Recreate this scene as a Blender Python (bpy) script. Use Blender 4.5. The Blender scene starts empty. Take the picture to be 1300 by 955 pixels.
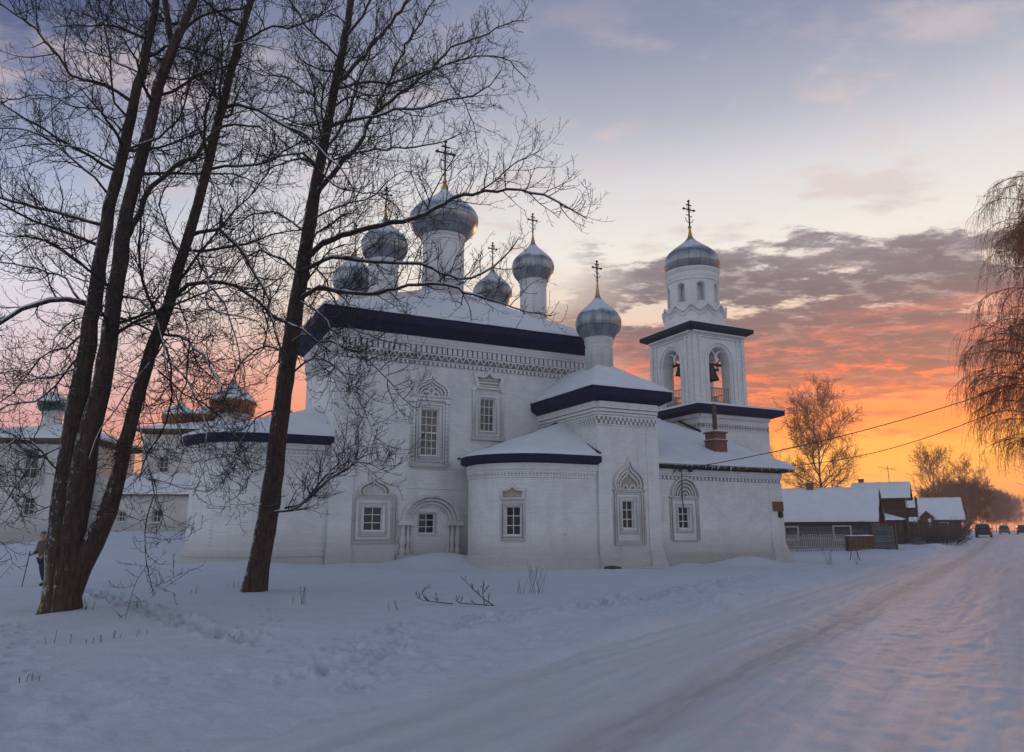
HAZE=0.0009
import bpy, bmesh, math, random
import numpy as np
from mathutils import Vector, Matrix, noise as mnoise
PI = math.pi
random.seed(11)
scene = bpy.context.scene
COL = scene.collection

# ------------------------------------------------------------------ helpers
class MB:
    """collects vertices and faces, then links them as ONE mesh object"""
    def __init__(s): s.v = []; s.f = []; s.uv = {}; s.m = []; s.mi = 0
    def add(s, vs, fs, uvs=None):
        o = len(s.v); s.v.extend([tuple(p) for p in vs])
        for k, f in enumerate(fs):
            if uvs: s.uv[len(s.f)] = uvs[k]
            s.f.append(tuple(i + o for i in f)); s.m.append(s.mi)
        return s
    def box(s, x0, x1, y0, y1, z0, z1):
        return s.add([(x0,y0,z0),(x1,y0,z0),(x1,y1,z0),(x0,y1,z0),(x0,y0,z1),(x1,y0,z1),(x1,y1,z1),(x0,y1,z1)],
              [(0,3,2,1),(4,5,6,7),(0,1,5,4),(1,2,6,5),(2,3,7,6),(3,0,4,7)])
    def prism(s, poly, y0, y1):
        """poly in (x,z), extruded along y; poly counter-clockwise seen from -y"""
        n = len(poly)
        vs = [(x,y0,z) for x,z in poly] + [(x,y1,z) for x,z in poly]
        fs = [tuple(range(n)), tuple(range(2*n-1, n-1, -1))]
        fs += [(i, i+n, (i+1)%n+n, (i+1)%n) for i in range(n)]
        return s.add(vs, fs)
    def band(s, outer, inner, y0, y1, closed=False):
        """strip between two (x,z) curves of equal length, thickness y0..y1"""
        n = len(outer); vs = []
        for (a, b) in zip(outer, inner):
            vs += [(a[0],y0,a[1]),(b[0],y0,b[1]),(b[0],y1,b[1]),(a[0],y1,a[1])]
        fs = []
        for i in range(n if closed else n-1):
            j = (i+1) % n; p, q = i*4, j*4
            fs += [(p,q,q+1,p+1),(p+1,q+1,q+2,p+2),(p+2,q+2,q+3,p+3),(p+3,q+3,q,p)]
        if not closed: fs += [(0,1,2,3),((n-1)*4+3,(n-1)*4+2,(n-1)*4+1,(n-1)*4)]
        return s.add(vs, fs)
    def frame(s, x0, x1, z0, z1, t, y0, y1):
        o = [(x0,z0),(x1,z0),(x1,z1),(x0,z1)]; i = [(x0+t,z0+t),(x1-t,z0+t),(x1-t,z1-t),(x0+t,z1-t)]
        return s.band(o, i, y0, y1, True)
    def lathe(s, prof, n=24, c=(0,0), gore=0.0, gn=16, a0=0, uvs=True):
        """prof = [(r,z)...]"""
        vs = []; fs = []; us = []
        L = [0.0]
        for (r0,z0),(r1,z1) in zip(prof, prof[1:]): L.append(L[-1]+math.hypot(r1-r0,z1-z0))
        for (r,z) in prof:
            for k in range(n):
                a = a0 + 2*PI*k/n
                rr = r*(1 + gore*(abs(math.sin(a*gn/2))-0.6))
                vs.append((c[0]+rr*math.cos(a), c[1]+rr*math.sin(a), z))
        for j in range(len(prof)-1):
            for k in range(n):
                k2 = (k+1)%n
                fs.append((j*n+k, j*n+k2, (j+1)*n+k2, (j+1)*n+k))
                us.append(((k/n,L[j]),((k+1)/n,L[j]),((k+1)/n,L[j+1]),(k/n,L[j+1])))
        s.add(vs, fs, us)
        return s
    def tube(s, pts, rs, sides=8, cap=True):
        pts = [Vector(p) for p in pts]; n = len(pts)
        if not hasattr(rs,'__len__'): rs = [rs]*n
        vs = []; fs = []; up = None
        for i in range(n):
            t = (pts[min(i+1,n-1)]-pts[max(i-1,0)]).normalized()
            if up is None:
                up = t.orthogonal().normalized()
            else:
                up = (up - t*up.dot(t));
                up = up.normalized() if up.length > 1e-6 else t.orthogonal().normalized()
            w = t.cross(up)
            for k in range(sides):
                a = 2*PI*k/sides; vs.append(tuple(pts[i] + (up*math.cos(a)+w*math.sin(a))*rs[i]))
        for i in range(n-1):
            for k in range(sides):
                k2 = (k+1)%sides; fs.append((i*sides+k, i*sides+k2, (i+1)*sides+k2, (i+1)*sides+k))
        if cap: fs += [tuple(range(sides-1,-1,-1)), tuple(range((n-1)*sides, n*sides))]
        return s.add(vs, fs)
    def build(s, name, mat, parent=None, smooth=False, M=None, loc=None, rot=None, bevel=0):
        me = bpy.data.meshes.new(name); me.from_pydata(s.v, [], s.f)
        if s.uv:
            uvl = me.uv_layers.new(name='UVMap')
            for fi, us in s.uv.items():
                for li, u in zip(me.polygons[fi].loop_indices, us): uvl.data[li].uv = u
        for m in (mat if isinstance(mat,(list,tuple)) else [mat]): me.materials.append(m)
        if isinstance(mat,(list,tuple)): me.polygons.foreach_set('material_index', s.m)
        if smooth is True: me.polygons.foreach_set('use_smooth', [True]*len(me.polygons))
        elif smooth: 
            me.polygons.foreach_set('use_smooth', [True]*len(me.polygons)); me.set_sharp_from_angle(angle=smooth)
        me.validate(); me.update()
        bm = bmesh.new(); bm.from_mesh(me); bmesh.ops.recalc_face_normals(bm, faces=bm.faces); bm.to_mesh(me); bm.free()
        o = bpy.data.objects.new(name, me); COL.objects.link(o)
        if parent: o.parent = parent
        if loc is not None: o.location = loc
        if rot is not None: o.rotation_euler = (0,0,rot)
        if bevel:
            b = o.modifiers.new('bevel','BEVEL'); b.width = bevel; b.segments = 2; b.limit_method = 'ANGLE'
        return o

def empty(name, loc=(0,0,0), rz=0, parent=None):
    o = bpy.data.objects.new(name, None); COL.objects.link(o); o.empty_display_size = .3
    o.location = loc; o.rotation_euler = (0,0,rz)
    if parent: o.parent = parent
    return o
def tag(o, label=None, cat=None, group=None, kind=None):
    if label: o['label'] = label
    if cat: o['category'] = cat
    if group: o['group'] = group
    if kind: o['kind'] = kind
    return o
def raw_mesh(name, V, F, mat, parent=None, smooth=True, kindidx=None):
    """numpy verts (n,3), quads (m,4)"""
    me = bpy.data.meshes.new(name)
    me.vertices.add(len(V)); me.vertices.foreach_set('co', np.asarray(V,dtype=np.float32).ravel())
    F = np.asarray(F, dtype=np.int32); k = F.shape[1]
    me.loops.add(F.size); me.loops.foreach_set('vertex_index', F.ravel())
    me.polygons.add(len(F)); me.polygons.foreach_set('loop_start', np.arange(0, F.size, k, dtype=np.int32))
    me.polygons.foreach_set('loop_total', np.full(len(F), k, dtype=np.int32))
    me.polygons.foreach_set('use_smooth', np.full(len(F), smooth))
    me.update(calc_edges=True); me.materials.append(mat)
    o = bpy.data.objects.new(name, me); COL.objects.link(o)
    if parent: o.parent = parent
    return o

# ------------------------------------------------------------------ materials
def newmat(name):
    m = bpy.data.materials.new(name); m.use_nodes = True
    nt = m.node_tree; b = nt.nodes['Principled BSDF']
    return m, nt, b
def N(nt, typ, **kw):
    n = nt.nodes.new(typ)
    for k, v in kw.items():
        if k in ('inputs',):
            for a, b in v.items(): n.inputs[a].default_value = b
        else: setattr(n, k, v)
    return n
def noise_node(nt, scale, detail=5, rough=.55, vec=None, stretch=None, coord='Object', w=0):
    tc = N(nt,'ShaderNodeTexCoord')
    src = tc.outputs[coord] if vec is None else vec
    if stretch:
        mp = N(nt,'ShaderNodeMapping'); mp.inputs['Scale'].default_value = stretch
        nt.links.new(src, mp.inputs['Vector']); src = mp.outputs[0]
    n = N(nt,'ShaderNodeTexNoise'); n.inputs['Scale'].default_value = scale
    n.inputs['Detail'].default_value = detail; n.inputs['Roughness'].default_value = rough
    nt.links.new(src, n.inputs['Vector'])
    return n.outputs['Fac']
def ramp(nt, fac, stops):
    r = N(nt,'ShaderNodeValToRGB'); e = r.color_ramp.elements
    while len(e) < len(stops): e.new(.5)
    for el, (p, c) in zip(e, stops):
        el.position = p; el.color = (*c, 1) if hasattr(c,'__len__') else (c,c,c,1)
    nt.links.new(fac, r.inputs[0]); return r.outputs[0]
def mix(nt, fac, a, b, typ='MIX'):
    m = N(nt,'ShaderNodeMix', data_type='RGBA', blend_type=typ)
    for s, v in ((m.inputs[0],fac),(m.inputs[6],a),(m.inputs[7],b)):
        if hasattr(v,'node'): nt.links.new(v, s)
        else: s.default_value = v if not hasattr(v,'__len__') or len(v)==4 else (*v,1)
    return m.outputs[2]
def mth(nt, op, a, b=0.0, clamp=False):
    m = N(nt,'ShaderNodeMath', operation=op, use_clamp=clamp)
    for s, v in zip(m.inputs, (a,b)):
        if hasattr(v,'node'): nt.links.new(v, s)
        else: s.default_value = v
    return m.outputs[0]
def bump(nt, b, h, strength=.3, dist=.02, chain=None):
    n = N(nt,'ShaderNodeBump'); n.inputs['Strength'].default_value = strength; n.inputs['Distance'].default_value = dist
    nt.links.new(h, n.inputs['Height'])
    if chain: nt.links.new(chain, n.inputs['Normal'])
    nt.links.new(n.outputs[0], b.inputs['Normal']); return n.outputs[0]
def simple(name, col, rough=.7, metal=0, nscale=6, var=.25, bmp=.15, stretch=None):
    m, nt, b = newmat(name)
    f = noise_node(nt, nscale, 6, .6, stretch=stretch)
    c = ramp(nt, f, [(.3, tuple(x*(1-var) for x in col)), (.7, tuple(min(1,x*(1+var)) for x in col))])
    nt.links.new(c, b.inputs['Base Color']); b.inputs['Roughness'].default_value = rough; b.inputs['Metallic'].default_value = metal
    if bmp: bump(nt, b, f, bmp, .02)
    return m
def normal_z(nt):
    g = N(nt,'ShaderNodeNewGeometry'); s = N(nt,'ShaderNodeSeparateXYZ'); nt.links.new(g.outputs['Normal'], s.inputs[0])
    return s

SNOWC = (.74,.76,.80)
def plaster(name, base=(.80,.81,.82), worn=.03):
    m, nt, b = newmat(name)
    tc = N(nt,'ShaderNodeTexCoord'); sp = N(nt,'ShaderNodeSeparateXYZ'); nt.links.new(tc.outputs['Object'], sp.inputs[0])
    cb = N(nt,'ShaderNodeCombineXYZ'); nt.links.new(mth(nt,'ADD',sp.outputs[0],sp.outputs[1]), cb.inputs[0]); nt.links.new(sp.outputs[2], cb.inputs[1])
    br = N(nt,'ShaderNodeTexBrick'); nt.links.new(cb.outputs[0], br.inputs['Vector'])
    br.inputs['Scale'].default_value = 1; br.inputs['Brick Width'].default_value = .30; br.inputs['Row Height'].default_value = .09
    br.inputs['Mortar Size'].default_value = .008; br.inputs['Mortar Smooth'].default_value = .8
    br.inputs['Color1'].default_value = (1,1,1,1); br.inputs['Color2'].default_value = (.86,.86,.86,1); br.inputs['Mortar'].default_value = (.62,.62,.62,1)
    n1 = noise_node(nt, .7, 8, .62); n2 = noise_node(nt, 6, 6, .6); n3 = noise_node(nt, 1.4, 8, .65, stretch=(1,1,.22))
    c = ramp(nt, n1, [(.3, tuple(x*.86 for x in base)), (.52, base), (.8, tuple(min(1,x*1.08) for x in base))])
    c = mix(nt, .65, c, br.outputs['Color'], 'MULTIPLY')
    streak = ramp(nt, n3, [(.54,0),(.74,.32)])
    c = mix(nt, streak, c, (.36,.33,.31))
    wn = noise_node(nt, 1.9, 9, .7)
    wm = ramp(nt, wn, [(.66-worn,0),(.72-worn,1)])
    spk = ramp(nt, n2, [(.45,0),(.6,1)])
    wm2 = mth(nt,'MULTIPLY', wm, spk)
    brick = mix(nt, n2, (.28,.17,.12), (.42,.33,.27))
    c = mix(nt, mth(nt,'MULTIPLY',wm2,.55), c, brick)
    # damp splash stains low on the wall
    lowz = mth(nt,'SUBTRACT', 1.0, mth(nt,'DIVIDE', mth(nt,'ADD', sp.outputs[2], mth(nt,'MULTIPLY',n1,-1.2)), 1.3), True)
    c = mix(nt, mth(nt,'MULTIPLY',lowz,.55), c, (.30,.28,.265))
    nt.links.new(c, b.inputs['Base Color']); b.inputs['Roughness'].default_value = .92
    h = mth(nt,'ADD', mth(nt,'MULTIPLY',br.outputs['Fac'],-.6), mth(nt,'MULTIPLY',n2,.9))
    bump(nt, b, h, .9, .02)
    return m
def snow_mat(name, col=SNOWC, sc=1.0, track=0, bd=.03):
    m, nt, b = newmat(name)
    n1 = noise_node(nt, 1.3*sc, 8, .6); n2 = noise_node(nt, 14*sc, 6, .65); n3 = noise_node(nt, 90, 3, .6)
    c = ramp(nt, n1, [(.3, tuple(x*.9 for x in col)), (.7, col)])
    nt.links.new(c, b.inputs['Base Color']); b.inputs['Roughness'].default_value = .75
    b.inputs['Subsurface Weight'].default_value = 0
    h = mth(nt,'ADD', n2, mth(nt,'MULTIPLY',n3,.25)); bump(nt, b, h, .8, bd)
    return m
def bark(name, dark=(.012,.008,.006), light=(.105,.058,.038), snow=.5, moss=False, west=0.0):
    m, nt, b = newmat(name)
    n1 = noise_node(nt, 5, 8, .65, stretch=(3,3,.6)); n2 = noise_node(nt, 22, 6, .6, stretch=(1,1,.5)); n3 = noise_node(nt, 3.1, 8, .7)
    c = ramp(nt, n1, [(.35,dark),(.7,light)])
    s = normal_z(nt)
    if moss:
        tc = N(nt,'ShaderNodeTexCoord'); sp = N(nt,'ShaderNodeSeparateXYZ'); nt.links.new(tc.outputs['Object'], sp.inputs[0])
        low = mth(nt,'SUBTRACT',1.0, mth(nt,'DIVIDE',sp.outputs[2],1.5),True)
        side = mth(nt,'MULTIPLY', mth(nt,'SUBTRACT', mth(nt,'MULTIPLY',s.outputs[0],-1), .15), 3, True)
        mm = mth(nt,'MULTIPLY', mth(nt,'MULTIPLY',low,side), ramp(nt,n3,[(.4,0),(.5,1)]))
        c = mix(nt, mth(nt,'MULTIPLY',mm,1.6,True), c, (.22,.17,.03))
    if snow:
        f = mth(nt,'ADD', mth(nt,'SUBTRACT', s.outputs[2], snow), mth(nt,'MULTIPLY', mth(nt,'SUBTRACT',n3,.5), 1.4))
        f = mth(nt,'MULTIPLY', f, 6, True)
        c = mix(nt, f, c, (.55,.58,.64))
        if west:
            g = mth(nt,'ADD', mth(nt,'MULTIPLY', s.outputs[0], -.5), mth(nt,'MULTIPLY', mth(nt,'SUBTRACT',n2,.5), 1.9))
            g = mth(nt,'ADD', g, mth(nt,'MULTIPLY', mth(nt,'SUBTRACT',n3,.5), 2.0))
            g = mth(nt,'MULTIPLY', mth(nt,'SUBTRACT', g, west), 5, True)
            c = mix(nt, g, c, (.42,.45,.52))
    nt.links.new(c, b.inputs['Base Color']); b.inputs['Roughness'].default_value = .9
    bump(nt, b, mth(nt,'ADD',n1,mth(nt,'MULTIPLY',n2,.5)), 1.0, .08)
    return m
def dome_metal(name, c1=(.19,.23,.26), c2=(.32,.37,.40), metal=.7, snow=.44, rowh=.75, cols=16):
    m, nt, b = newmat(name)
    uv = N(nt,'ShaderNodeUVMap'); sp = N(nt,'ShaderNodeSeparateXYZ'); nt.links.new(uv.outputs[0], sp.inputs[0])
    cb = N(nt,'ShaderNodeCombineXYZ'); nt.links.new(mth(nt,'MULTIPLY',sp.outputs[0],float(cols)), cb.inputs[0]); nt.links.new(mth(nt,'DIVIDE',sp.outputs[1],rowh), cb.inputs[1])
    br = N(nt,'ShaderNodeTexBrick'); nt.links.new(cb.outputs[0], br.inputs['Vector'])
    br.offset = .0; br.inputs['Scale'].default_value = 1; br.inputs['Brick Width'].default_value = 1; br.inputs['Row Height'].default_value = 1
    br.inputs['Mortar Size'].default_value = .022; br.inputs['Mortar Smooth'].default_value = .1
    br.inputs['Color1'].default_value = (*c1,1); br.inputs['Color2'].default_value = (*c2,1); br.inputs['Mortar'].default_value = (.05,.055,.06,1)
    n1 = noise_node(nt, 2.3, 7, .65)
    c = mix(nt, ramp(nt,n1,[(.4,0),(.7,.5)]), br.outputs['Color'], (.20,.16,.13))
    s = normal_z(nt)
    f = mth(nt,'ADD', mth(nt,'SUBTRACT', s.outputs[2], snow), mth(nt,'MULTIPLY', mth(nt,'SUBTRACT',n1,.5), .7))
    f = mth(nt,'MULTIPLY', f, 5, True)
    f = mth(nt,'MULTIPLY', f, mth(nt,'SUBTRACT',1.0,mth(nt,'MULTIPLY',br.outputs['Fac'],.35)))
    c = mix(nt, f, c, (.60,.64,.70))
    nt.links.new(c, b.inputs['Base Color'])
    nt.links.new(mth(nt,'MULTIPLY', mth(nt,'SUBTRACT',1.0,f), metal), b.inputs['Metallic'])
    nt.links.new(mth(nt,'ADD', .30, mth(nt,'MULTIPLY',f,.5)), b.inputs['Roughness'])
    bump(nt, b, br.outputs['Fac'], .4, .02)
    return m
def navy_mat(name, col=(.005,.011,.045)):
    m, nt, b = newmat(name)
    n1 = noise_node(nt, 3, 6, .6)
    tc = N(nt,'ShaderNodeTexCoord'); sp = N(nt,'ShaderNodeSeparateXYZ'); nt.links.new(tc.outputs['Object'], sp.inputs[0])
    w = N(nt,'ShaderNodeTexWave'); w.inputs['Scale'].default_value = 1.1; w.bands_direction='X'
    cb = N(nt,'ShaderNodeCombineXYZ'); nt.links.new(mth(nt,'ADD',sp.outputs[0],sp.outputs[1]), cb.inputs[0]); nt.links.new(cb.outputs[0], w.inputs['Vector'])
    seam = ramp(nt, w.outputs['Fac'], [(0,0),(.06,1)])
    c = ramp(nt, n1, [(.3,tuple(x*.6 for x in col)),(.7,tuple(x*1.6 for x in col))])
    c = mix(nt, seam, (.002,.003,.008), c)
    nt.links.new(c, b.inputs['Base Color']); b.inputs['Roughness'].default_value = .65; b.inputs['Specular IOR Level'].default_value = .25
    bump(nt, b, seam, .4, .02)
    return m
M = {}
M['wall'] = plaster('whitewashed_brick')
M['wall_worn'] = plaster('worn_whitewashed_brick', (.72,.71,.69), .12)
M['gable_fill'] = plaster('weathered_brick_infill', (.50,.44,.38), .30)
M['frieze_shade'] = plaster('shade_and_grime_frieze', (.30,.28,.27), .05)  # cornice recess shade, with some grime, put into a dark base colour
M['old_wall'] = plaster('old_plaster', (.68,.66,.64), .06)
M['snow'] = snow_mat('fresh_snow')
M['roof_snow'] = snow_mat('roof_snow', (.72,.75,.80))
M['navy'] = navy_mat('navy_painted_metal')
M['teal'] = navy_mat('teal_painted_metal', (.004,.026,.042))
M['dome'] = dome_metal('dome_sheet_metal')
M['dome_tower'] = dome_metal('tower_dome_sheet_metal', snow=.62)
M['gold'] = simple('weathered_gilding', (.42,.25,.07), .35, .9, 8, .3, .1)
M['iron'] = simple('black_iron', (.035,.033,.032), .5, .6, 10, .3, .1)
M['bronze'] = simple('dark_bronze', (.06,.045,.03), .4, .8, 10, .3, .1)
M['whitepaint'] = simple('white_paint', (.70,.70,.70), .5, 0, 20, .08, .05)
m, nt, b = newmat('dark_window_glass')
nn = noise_node(nt, 3, 3, .5); nt.links.new(ramp(nt,nn,[(.3,(.006,.008,.012)),(.7,(.022,.026,.034))]), b.inputs['Base Color'])
b.inputs['Roughness'].default_value = .08; b.inputs['Specular IOR Level'].default_value = .5; bump(nt,b,nn,.05,.01); M['glass'] = m
m, nt, b = newmat('curtained_window_glass')
nn = noise_node(nt, 2, 5, .6, stretch=(3,3,1)); nt.links.new(ramp(nt,nn,[(.35,(.055,.055,.052)),(.65,(.16,.15,.135))]), b.inputs['Base Color'])
b.inputs['Roughness'].default_value = .15; M['glass_pale'] = m
def brick_mat(name, c1, c2, mortar=(.35,.33,.31)):
    m, nt, b = newmat(name)
    tc = N(nt,'ShaderNodeTexCoord'); sp = N(nt,'ShaderNodeSeparateXYZ'); nt.links.new(tc.outputs['Object'], sp.inputs[0])
    cb = N(nt,'ShaderNodeCombineXYZ'); nt.links.new(mth(nt,'ADD',sp.outputs[0],sp.outputs[1]), cb.inputs[0]); nt.links.new(sp.outputs[2], cb.inputs[1])
    br = N(nt,'ShaderNodeTexBrick'); nt.links.new(cb.outputs[0], br.inputs['Vector'])
    br.inputs['Scale'].default_value = 1; br.inputs['Brick Width'].default_value = .26; br.inputs['Row Height'].default_value = .085
    br.inputs['Mortar Size'].default_value = .01
    br.inputs['Color1'].default_value = (*c1,1); br.inputs['Color2'].default_value = (*c2,1); br.inputs['Mortar'].default_value = (*mortar,1)
    n1 = noise_node(nt, 4, 6, .6)
    c = mix(nt, .5, br.outputs['Color'], ramp(nt,n1,[(.3,.45),(.7,1.0)]), 'MULTIPLY')
    nt.links.new(c, b.inputs['Base Color']); b.inputs['Roughness'].default_value = .9
    bump(nt, b, br.outputs['Fac'], -.5, .02)
    return m
M['brick'] = brick_mat('red_brick', (.26,.085,.05), (.18,.06,.04), (.20,.16,.13))
def boards(name, col, w=.14, axis='v', var=.35):
    m, nt, b = newmat(name)
    tc = N(nt,'ShaderNodeTexCoord'); sp = N(nt,'ShaderNodeSeparateXYZ'); nt.links.new(tc.outputs['Object'], sp.inputs[0])
    h = mth(nt,'ADD',sp.outputs[0],sp.outputs[1]); 
    cb = N(nt,'ShaderNodeCombineXYZ')
    a, c_ = (sp.outputs[2], h) if axis == 'v' else (h, sp.outputs[2])
    nt.links.new(a, cb.inputs[0]); nt.links.new(c_, cb.inputs[1])
    br = N(nt,'ShaderNodeTexBrick'); nt.links.new(cb.outputs[0], br.inputs['Vector'])
    br.inputs['Scale'].default_value = 1; br.inputs['Brick Width'].default_value = 4.3; br.inputs['Row Height'].default_value = w
    br.inputs['Mortar Size'].default_value = .012; br.inputs['Color1'].default_value = (*[x*(1-var) for x in col],1)
    br.inputs['Color2'].default_value = (*[x*(1+var) for x in col],1); br.inputs['Mortar'].default_value = (*[x*.2 for x in col],1)
    n1 = noise_node(nt, 6, 6, .6)
    c = mix(nt, .6, br.outputs['Color'], ramp(nt,n1,[(.3,.5),(.7,1.0)]), 'MULTIPLY')
    nt.links.new(c, b.inputs['Base Color']); b.inputs['Roughness'].default_value = .85
    bump(nt, b, br.outputs['Fac'], -.6, .02)
    return m
M['greyboards'] = boards('grey_weathered_boards', (.13,.14,.15), .18, 'h')
M['brownboards'] = boards('brown_weathered_boards', (.14,.08,.05), .14, 'v')
M['brownlogs'] = boards('dark_brown_logs', (.10,.055,.035), .24, 'h')
M['picket'] = simple('grey_picket_wood', (.30,.29,.29), .9, 0, 10, .3, .2, stretch=(2,2,.3))
M['bark1'] = bark('dark_bark_with_moss', snow=.75, moss=True, west=.32)
M['bark2'] = bark('dark_bark', snow=.75, west=.42)
M['limb'] = bark('limb_bark', snow=.25)
M['twig'] = bark('twig_bark', (.010,.007,.006), (.026,.017,.013), snow=.86)
M['birchbark'] = bark('birch_bark', (.05,.045,.04), (.33,.30,.27), snow=.9)
M['birchtwig'] = simple('birch_twig', (.27,.09,.04), .8, 0, 5, .3, 0)
M['fartwig'] = simple('far_twig', (.27,.12,.065), .8, 0, 5, .3, 0)
M['weed'] = simple('dry_weed', (.07,.055,.04), .9, 0, 10, .3, 0)
M['bush'] = simple('bush_twig', (.10,.075,.07), .9, 0, 5, .35, 0)

# ------------------------------------------------------------------ walls with openings
def panel(mb, mapf, s0, s1, z0, z1, holes=(), depth=.3, ds=1.2, back=False, thick=None):
    """wall sheet mapf(s, z, d) with openings (sa, sb, za, zb, rise); reveals go in by depth"""
    br = {s0, s1}
    n = max(1, int(math.ceil((s1-s0)/ds)))
    for i in range(1, n): br.add(s0 + (s1-s0)*i/n)
    for (sa, sb, za, zb, rise) in holes:
        k = 10 if rise else 1
        br = {b for b in br if not (sa-.02 < b < sb+.02)}
        for i in range(k+1): br.add(sa + (sb-sa)*(.5-.5*math.cos(PI*i/k)) if rise else sa+(sb-sa)*i)
    br = sorted(br)
    def top(h, s):
        sa, sb, za, zb, rise = h
        if not rise: return zb
        q = (s-(sa+sb)/2)/((sb-sa)/2)
        return zb + rise*math.sqrt(max(0, 1-q*q))
    def q(p, sgn=1):
        o = len(mb.v); mb.v.extend(p); mb.f.append(tuple(range(o, o+len(p)))); mb.m.append(mb.mi)
    for a, b in zip(br, br[1:]):
        if b-a < 1e-5: continue
        mid = (a+b)/2
        hs = sorted([h for h in holes if h[0] < mid < h[1]], key=lambda h: h[2])
        for D in ([0, depth] if thick else [0]):
            za_ = (z0, z0)
            for h in hs:
                q([mapf(a,za_[0],D), mapf(b,za_[1],D), mapf(b,h[2],D), mapf(a,h[2],D)])
                za_ = (top(h,a), top(h,b))
            q([mapf(a,za_[0],D), mapf(b,za_[1],D), mapf(b,z1,D), mapf(a,z1,D)])
        for h in hs:
            q([mapf(a,h[2],0), mapf(b,h[2],0), mapf(b,h[2],depth), mapf(a,h[2],depth)])
            q([mapf(a,top(h,a),0), mapf(b,top(h,b),0), mapf(b,top(h,b),depth), mapf(a,top(h,a),depth)])
    for h in holes:
        for s in (h[0], h[1]):
            q([mapf(s,h[2],0), mapf(s,h[3],0), mapf(s,h[3],depth), mapf(s,h[2],depth)])

class Path:
    """plan polyline with outward normal on its right hand side"""
    def __init__(s, pts):
        s.p = [Vector((a,b)) for a,b in pts]; s.L = [0]
        for a,b in zip(s.p, s.p[1:]): s.L.append(s.L[-1]+(b-a).length)
        s.len = s.L[-1]
        s.nv = []
        n = len(s.p)
        for i in range(n):
            t = (s.p[min(i+1,n-1)]-s.p[max(i-1,0)]).normalized(); s.nv.append(Vector((t.y,-t.x)))
    def at(s, d, off=0):
        d = max(0,min(s.len,d))
        for i in range(len(s.L)-1):
            if d <= s.L[i+1]+1e-9: break
        t = (d-s.L[i])/max(1e-9,(s.L[i+1]-s.L[i]))
        p = s.p[i].lerp(s.p[i+1], t); n = s.nv[i].lerp(s.nv[i+1], t).normalized()
        return p + n*off, n
    def f(s, d, z, dep):
        p, n = s.at(d, -dep); return (p.x, p.y, z)
def sweep(mb, path, d0, d1, prof, ds=.5, off=0):
    """prof = closed (offset,z) section swept along the path"""
    n = max(1,int(math.ceil((d1-d0)/ds))); k = len(prof); vs = []; fs = []
    for i in range(n+1):
        for (o,z) in prof:
            p,_ = path.at(d0+(d1-d0)*i/n, o+off); vs.append((p.x,p.y,z))
    for i in range(n):
        for j in range(k):
            j2=(j+1)%k; fs.append((i*k+j,(i+1)*k+j,(i+1)*k+j2,i*k+j2))
    fs += [tuple(range(k)), tuple(range((n+1)*k-1, n*k-1, -1))]
    mb.add(vs, fs)
def rect_prof(o0,o1,z0,z1): return [(o0,z0),(o1,z0),(o1,z1),(o0,z1)]
def obox(mb, path, d, w, o0, o1, z0, z1):
    p,n = path.at(d); t = Vector((-n.y,n.x))
    vs=[]
    for z in (z0,z1):
        for (a,o) in ((-w/2,o0),(w/2,o0),(w/2,o1),(-w/2,o1)):
            c = p+t*a+n*o; vs.append((c.x,c.y,z))
    mb.add(vs,[(0,1,2,3),(4,7,6,5),(0,4,5,1),(1,5,6,2),(2,6,7,3),(3,7,4,0)])
def otri(mb, path, d, w, o0, o1, z0, z1, t_=.05):
    """one V of the zigzag string course"""
    p,n = path.at(d); t = Vector((-n.y,n.x))
    for sgn in (-1,1):
        a0, a1 = sgn*w/2, 0
        vs=[]
        for (a,z) in ((a0,z1),(a0+(-sgn)*t_*1.6,z1),(a1,z0+t_),(a1,z0)):
            for o in (o0,o1):
                c=p+t*a+n*o; vs.append((c.x,c.y,z))
        mb.add(vs,[(0,2,4,6),(1,7,5,3),(0,1,3,2),(2,3,5,4),(4,5,7,6),(6,7,1,0)])
def dentils(mb, path, d0, d1, step, w, o0, o1, z0, z1):
    n = int((d1-d0)/step)
    for i in range(n): obox(mb, path, d0+step*(i+.5), w, o0, o1, z0, z1)

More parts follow.
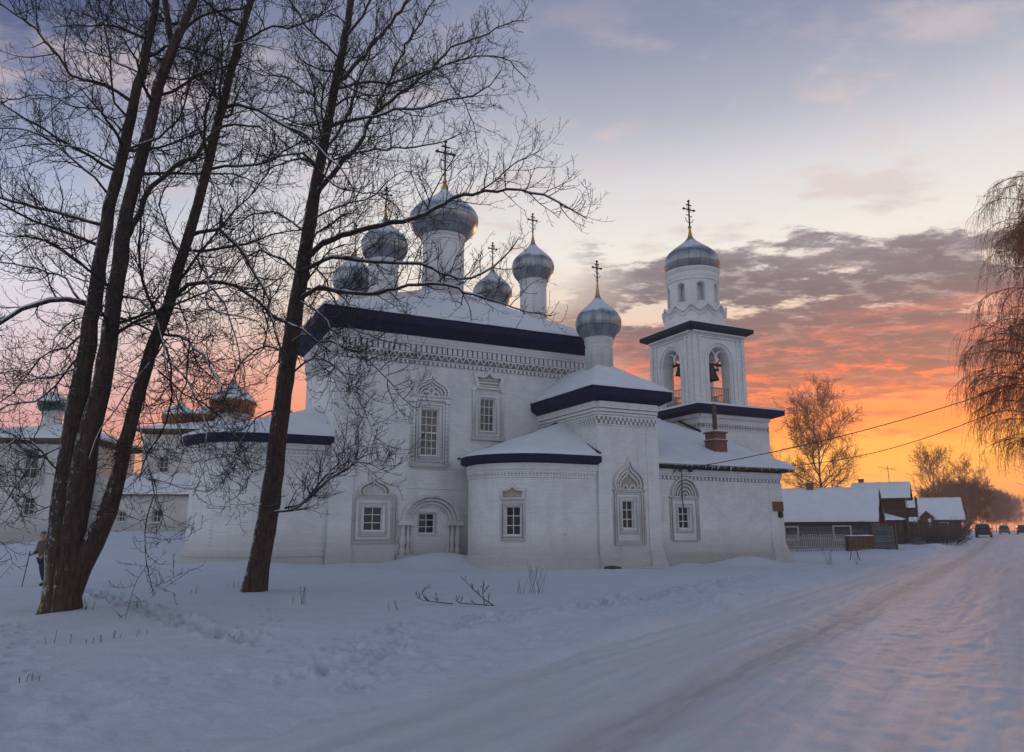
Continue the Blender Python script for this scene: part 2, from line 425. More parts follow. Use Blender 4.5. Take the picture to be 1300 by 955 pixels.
# heightfield slab: thick snow (or sheet) over a plan rectangle
def slab(name, mat, parent, zf, u0,u1,v0,v1, nu, nv, thick, lump=.04, seed=0, edge=.06, rough_edge=.0, cut=None):
    us = np.linspace(u0,u1,nu); vs_ = np.linspace(v0,v1,nv)
    V=[]; 
    for j,v in enumerate(vs_):
        for i,u in enumerate(us):
            du = min(i,nu-1-i); dv = min(j,nv-1-j); e = min(du,dv)
            n = mnoise.noise(Vector((u*.9+seed,v*.9,seed*1.7)))*lump + mnoise.noise(Vector((u*3+seed,v*3,seed)))*lump*.5
            drop = edge if e==0 else (edge*.25 if e==1 else 0)
            uu, vv = u, v
            if rough_edge and e==0:
                k = mnoise.noise(Vector((u*1.1,v*1.1,seed+9)))*rough_edge + mnoise.noise(Vector((u*4,v*4,seed+3)))*rough_edge*.5
                if j==0: vv += k
                if j==nv-1: vv -= k
                if i==0: uu += k
                if i==nu-1: uu -= k
            V.append((uu,vv,zf(u,v)+thick+n-drop))
    nt_=len(V)
    rim=[i for i in range(nu)]+[(j+1)*nu-1 for j in range(1,nv)]+[(nv-1)*nu+i for i in range(nu-2,-1,-1)]+[j*nu for j in range(nv-2,0,-1)]
    F=[(j*nu+i,j*nu+i+1,(j+1)*nu+i+1,(j+1)*nu+i) for j in range(nv-1) for i in range(nu-1)]
    base=[]
    for r in rim:
        x,y,z=V[r]; base.append(nt_+len(base)); V.append((x,y,min(z-.02,zf(min(max(x,u0),u1),min(max(y,v0),v1))+.012)))
    n=len(rim)
    F+=[(rim[k],base[k],base[(k+1)%n],rim[(k+1)%n]) for k in range(n)]
    mb=MB(); mb.add(V,F); 
    return mb.build(name, mat, parent, smooth=True)
def loft_roof(name, mat, parent, outline, apex, ze, thick, lump=.03, nS=10, seed=0, drop=.05, skirt=None, power=1.0, rough=0):
    """outline [(x,y)], apex(i)->(x,y,z); snow or sheet lofted between them"""
    V=[];n=len(outline)
    for j in range(nS+1):
        s=j/nS
        for i,(x,y) in enumerate(outline):
            ax,ay,az=apex(i)
            nn=mnoise.noise(Vector((x*.8*(1-s)+ax*s+seed,y*.8*(1-s)+s*3,seed)))*lump
            xx,yy=x+(ax-x)*s,y+(ay-y)*s
            if j==0 and rough:
                k=mnoise.noise(Vector((x*1.7,y*1.7,seed)))*rough; dx,dy=ax-x,ay-y; L=math.hypot(dx,dy)+1e-6; xx+=dx/L*k; yy+=dy/L*k
            V.append((xx,yy,ze+(az-ze)*s**power+thick+nn-(drop if j==0 else 0)))
    F=[(j*n+i,j*n+i+1,(j+1)*n+i+1,(j+1)*n+i) for j in range(nS) for i in range(n-1)]
    b=len(V)
    for i in range(n):
        x,y,z=V[i]; V.append((x,y,min(z-.02,ze+.012)))
    F+=[(i,b+i,b+i+1,i+1) for i in range(n-1)]
    return MB().add(V,F).build(name,mat,parent,smooth=True)

# ------------------------------------------------------------------ ornaments, in wall coordinates: x along the wall, -y outwards, z up
KEEL=[(1,0),(1.06,.25),(.98,.52),(.78,.75),(.50,.92),(.25,1.06),(.10,1.22),(0,1.45)]
def keel(cx, z, a, h): 
    k=h/1.45; r=[(cx+x*a, z+y*k) for x,y in KEEL]; l=[(cx-x*a, z+y*k) for x,y in KEEL[::-1]][1:]
    return r+l
def arc(cx,z,a,h,n=14): return [(cx+a*math.cos(PI*i/n), z+h*math.sin(PI*i/n)) for i in range(n+1)]
def bead_col(mb, x, y, z0, z1, r, step=.22):
    prof=[(r*.6,z0)]; z=z0; k=0
    while z+step<=z1+1e-6:
        prof+=[(r*.72,z+.01),(r*1.0,z+step*.35),(r*1.0,z+step*.6),(r*.72,z+step*.95)]; z+=step
    prof+=[(r*.6,z1)]
    mb.lathe(prof,8,(x,y),uvs=False)
def make_window(parent, w, h, muntx, muntz, glass, loc, rot, style, label=None, **k):
    """origin: bottom centre of the glass opening on the wall face"""
    s = MB(); mat = M['wall_worn'] if k.get('worn') else M['wall']
    if style=='tall':
        for x0,t in ((w/2+.05,.07),(w/2+.22,.09)):
            s.frame(-x0-t,x0+t,-.12-(x0-w/2),h+.12+(x0-w/2),t,-.07 if t<.08 else -.11,.05)
        # brick notches inside the frame
        for i in range(int(h/.16)+1):
            z=-.05+i*.16
            for sx in (-1,1): s.box(sx*(w/2+.15)-.04,sx*(w/2+.15)+.04,-.07,.05,z,z+.08)
        for sx in (-1,1):
            bead_col(s, sx*(w/2+.42), -.10, -.35, h+.35, .085)
            bead_col(s, sx*(w/2+.55), -.05, -.35, h+.35, .06)
            s.box(sx*(w/2+.47)-.17,sx*(w/2+.47)+.17,-.20,.05,h+.35,h+.47); s.box(sx*(w/2+.47)-.17,sx*(w/2+.47)+.17,-.20,.05,-.47,-.35)
        s.box(-w/2-.62,w/2+.62,-.17,.05,h+.47,h+.56); s.box(-w/2-.56,w/2+.56,-.12,.05,h+.56,h+.66); s.box(-w/2-.64,w/2+.64,-.22,.05,h+.66,h+.74)
        s.box(-w/2-.62,w/2+.62,-.16,.05,-.60,-.47); s.box(-w/2-.5,w/2+.5,-.10,.05,-.70,-.60)
        zb=h+.742
        for a,t,y in ((.98,.11,-.28),(.80,.08,-.20),(.62,.07,-.14)):
            s.band(keel(0,zb,a,a*1.22),keel(0,zb,a-t,(a-t)*1.18),y,.05)
        for i in range(15):
            an=PI*(i+.5)/15; x=.86*math.cos(an); z=zb+.70*math.sin(an)+.05
            s.box(x-.035,x+.035,-.19,.02,z-.035,z+.035)
        for cx in (-.26,.26): s.band(arc(cx,zb,.24,.26),arc(cx,zb,.15,.17),-.14,.05)
        s.band(arc(0,zb+.24,.2,.24),arc(0,zb+.24,.12,.14),-.14,.05)
        s.box(-.03,.03,-.2,.03,zb+1.15,zb+1.45)
    elif style=='crown':
        s.frame(-w/2-.14,w/2+.14,-.14,h+.14,.09,-.07,.05); s.frame(-w/2-.34,w/2+.34,-.30,h+.30,.06,-.05,.05)
        for sx in (-1,1):
            bead_col(s, sx*(w/2+.44), -.08, -.28, h+.38, .085,.3)
            s.box(sx*(w/2+.44)-.12,sx*(w/2+.44)+.12,-.18,.05,h+.38,h+.50); s.box(sx*(w/2+.44)-.12,sx*(w/2+.44)+.12,-.18,.05,-.42,-.28)
        s.box(-w/2-.52,w/2+.52,-.17,.05,h+.50,h+.60); s.box(-w/2-.58,w/2+.58,-.2,.05,-.52,-.42)
        zb=h+.60; W=w/2+.30
        o=[(-W,zb),(-W-.22,zb+.78),(-W+.1,zb+.66),(-.32,zb+.62),(-.12,zb+.78),(0,zb+1.0),(.12,zb+.78),(.32,zb+.62),(W-.1,zb+.66),(W+.22,zb+.78),(W,zb)]
        i_=[(-W+.14,zb+.0),(-W+.0,zb+.56),(-W+.2,zb+.54),(-.38,zb+.50),(-.16,zb+.60),(0,zb+.80),(.16,zb+.60),(.38,zb+.50),(W-.2,zb+.54),(W,zb+.56),(W-.14,zb+.0)]
        s.band(o,i_,-.26,.05)
        s.box(-W+.14,W-.14,-.06,.04,zb+.06,zb+.14); s.box(-W+.14,W-.14,-.06,.04,zb+.24,zb+.32); s.box(-W+.1,W-.1,-.06,.04,zb+.42,zb+.48)
    elif style=='worn':
        s.frame(-w/2-.24,w/2+.24,-.26,h+.22,.10,-.07,.05); s.frame(-w/2-.62,w/2+.62,-.62,h+.56,.10,-.09,.05); s.frame(-w/2-.46,w/2+.46,-.46,h+.40,.05,-.05,.05)
        for sx in (-1,1): bead_col(s, sx*(w/2+.72), -.03, -.6, h+.5, .07,.26)
        zb=h+.562
        s.box(-w/2-.7,w/2+.7,-.16,.05,zb,zb+.08)
        for a,t,y in ((.80,.11,-.22),(.6,.09,-.14)): s.band(keel(0,zb+.08,a,a*1.15),keel(0,zb+.08,a-t,(a-t)*1.1),y,.05)
        s.prism(keel(0,zb+.08,.48,.55)[::-1],-.04,.05)
    elif style=='apse':
        s.frame(-w/2-.22,w/2+.22,-.24,h+.20,.08,-.06,.06); s.frame(-w/2-.10,w/2+.10,-.10,h+.10,.05,-.03,.06)
        zb=h+.32; W=w/2+.10
        s.box(-W-.16,W+.16,-.12,.06,zb,zb+.09)
        s.band([(W+.12,zb+.09),(W+.18,zb+.52),(.3,zb+.50),(.14,zb+.58),(0,zb+.80),(-.14,zb+.58),(-.3,zb+.50),(-W-.18,zb+.52),(-W-.12,zb+.09)],
               [(W-.02,zb+.09),(W+.02,zb+.38),(.34,zb+.38),(.18,zb+.42),(0,zb+.56),(-.18,zb+.42),(-.34,zb+.38),(-W-.02,zb+.38),(-W+.02,zb+.09)],-.12,.06)
    elif style=='keel':
        s.frame(-w/2-.20,w/2+.20,-.26,h+.20,.10,-.06,.05); s.frame(-w/2-.50,w/2+.50,-.78,h+.50,.08,-.08,.05); s.frame(-w/2-.36,w/2+.36,-.62,h+.36,.05,-.04,.05)
        for sx in (-1,1): bead_col(s, sx*(w/2+.60), -.04, -.8, h+.45, .07,.4)
        zb=h+.502
        s.box(-w/2-.68,w/2+.68,-.14,.05,zb,zb+.07)
        for a,t,y in ((.86,.09,-.24),(.70,.07,-.18),(.54,.07,-.13)): s.band(keel(0,zb+.07,a,a*1.9),keel(0,zb+.07,a-t,(a-t)*1.8),y,.05)
        for cx in (-.22,.22): s.band(arc(cx,zb+.07,.20,.24),arc(cx,zb+.07,.11,.14),-.12,.05)
        for i in range(11):
            an=PI*(i+.5)/11; s.box(.63*math.cos(an)-.03,.63*math.cos(an)+.03,-.15,.02,zb+.1+.95*math.sin(an)*(.75),zb+.17+.95*math.sin(an)*.75)
    elif style=='arch':
        s.frame(-w/2-.18,w/2+.18,-.22,h+.18,.08,-.06,.05); s.frame(-w/2-.46,w/2+.46,-.66,h+.46,.07,-.08,.05)
        for sx in (-1,1): bead_col(s, sx*(w/2+.55), -.03, -.6, h+.4, .06,.35)
        zb=h+.462
        s.box(-w/2-.62,w/2+.62,-.14,.05,zb,zb+.08)
        for a,t,y in ((.92,.09,-.22),(.74,.07,-.16),(.56,.07,-.16),(.38,.07,-.15),(.20,.06,-.15)): s.band(arc(0,zb+.08,a,a*1.1),arc(0,zb+.08,a-t,(a-t)*1.1),y,.05)
    elif style=='plain':
        s.frame(-w/2-.15,w/2+.15,-.15,h+.15,.12,-.06,.05)
    fill=None
    if style=='tall': fill=keel(0,h+.742,.86,1.05)
    elif style=='worn': fill=keel(0,h+.642,.68,.78)
    elif style=='keel': fill=keel(0,h+.572,.76,1.45)
    elif style=='arch': fill=arc(0,h+.542,.84,.92)
    elif style=='crown': W_=w/2+.30; fill=[(W_-.12,h+.6),(W_+.04,h+1.2),(0,h+1.3),(-W_-.04,h+1.2),(-W_+.12,h+.6)]
    elif style=='apse': W_=w/2+.10; fill=[(W_-.02,h+.41),(W_+.02,h+.75),(0,h+.92),(-W_-.02,h+.75),(-W_+.02,h+.41)]
    if not s.v: s.frame(-w/2-.08,w/2+.08,-.08,h+.08,.06,-.03,.04)
    o = s.build('window', mat, parent, loc=loc, rot=rot)
    if label: o['label']=label
    if fill:
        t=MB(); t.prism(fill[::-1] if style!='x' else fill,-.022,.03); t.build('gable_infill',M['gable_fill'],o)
        s2=MB(); zt=h+(.74 if style=='tall' else .6 if style=='crown' else .56)
        if style=='tall':
            for i in range(5): s2.box(-.6,.6,-.05,.02,h+.86+i*.13,h+.91+i*.13)
            s2.build('gable_relief',M['wall_worn'],o)
    f = MB(); r=.20
    f.frame(-w/2+.003,w/2-.003,.003,h-.003,.05,r-.06,r)
    for i in range(1,muntx): x=-w/2+w*i/muntx; f.box(x-.018,x+.018,r-.05,r-.01,.05,h-.05)
    for i in range(1,muntz):
        z=h*i/muntz; t=.035 if (muntz==6 and i==3) else .018; f.box(-w/2+.05,w/2-.05,r-.048,r-.012,z-t,z+t)
    f.box(-w/2-.06,w/2+.06,-.10,r,-.05,-.001)
    f.build('frame', M['whitepaint'], o)
    g = MB(); g.box(-w/2+.01,w/2-.01,r+.002,r+.03,.01,h-.01); g.build('pane', M[glass], o)
    return o
def cross(parent, x, y, z0, h, mat, rot=0, ornate=True):
    s = MB(); t=.030*h/2.0+.012
    s.box(-t,t,-t,t,0,h); 
    w=h*.24
    zc=h*.66
    s.box(-w,w,-t*.7,t*.7,zc-t,zc+t); s.box(-w*.5,w*.5,-t*.7,t*.7,h*.84-t,h*.84+t)
    # slanted foot rest
    s.tube([(-w*.55,0,h*.42+.05),(w*.55,0,h*.42-.05)],t*.8,6)
    if ornate:
        for (a,b) in ((-w,zc),(w,zc),(0,h)):
            s.lathe([(0,b-t*2.6),(t*2,b-t*1.3),(t*2.6,b),(t*2,b+t*1.3),(0,b+t*2.6)],8,(a,0),uvs=False)
        s.tube([(w*.75*math.cos(a),0,h*.30-w*.75*math.sin(a)+w*.1) for a in [PI*i/10 for i in range(11)]],t*.6,6)
        for sx in (-1,1):
            s.tube([(sx*t,0,zc+t),(sx*w*.45,0,zc+w*.45)],t*.4,5); s.tube([(sx*t,0,zc-t),(sx*w*.45,0,zc-w*.45)],t*.4,5)
    return s.build('cross', mat, parent, loc=(x,y,z0), rot=rot)
def onion(R, rb, z0, h, belly=.36, n=22):
    """profile of an onion dome: base radius rb, widest R, height h, drawn out into a neck"""
    ctrl=[(rb,0),(rb+(R-rb)*.55,.10),(R*.965,.22),(R,belly),(R*.955,.46),(R*.82,.57),(R*.62,.67),(R*.40,.77),(R*.20,.88),(R*.07,1.0)]
    out=[]
    for i in range(len(ctrl)-1):
        p0=ctrl[max(i-1,0)];p1=ctrl[i];p2=ctrl[i+1];p3=ctrl[min(i+2,len(ctrl)-1)]
        for k in range(3):
            t=k/3
            f=lambda a,b,c,d:.5*((2*b)+(-a+c)*t+(2*a-5*b+4*c-d)*t*t+(-a+3*b-3*c+d)*t**3)
            out.append((max(.02,f(p0[0],p1[0],p2[0],p3[0])), z0+h*f(p0[1],p1[1],p2[1],p3[1])))
    out.append((ctrl[-1][0],z0+h)); return out
def add_dome(parent, x, y, zb, rdrum, ztop, R, hd, zs, ch, crossmat, rbase=None, arcature=True, label=None, dmat=None, belly=.36, gn=16, wall=None, csc=(0,), name='drum'):
    """drum (a part) with its dome, spire and cross as sub-parts"""
    rb = rbase or rdrum*1.12
    s = MB(); H=ztop-zb
    s.lathe([(rdrum*1.03,0),(rdrum*1.03,.12),(rdrum,.14),(rdrum,H-.42),(rdrum*1.05,H-.40),(rdrum*1.05,H-.33),(rdrum*1.01,H-.32),(rdrum*1.01,H-.20),(rdrum*1.08,H-.14),(rdrum*1.13,H-.02),(rdrum*1.13,H+.01),(0,H+.01)],32,uvs=False)
    n=14 if rdrum<1.5 else 20
    for i in range(n*2):
        a=2*PI*i/(n*2); c,sn=math.cos(a),math.sin(a); r=rdrum*1.03
        tx,ty=-sn*.035,c*.035; nx,ny=c*.05,sn*.05
        p=[(c*r-tx-nx,sn*r-ty-ny),(c*r+tx-nx,sn*r+ty-ny),(c*r+tx+nx,sn*r+ty+ny),(c*r-tx+nx,sn*r-ty+ny)]
        s.add([(q[0],q[1],H-.30) for q in p]+[(q[0],q[1],H-.215) for q in p],[(0,1,2,3),(4,7,6,5),(0,4,5,1),(1,5,6,2),(2,6,7,3),(3,7,4,0)])
    if arcature:
        for i in range(n//2+1):
            a0=2*PI*i/(n//2+1); w=2*PI/(n//2+1)*.5
            pts=[]
            zt=H-.75-(.0); 
            for k in range(9):
                b=PI*k/8; pts.append((a0+w*.85*math.cos(b), zt+.22*math.sin(b)))
            pts=[(a0+w*.85, .2)]+pts+[(a0-w*.85,.2)]
            s.tube([((rdrum+.005)*math.cos(a),(rdrum+.005)*math.sin(a),z) for a,z in pts],.035,5)
        for i in range(n//2+1):
            a0=2*PI*(i+.5)/(n//2+1)
            for zz in (H*.45,):
                s.tube([((rdrum+.004)*math.cos(a0+d),(rdrum+.004)*math.sin(a0+d),zz+e) for d,e in ((-.12/rdrum,.0),(0,.12),(.12/rdrum,0),(0,-.12),(-.12/rdrum,0))],.02,4)
    o=s.build(name, wall or M['wall'], parent, smooth=.6, loc=(x,y,zb))
    if label: o['label']=label
    d=MB(); d.lathe([(rb*.98,H+.012-.03),(rb*1.04,H+.012-.02)]+[(r,z) for r,z in onion(R,rb,H+.012,hd,belly)],64,gore=.018,gn=gn); 
    d.build('dome', dmat or M['dome'], o, smooth=.9)
    sp=MB(); zt=H+hd; hs=zs-(zb+zt)
    sp.lathe([(R*.10,zt-.15),(R*.105,zt-.02),(R*.06,zt+hs*.35),(R*.035,zt+hs*.8),(R*.03,zt+hs-.02)],12,uvs=False)
    rr=max(.07,R*.05); sp.lathe([(.01,zt+hs-rr),(rr*.8,zt+hs-rr*.6),(rr,zt+hs),(rr*.8,zt+hs+rr*.6),(.01,zt+hs+rr)],12,uvs=False)
    sp.build('spire', M['gold'], o, smooth=True)
    c=cross(o,0,0,H+hd+hs,ch,crossmat)
    return o

# ------------------------------------------------------------------ the church (own axes: x along its long wall, y into its depth)
CH_LOC=(4.30,37.26,0.0); CH_ROT=math.radians(26.4)
church=empty('church',CH_LOC,CH_ROT)
tag(church,'large whitewashed church with five grey onion domes, behind the two bare trees','church')
_c,_s=math.cos(CH_ROT),math.sin(CH_ROT)
def W(u,v): return (CH_LOC[0]+u*_c-v*_s, CH_LOC[1]+u*_s+v*_c)
ZB=-.6
# --- main block
U0,U1,V0,V1=-11.85,3.3,6.0,13.5
front=lambda s,z,d:(s,V0+d,z)
mb=MB()
panel(mb,front,U0,U1,ZB,12.1,[(-7.21,-6.22,5.72,8.19,0),(-3.77,-2.89,7.2,9.04,0),(-10.12,-9.14,1.82,3.02,0),(-7.2,-6.31,1.68,2.72,0)],.22,ds=2)
mb.box(U0,U1,V0+.5,V1,ZB,12.1)
for (a,b) in ((U0,U0+.001),):
    pass
mb.add([(U0,V0,ZB),(U0,V0+.5,ZB),(U0,V0+.5,12.1),(U0,V0,12.1)],[(0,1,2,3)])
mb.add([(U1,V0,ZB),(U1,V0+.5,ZB),(U1,V0+.5,12.1),(U1,V0,12.1)],[(0,1,2,3)])
mb.build('wall',M['wall'],church)
# recess backs behind glazing are dark rooms closed by the panes
mb=MB(); mb.box(U0-.06,-10.75,V0-.12,V0+.06,ZB,10.55); mb.box(U0-.12,-10.69,V0-.18,V0+.06,ZB,.95)
mb.build('pilaster',M['wall'],church,bevel=.02)
mb=MB(); mb.box(2.3,U1+.06,V0-.12,V0+.06,ZB,10.6); mb.build('pilaster',M['wall'],church,bevel=.02)
mb=MB(); mb.box(-7.95,-4.3,V0-.05,V0+.02,3.98,4.07); mb.build('string_course',M['wall'],church)
mb=MB(); mb.box(-10.69,-8.5,V0-.09,V0+.02,ZB,.80); mb.box(-10.69,-8.5,V0-.06,V0+.02,.802,.86); mb.build('plinth',M['wall'],church)
# cornice all round
outl=Path([(U0,V1),(U0,V0),(U1,V0),(U1,V1)])
# normals at sharp corners: use separate straight paths
fr=Path([(U0,V0),(U1,V0)]); lf=Path([(U0,V1),(U0,V0)]); rt=Path([(U1,V0),(U1,V1)])
mb=MB()
for pth in (fr,lf,rt):
    L=pth.len; e=0 if pth is fr else 0
    dentils(mb,pth,0,L,.26,.15,0,.12,10.60,10.76)
    sweep(mb,pth,0,L,rect_prof(-.02,.09,10.78,10.84),2)
    n=int(L/.42)
    for i in range(n): otri(mb,pth,(i+.5)*L/n,L/n,-.01,.13,10.86,11.16)
    sweep(mb,pth,0,L,rect_prof(-.02,.11,11.17,11.24),2)
    dentils(mb,pth,0,L,.30,.20,0,.17,11.26,11.62)
    sweep(mb,pth,-.0,L,rect_prof(-.02,.21,11.64,11.76),2)
    sweep(mb,pth,-.0,L,rect_prof(-.02,.26,11.762,12.1),2)
mb.build('cornice',M['wall'],church)
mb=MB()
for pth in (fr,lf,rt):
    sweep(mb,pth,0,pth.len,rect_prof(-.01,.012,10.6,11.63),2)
mb.build('frieze_shade',M['frieze_shade'],church)  # thin dark sheet behind dentils and zigzag, painted shade of the recesses
# roof: navy coved eave + sheet, then snow
def hip(ze,zp,u0,u1,v0,v1,uc=None,pw=1.0):
    uc=(u0+u1)/2 if uc is None else uc; vc=(v0+v1)/2
    def zf(u,v):
        a=(uc-u)/(uc-u0) if u<uc else (u-uc)/(u1-uc); b=abs(v-vc)/((v1-v0)/2)
        return ze+(zp-ze)*max(0,1-max(a,b))**pw
    return zf
def eaves(mb,u0,u1,v0,v1,ze,fas,inset,drop,gut=.03):
    """fascia band and sloping soffit of a rectangular roof"""
    o=[(u0,v0),(u1,v0),(u1,v1),(u0,v1)]; i_=[(u0+inset,v0+inset),(u1-inset,v0+inset),(u1-inset,v1-inset),(u0+inset,v1-inset)]
    vs=[(x,y,ze) for x,y in o]+[(x,y,ze-fas) for x,y in o]+[(x,y,ze-fas-drop) for x,y in i_]+[(x,y,ze-fas-drop+.0) for x,y in i_]
    fs=[]
    for k in range(4):
        k2=(k+1)%4; fs+=[(k,4+k,4+k2,k2),(4+k,8+k,8+k2,4+k2)]
    fs+=[(0,1,2,3),(11,10,9,8)]
    mb.add(vs,fs)
    for (a,b) in ((0,1),(1,2),(2,3),(3,0)):
        p,q=o[a],o[b]
        mb.tube([(p[0],p[1],ze-.02),(q[0],q[1],ze-.02)],gut,6)
RU0,RU1,RV0,RV1=-12.85,4.25,4.95,14.5
mb=MB(); eaves(mb,RU0,RU1,RV0,RV1,12.95,.42,.80,.46); roof=mb.build('roof',M['navy'],church); roof['label']='navy metal eaves of the main roof'
slab('snow_cover',M['roof_snow'],roof,hip(12.96,16.4,RU0,RU1,RV0,RV1,-4.7,1.08),RU0-.03,RU1+.03,RV0-.03,RV1+.03,70,44,.17,.05,3,.06,.05)
# domes
CRM=M['iron']
add_dome(church,-4.7,9.75,15.6,1.24,19.62,2.14,3.35,23.85,2.35,M['iron'],rbase=1.42,label='tall central drum with the widest of the five domes',belly=.37,gn=20)
for (u,v,lab,cm,dz) in ((-9.1,7.5,'front left drum and dome of the five',M['iron'],.45),(.38,7.5,'front right drum and dome of the five',M['iron'],.2),(-9.65,12.0,'rear left drum and dome of the five',M['iron'],1.15),(-.3,12.0,'rear right drum and dome of the five',M['iron'],.65)):
    add_dome(church,u,v,13.2-(dz>.5)*.3,.78,17.1-dz,1.31,2.6,20.35-dz,1.2,cm,rbase=.90,label=lab)
# --- windows of the main wall
make_window(church,.99,2.47,3,6,'glass_pale',(-6.715,V0,5.72),0,'tall','tall carved window under a keel shaped gable')
make_window(church,.88,1.84,3,4,'glass_pale',(-3.33,V0,7.2),0,'crown','upper window under a crown shaped gable',worn=False)
make_window(church,.98,1.20,2,3,'glass',(-9.63,V0,1.82),0,'worn','low window under a worn gable beside the arched portal',worn=True)
make_window(church,.89,1.04,2,3,'glass',(-6.755,V0,1.68),0,'none','small window set in the walled up portal')
# portal
mb=MB(); px=-6.6
for a,t,y in ((1.62,.20,-.36),(1.38,.16,-.26),(1.18,.15,-.16),(1.0,.10,-.08)):
    mb.band(arc(px,2.32,a,a*.84,24),arc(px,2.32,a-t,(a-t)*.84,24),V0+y,V0+.03)
for i in range(27):
    an=PI*(i+.5)/27; x=px+1.50*math.cos(an); z=2.32+1.27*math.sin(an); mb.box(x-.045,x+.045,V0-.40,V0-.1,z-.045,z+.045)
for i in range(21):
    an=PI*(i+.5)/21; x=px+1.27*math.cos(an); z=2.32+1.07*math.sin(an); mb.box(x-.035,x+.035,V0-.30,V0-.1,z-.035,z+.035)
for sx in (-1,1):
    for r,o,y in ((.17,1.5,-.16),(.13,1.22,-.12),(.10,1.02,-.06)):
        bead_col(mb,px+sx*o,V0+y,ZB,2.12,r,.55)
    mb.box(px+sx*1.36-.44,px+sx*1.36+.44,V0-.42,V0+.02,2.1,2.22); mb.box(px+sx*1.36-.38,px+sx*1.36+.38,V0-.36,V0+.02,2.221,2.33)
    mb.box(px+sx*1.36-.42,px+sx*1.36+.42,V0-.38,V0+.02,ZB,.62)
po=mb.build('portal',M['wall_worn'],church); po['label']='round arched carved portal, walled up'
# --- side chapel apse (round)
def stadium(x0,vn,vf,xe,n=20,sx=-1):
    """from the far end round to the near end, outward on the right"""
    r=(vf-vn)/2; cy=(vn+vf)/2; xc=xe-sx*r*1.0
    pts=[(x0,vf)]
    for i in range(n+1):
        a=PI/2+PI*i/n
        pts.append((xc+math.cos(a)*r*(1 if sx<0 else -1), cy+math.sin(a)*r))
    pts.append((x0,vn)); return pts
ap=stadium(0,.12,6.0,-5.45); pA=Path(ap)
def offset_pts(path,off): return [tuple(path.p[i]+path.nv[i]*off) for i in range(len(path.p))]
# window position: find path distance whose point lies nearest
def near(path,u,v):
    best=min(range(401),key=lambda i:(path.at(path.len*i/400)[0]-Vector((u,v))).length); return path.len*best/400
dw=near(pA,-4.25,.95)
mb=MB(); panel(mb,pA.f,0,pA.len,ZB,4.95,[(dw-.37,dw+.37,1.62,2.97,0)],.22,ds=.3)
mb.build('apse_wall',M['wall'],church,smooth=.5).__setitem__('label','round apse wall of the side chapel')
mb=MB()
sweep(mb,pA,0,pA.len,rect_prof(-.02,.10,4.72,5.02),.25); sweep(mb,pA,0,pA.len,rect_prof(-.02,.05,4.35,4.42),.25); sweep(mb,pA,0,pA.len,rect_prof(-.02,.06,4.56,4.72),.25)
dentils(mb,pA,0,pA.len,.17,.08,0,.05,4.415,4.565); sweep(pl_:=MB(),pA,0,pA.len,[(-.02,ZB),(.12,ZB),(.10,.60),(-.02,.68)],.25); pl_.build('plinth',M['wall'],church,smooth=.5)
mb.build('cornice',M['wall'],church,smooth=.5)
p,n=pA.at(dw); rz=math.atan2(n.x,-n.y)
make_window(church,.74,1.35,2,3,'glass',(p.x,p.y,1.62),rz,'apse','small window in the round apse',worn=True)
oa=offset_pts(pA,.42); ia=offset_pts(pA,.06)
mb=MB(); k=len(oa)
vs=[(x,y,5.42) for x,y in oa]+[(x,y,5.16) for x,y in oa]+[(x,y,5.03) for x,y in ia]
fs=[]
for i in range(k-1): fs+=[(i,k+i,k+i+1,i+1),(k+i,2*k+i,2*k+i+1,k+i+1)]
mb.add(vs,fs)
def apexA(i):
    # ridge against the chapel wall
    t=i/(len(oa)-1); v=6.3-t*6.3
    return (-.02, max(3.4,min(4.6,v)), 7.5)
vs2=[(x,y,5.42) for x,y in oa]+[apexA(i) for i in range(k)]
mb.add(vs2,[(i,i+1,k+i+1,k+i) for i in range(k-1)])
mb.tube([(-.1,4.0,7.62),(-.1,2.2,6.82),(-.12,.3,5.85),(-.1,-.35,5.58)],.05,6); mb.tube([(-.1,4.0,7.62),(-.1,5.9,7.4)],.05,6)
mb.tube([(-.1,5.9,7.42),(-2.4,5.92,6.6),(-5.1,5.95,5.6)],.05,6)
r2=mb.build('apse_roof',M['navy'],church); r2['label']='navy eaves of the small round apse roof'
loft_roof('snow_cover',M['roof_snow'],r2,oa,apexA,5.43,.10,.05,10,5,.05,rough=.05)
# --- side chapel
CU1=3.6
mb=MB(); panel(mb,lambda s,z,d:(s,0+d,z),0,CU1,ZB,8.25,[(1.35,2.06,1.93,3.31,0)],.22,ds=1.2)
mb.box(0,CU1,.5,6.0,ZB,8.25); mb.add([(0,0,ZB),(0,.5,ZB),(0,.5,8.25),(0,0,8.25)],[(0,1,2,3)]); mb.add([(CU1,0,ZB),(CU1,.5,ZB),(CU1,.5,8.25),(CU1,0,8.25)],[(0,1,2,3)])
mb.build('chapel_wall',M['wall'],church)
mb=MB(); mb.box(-.05,.72,-.07,.02,ZB,7.0); mb.box(2.92,CU1+.05,-.07,.02,ZB,7.0)
mb.add([(2.85,-.42,ZB),(4.0,-.42,ZB),(4.0,.3,ZB),(2.85,.3,ZB),(2.95,-.08,1.0),(3.72,-.08,1.0),(3.72,.2,1.0),(2.95,.2,1.0)],[(0,3,2,1),(4,5,6,7),(0,1,5,4),(1,2,6,5),(2,3,7,6),(3,0,4,7)])
mb.build('pilaster',M['wall'],church,bevel=.02)
cf=Path([(0,0),(CU1,0)]); cl=Path([(0,6),(0,0)]); cr=Path([(CU1,0),(CU1,6)])
mb=MB()
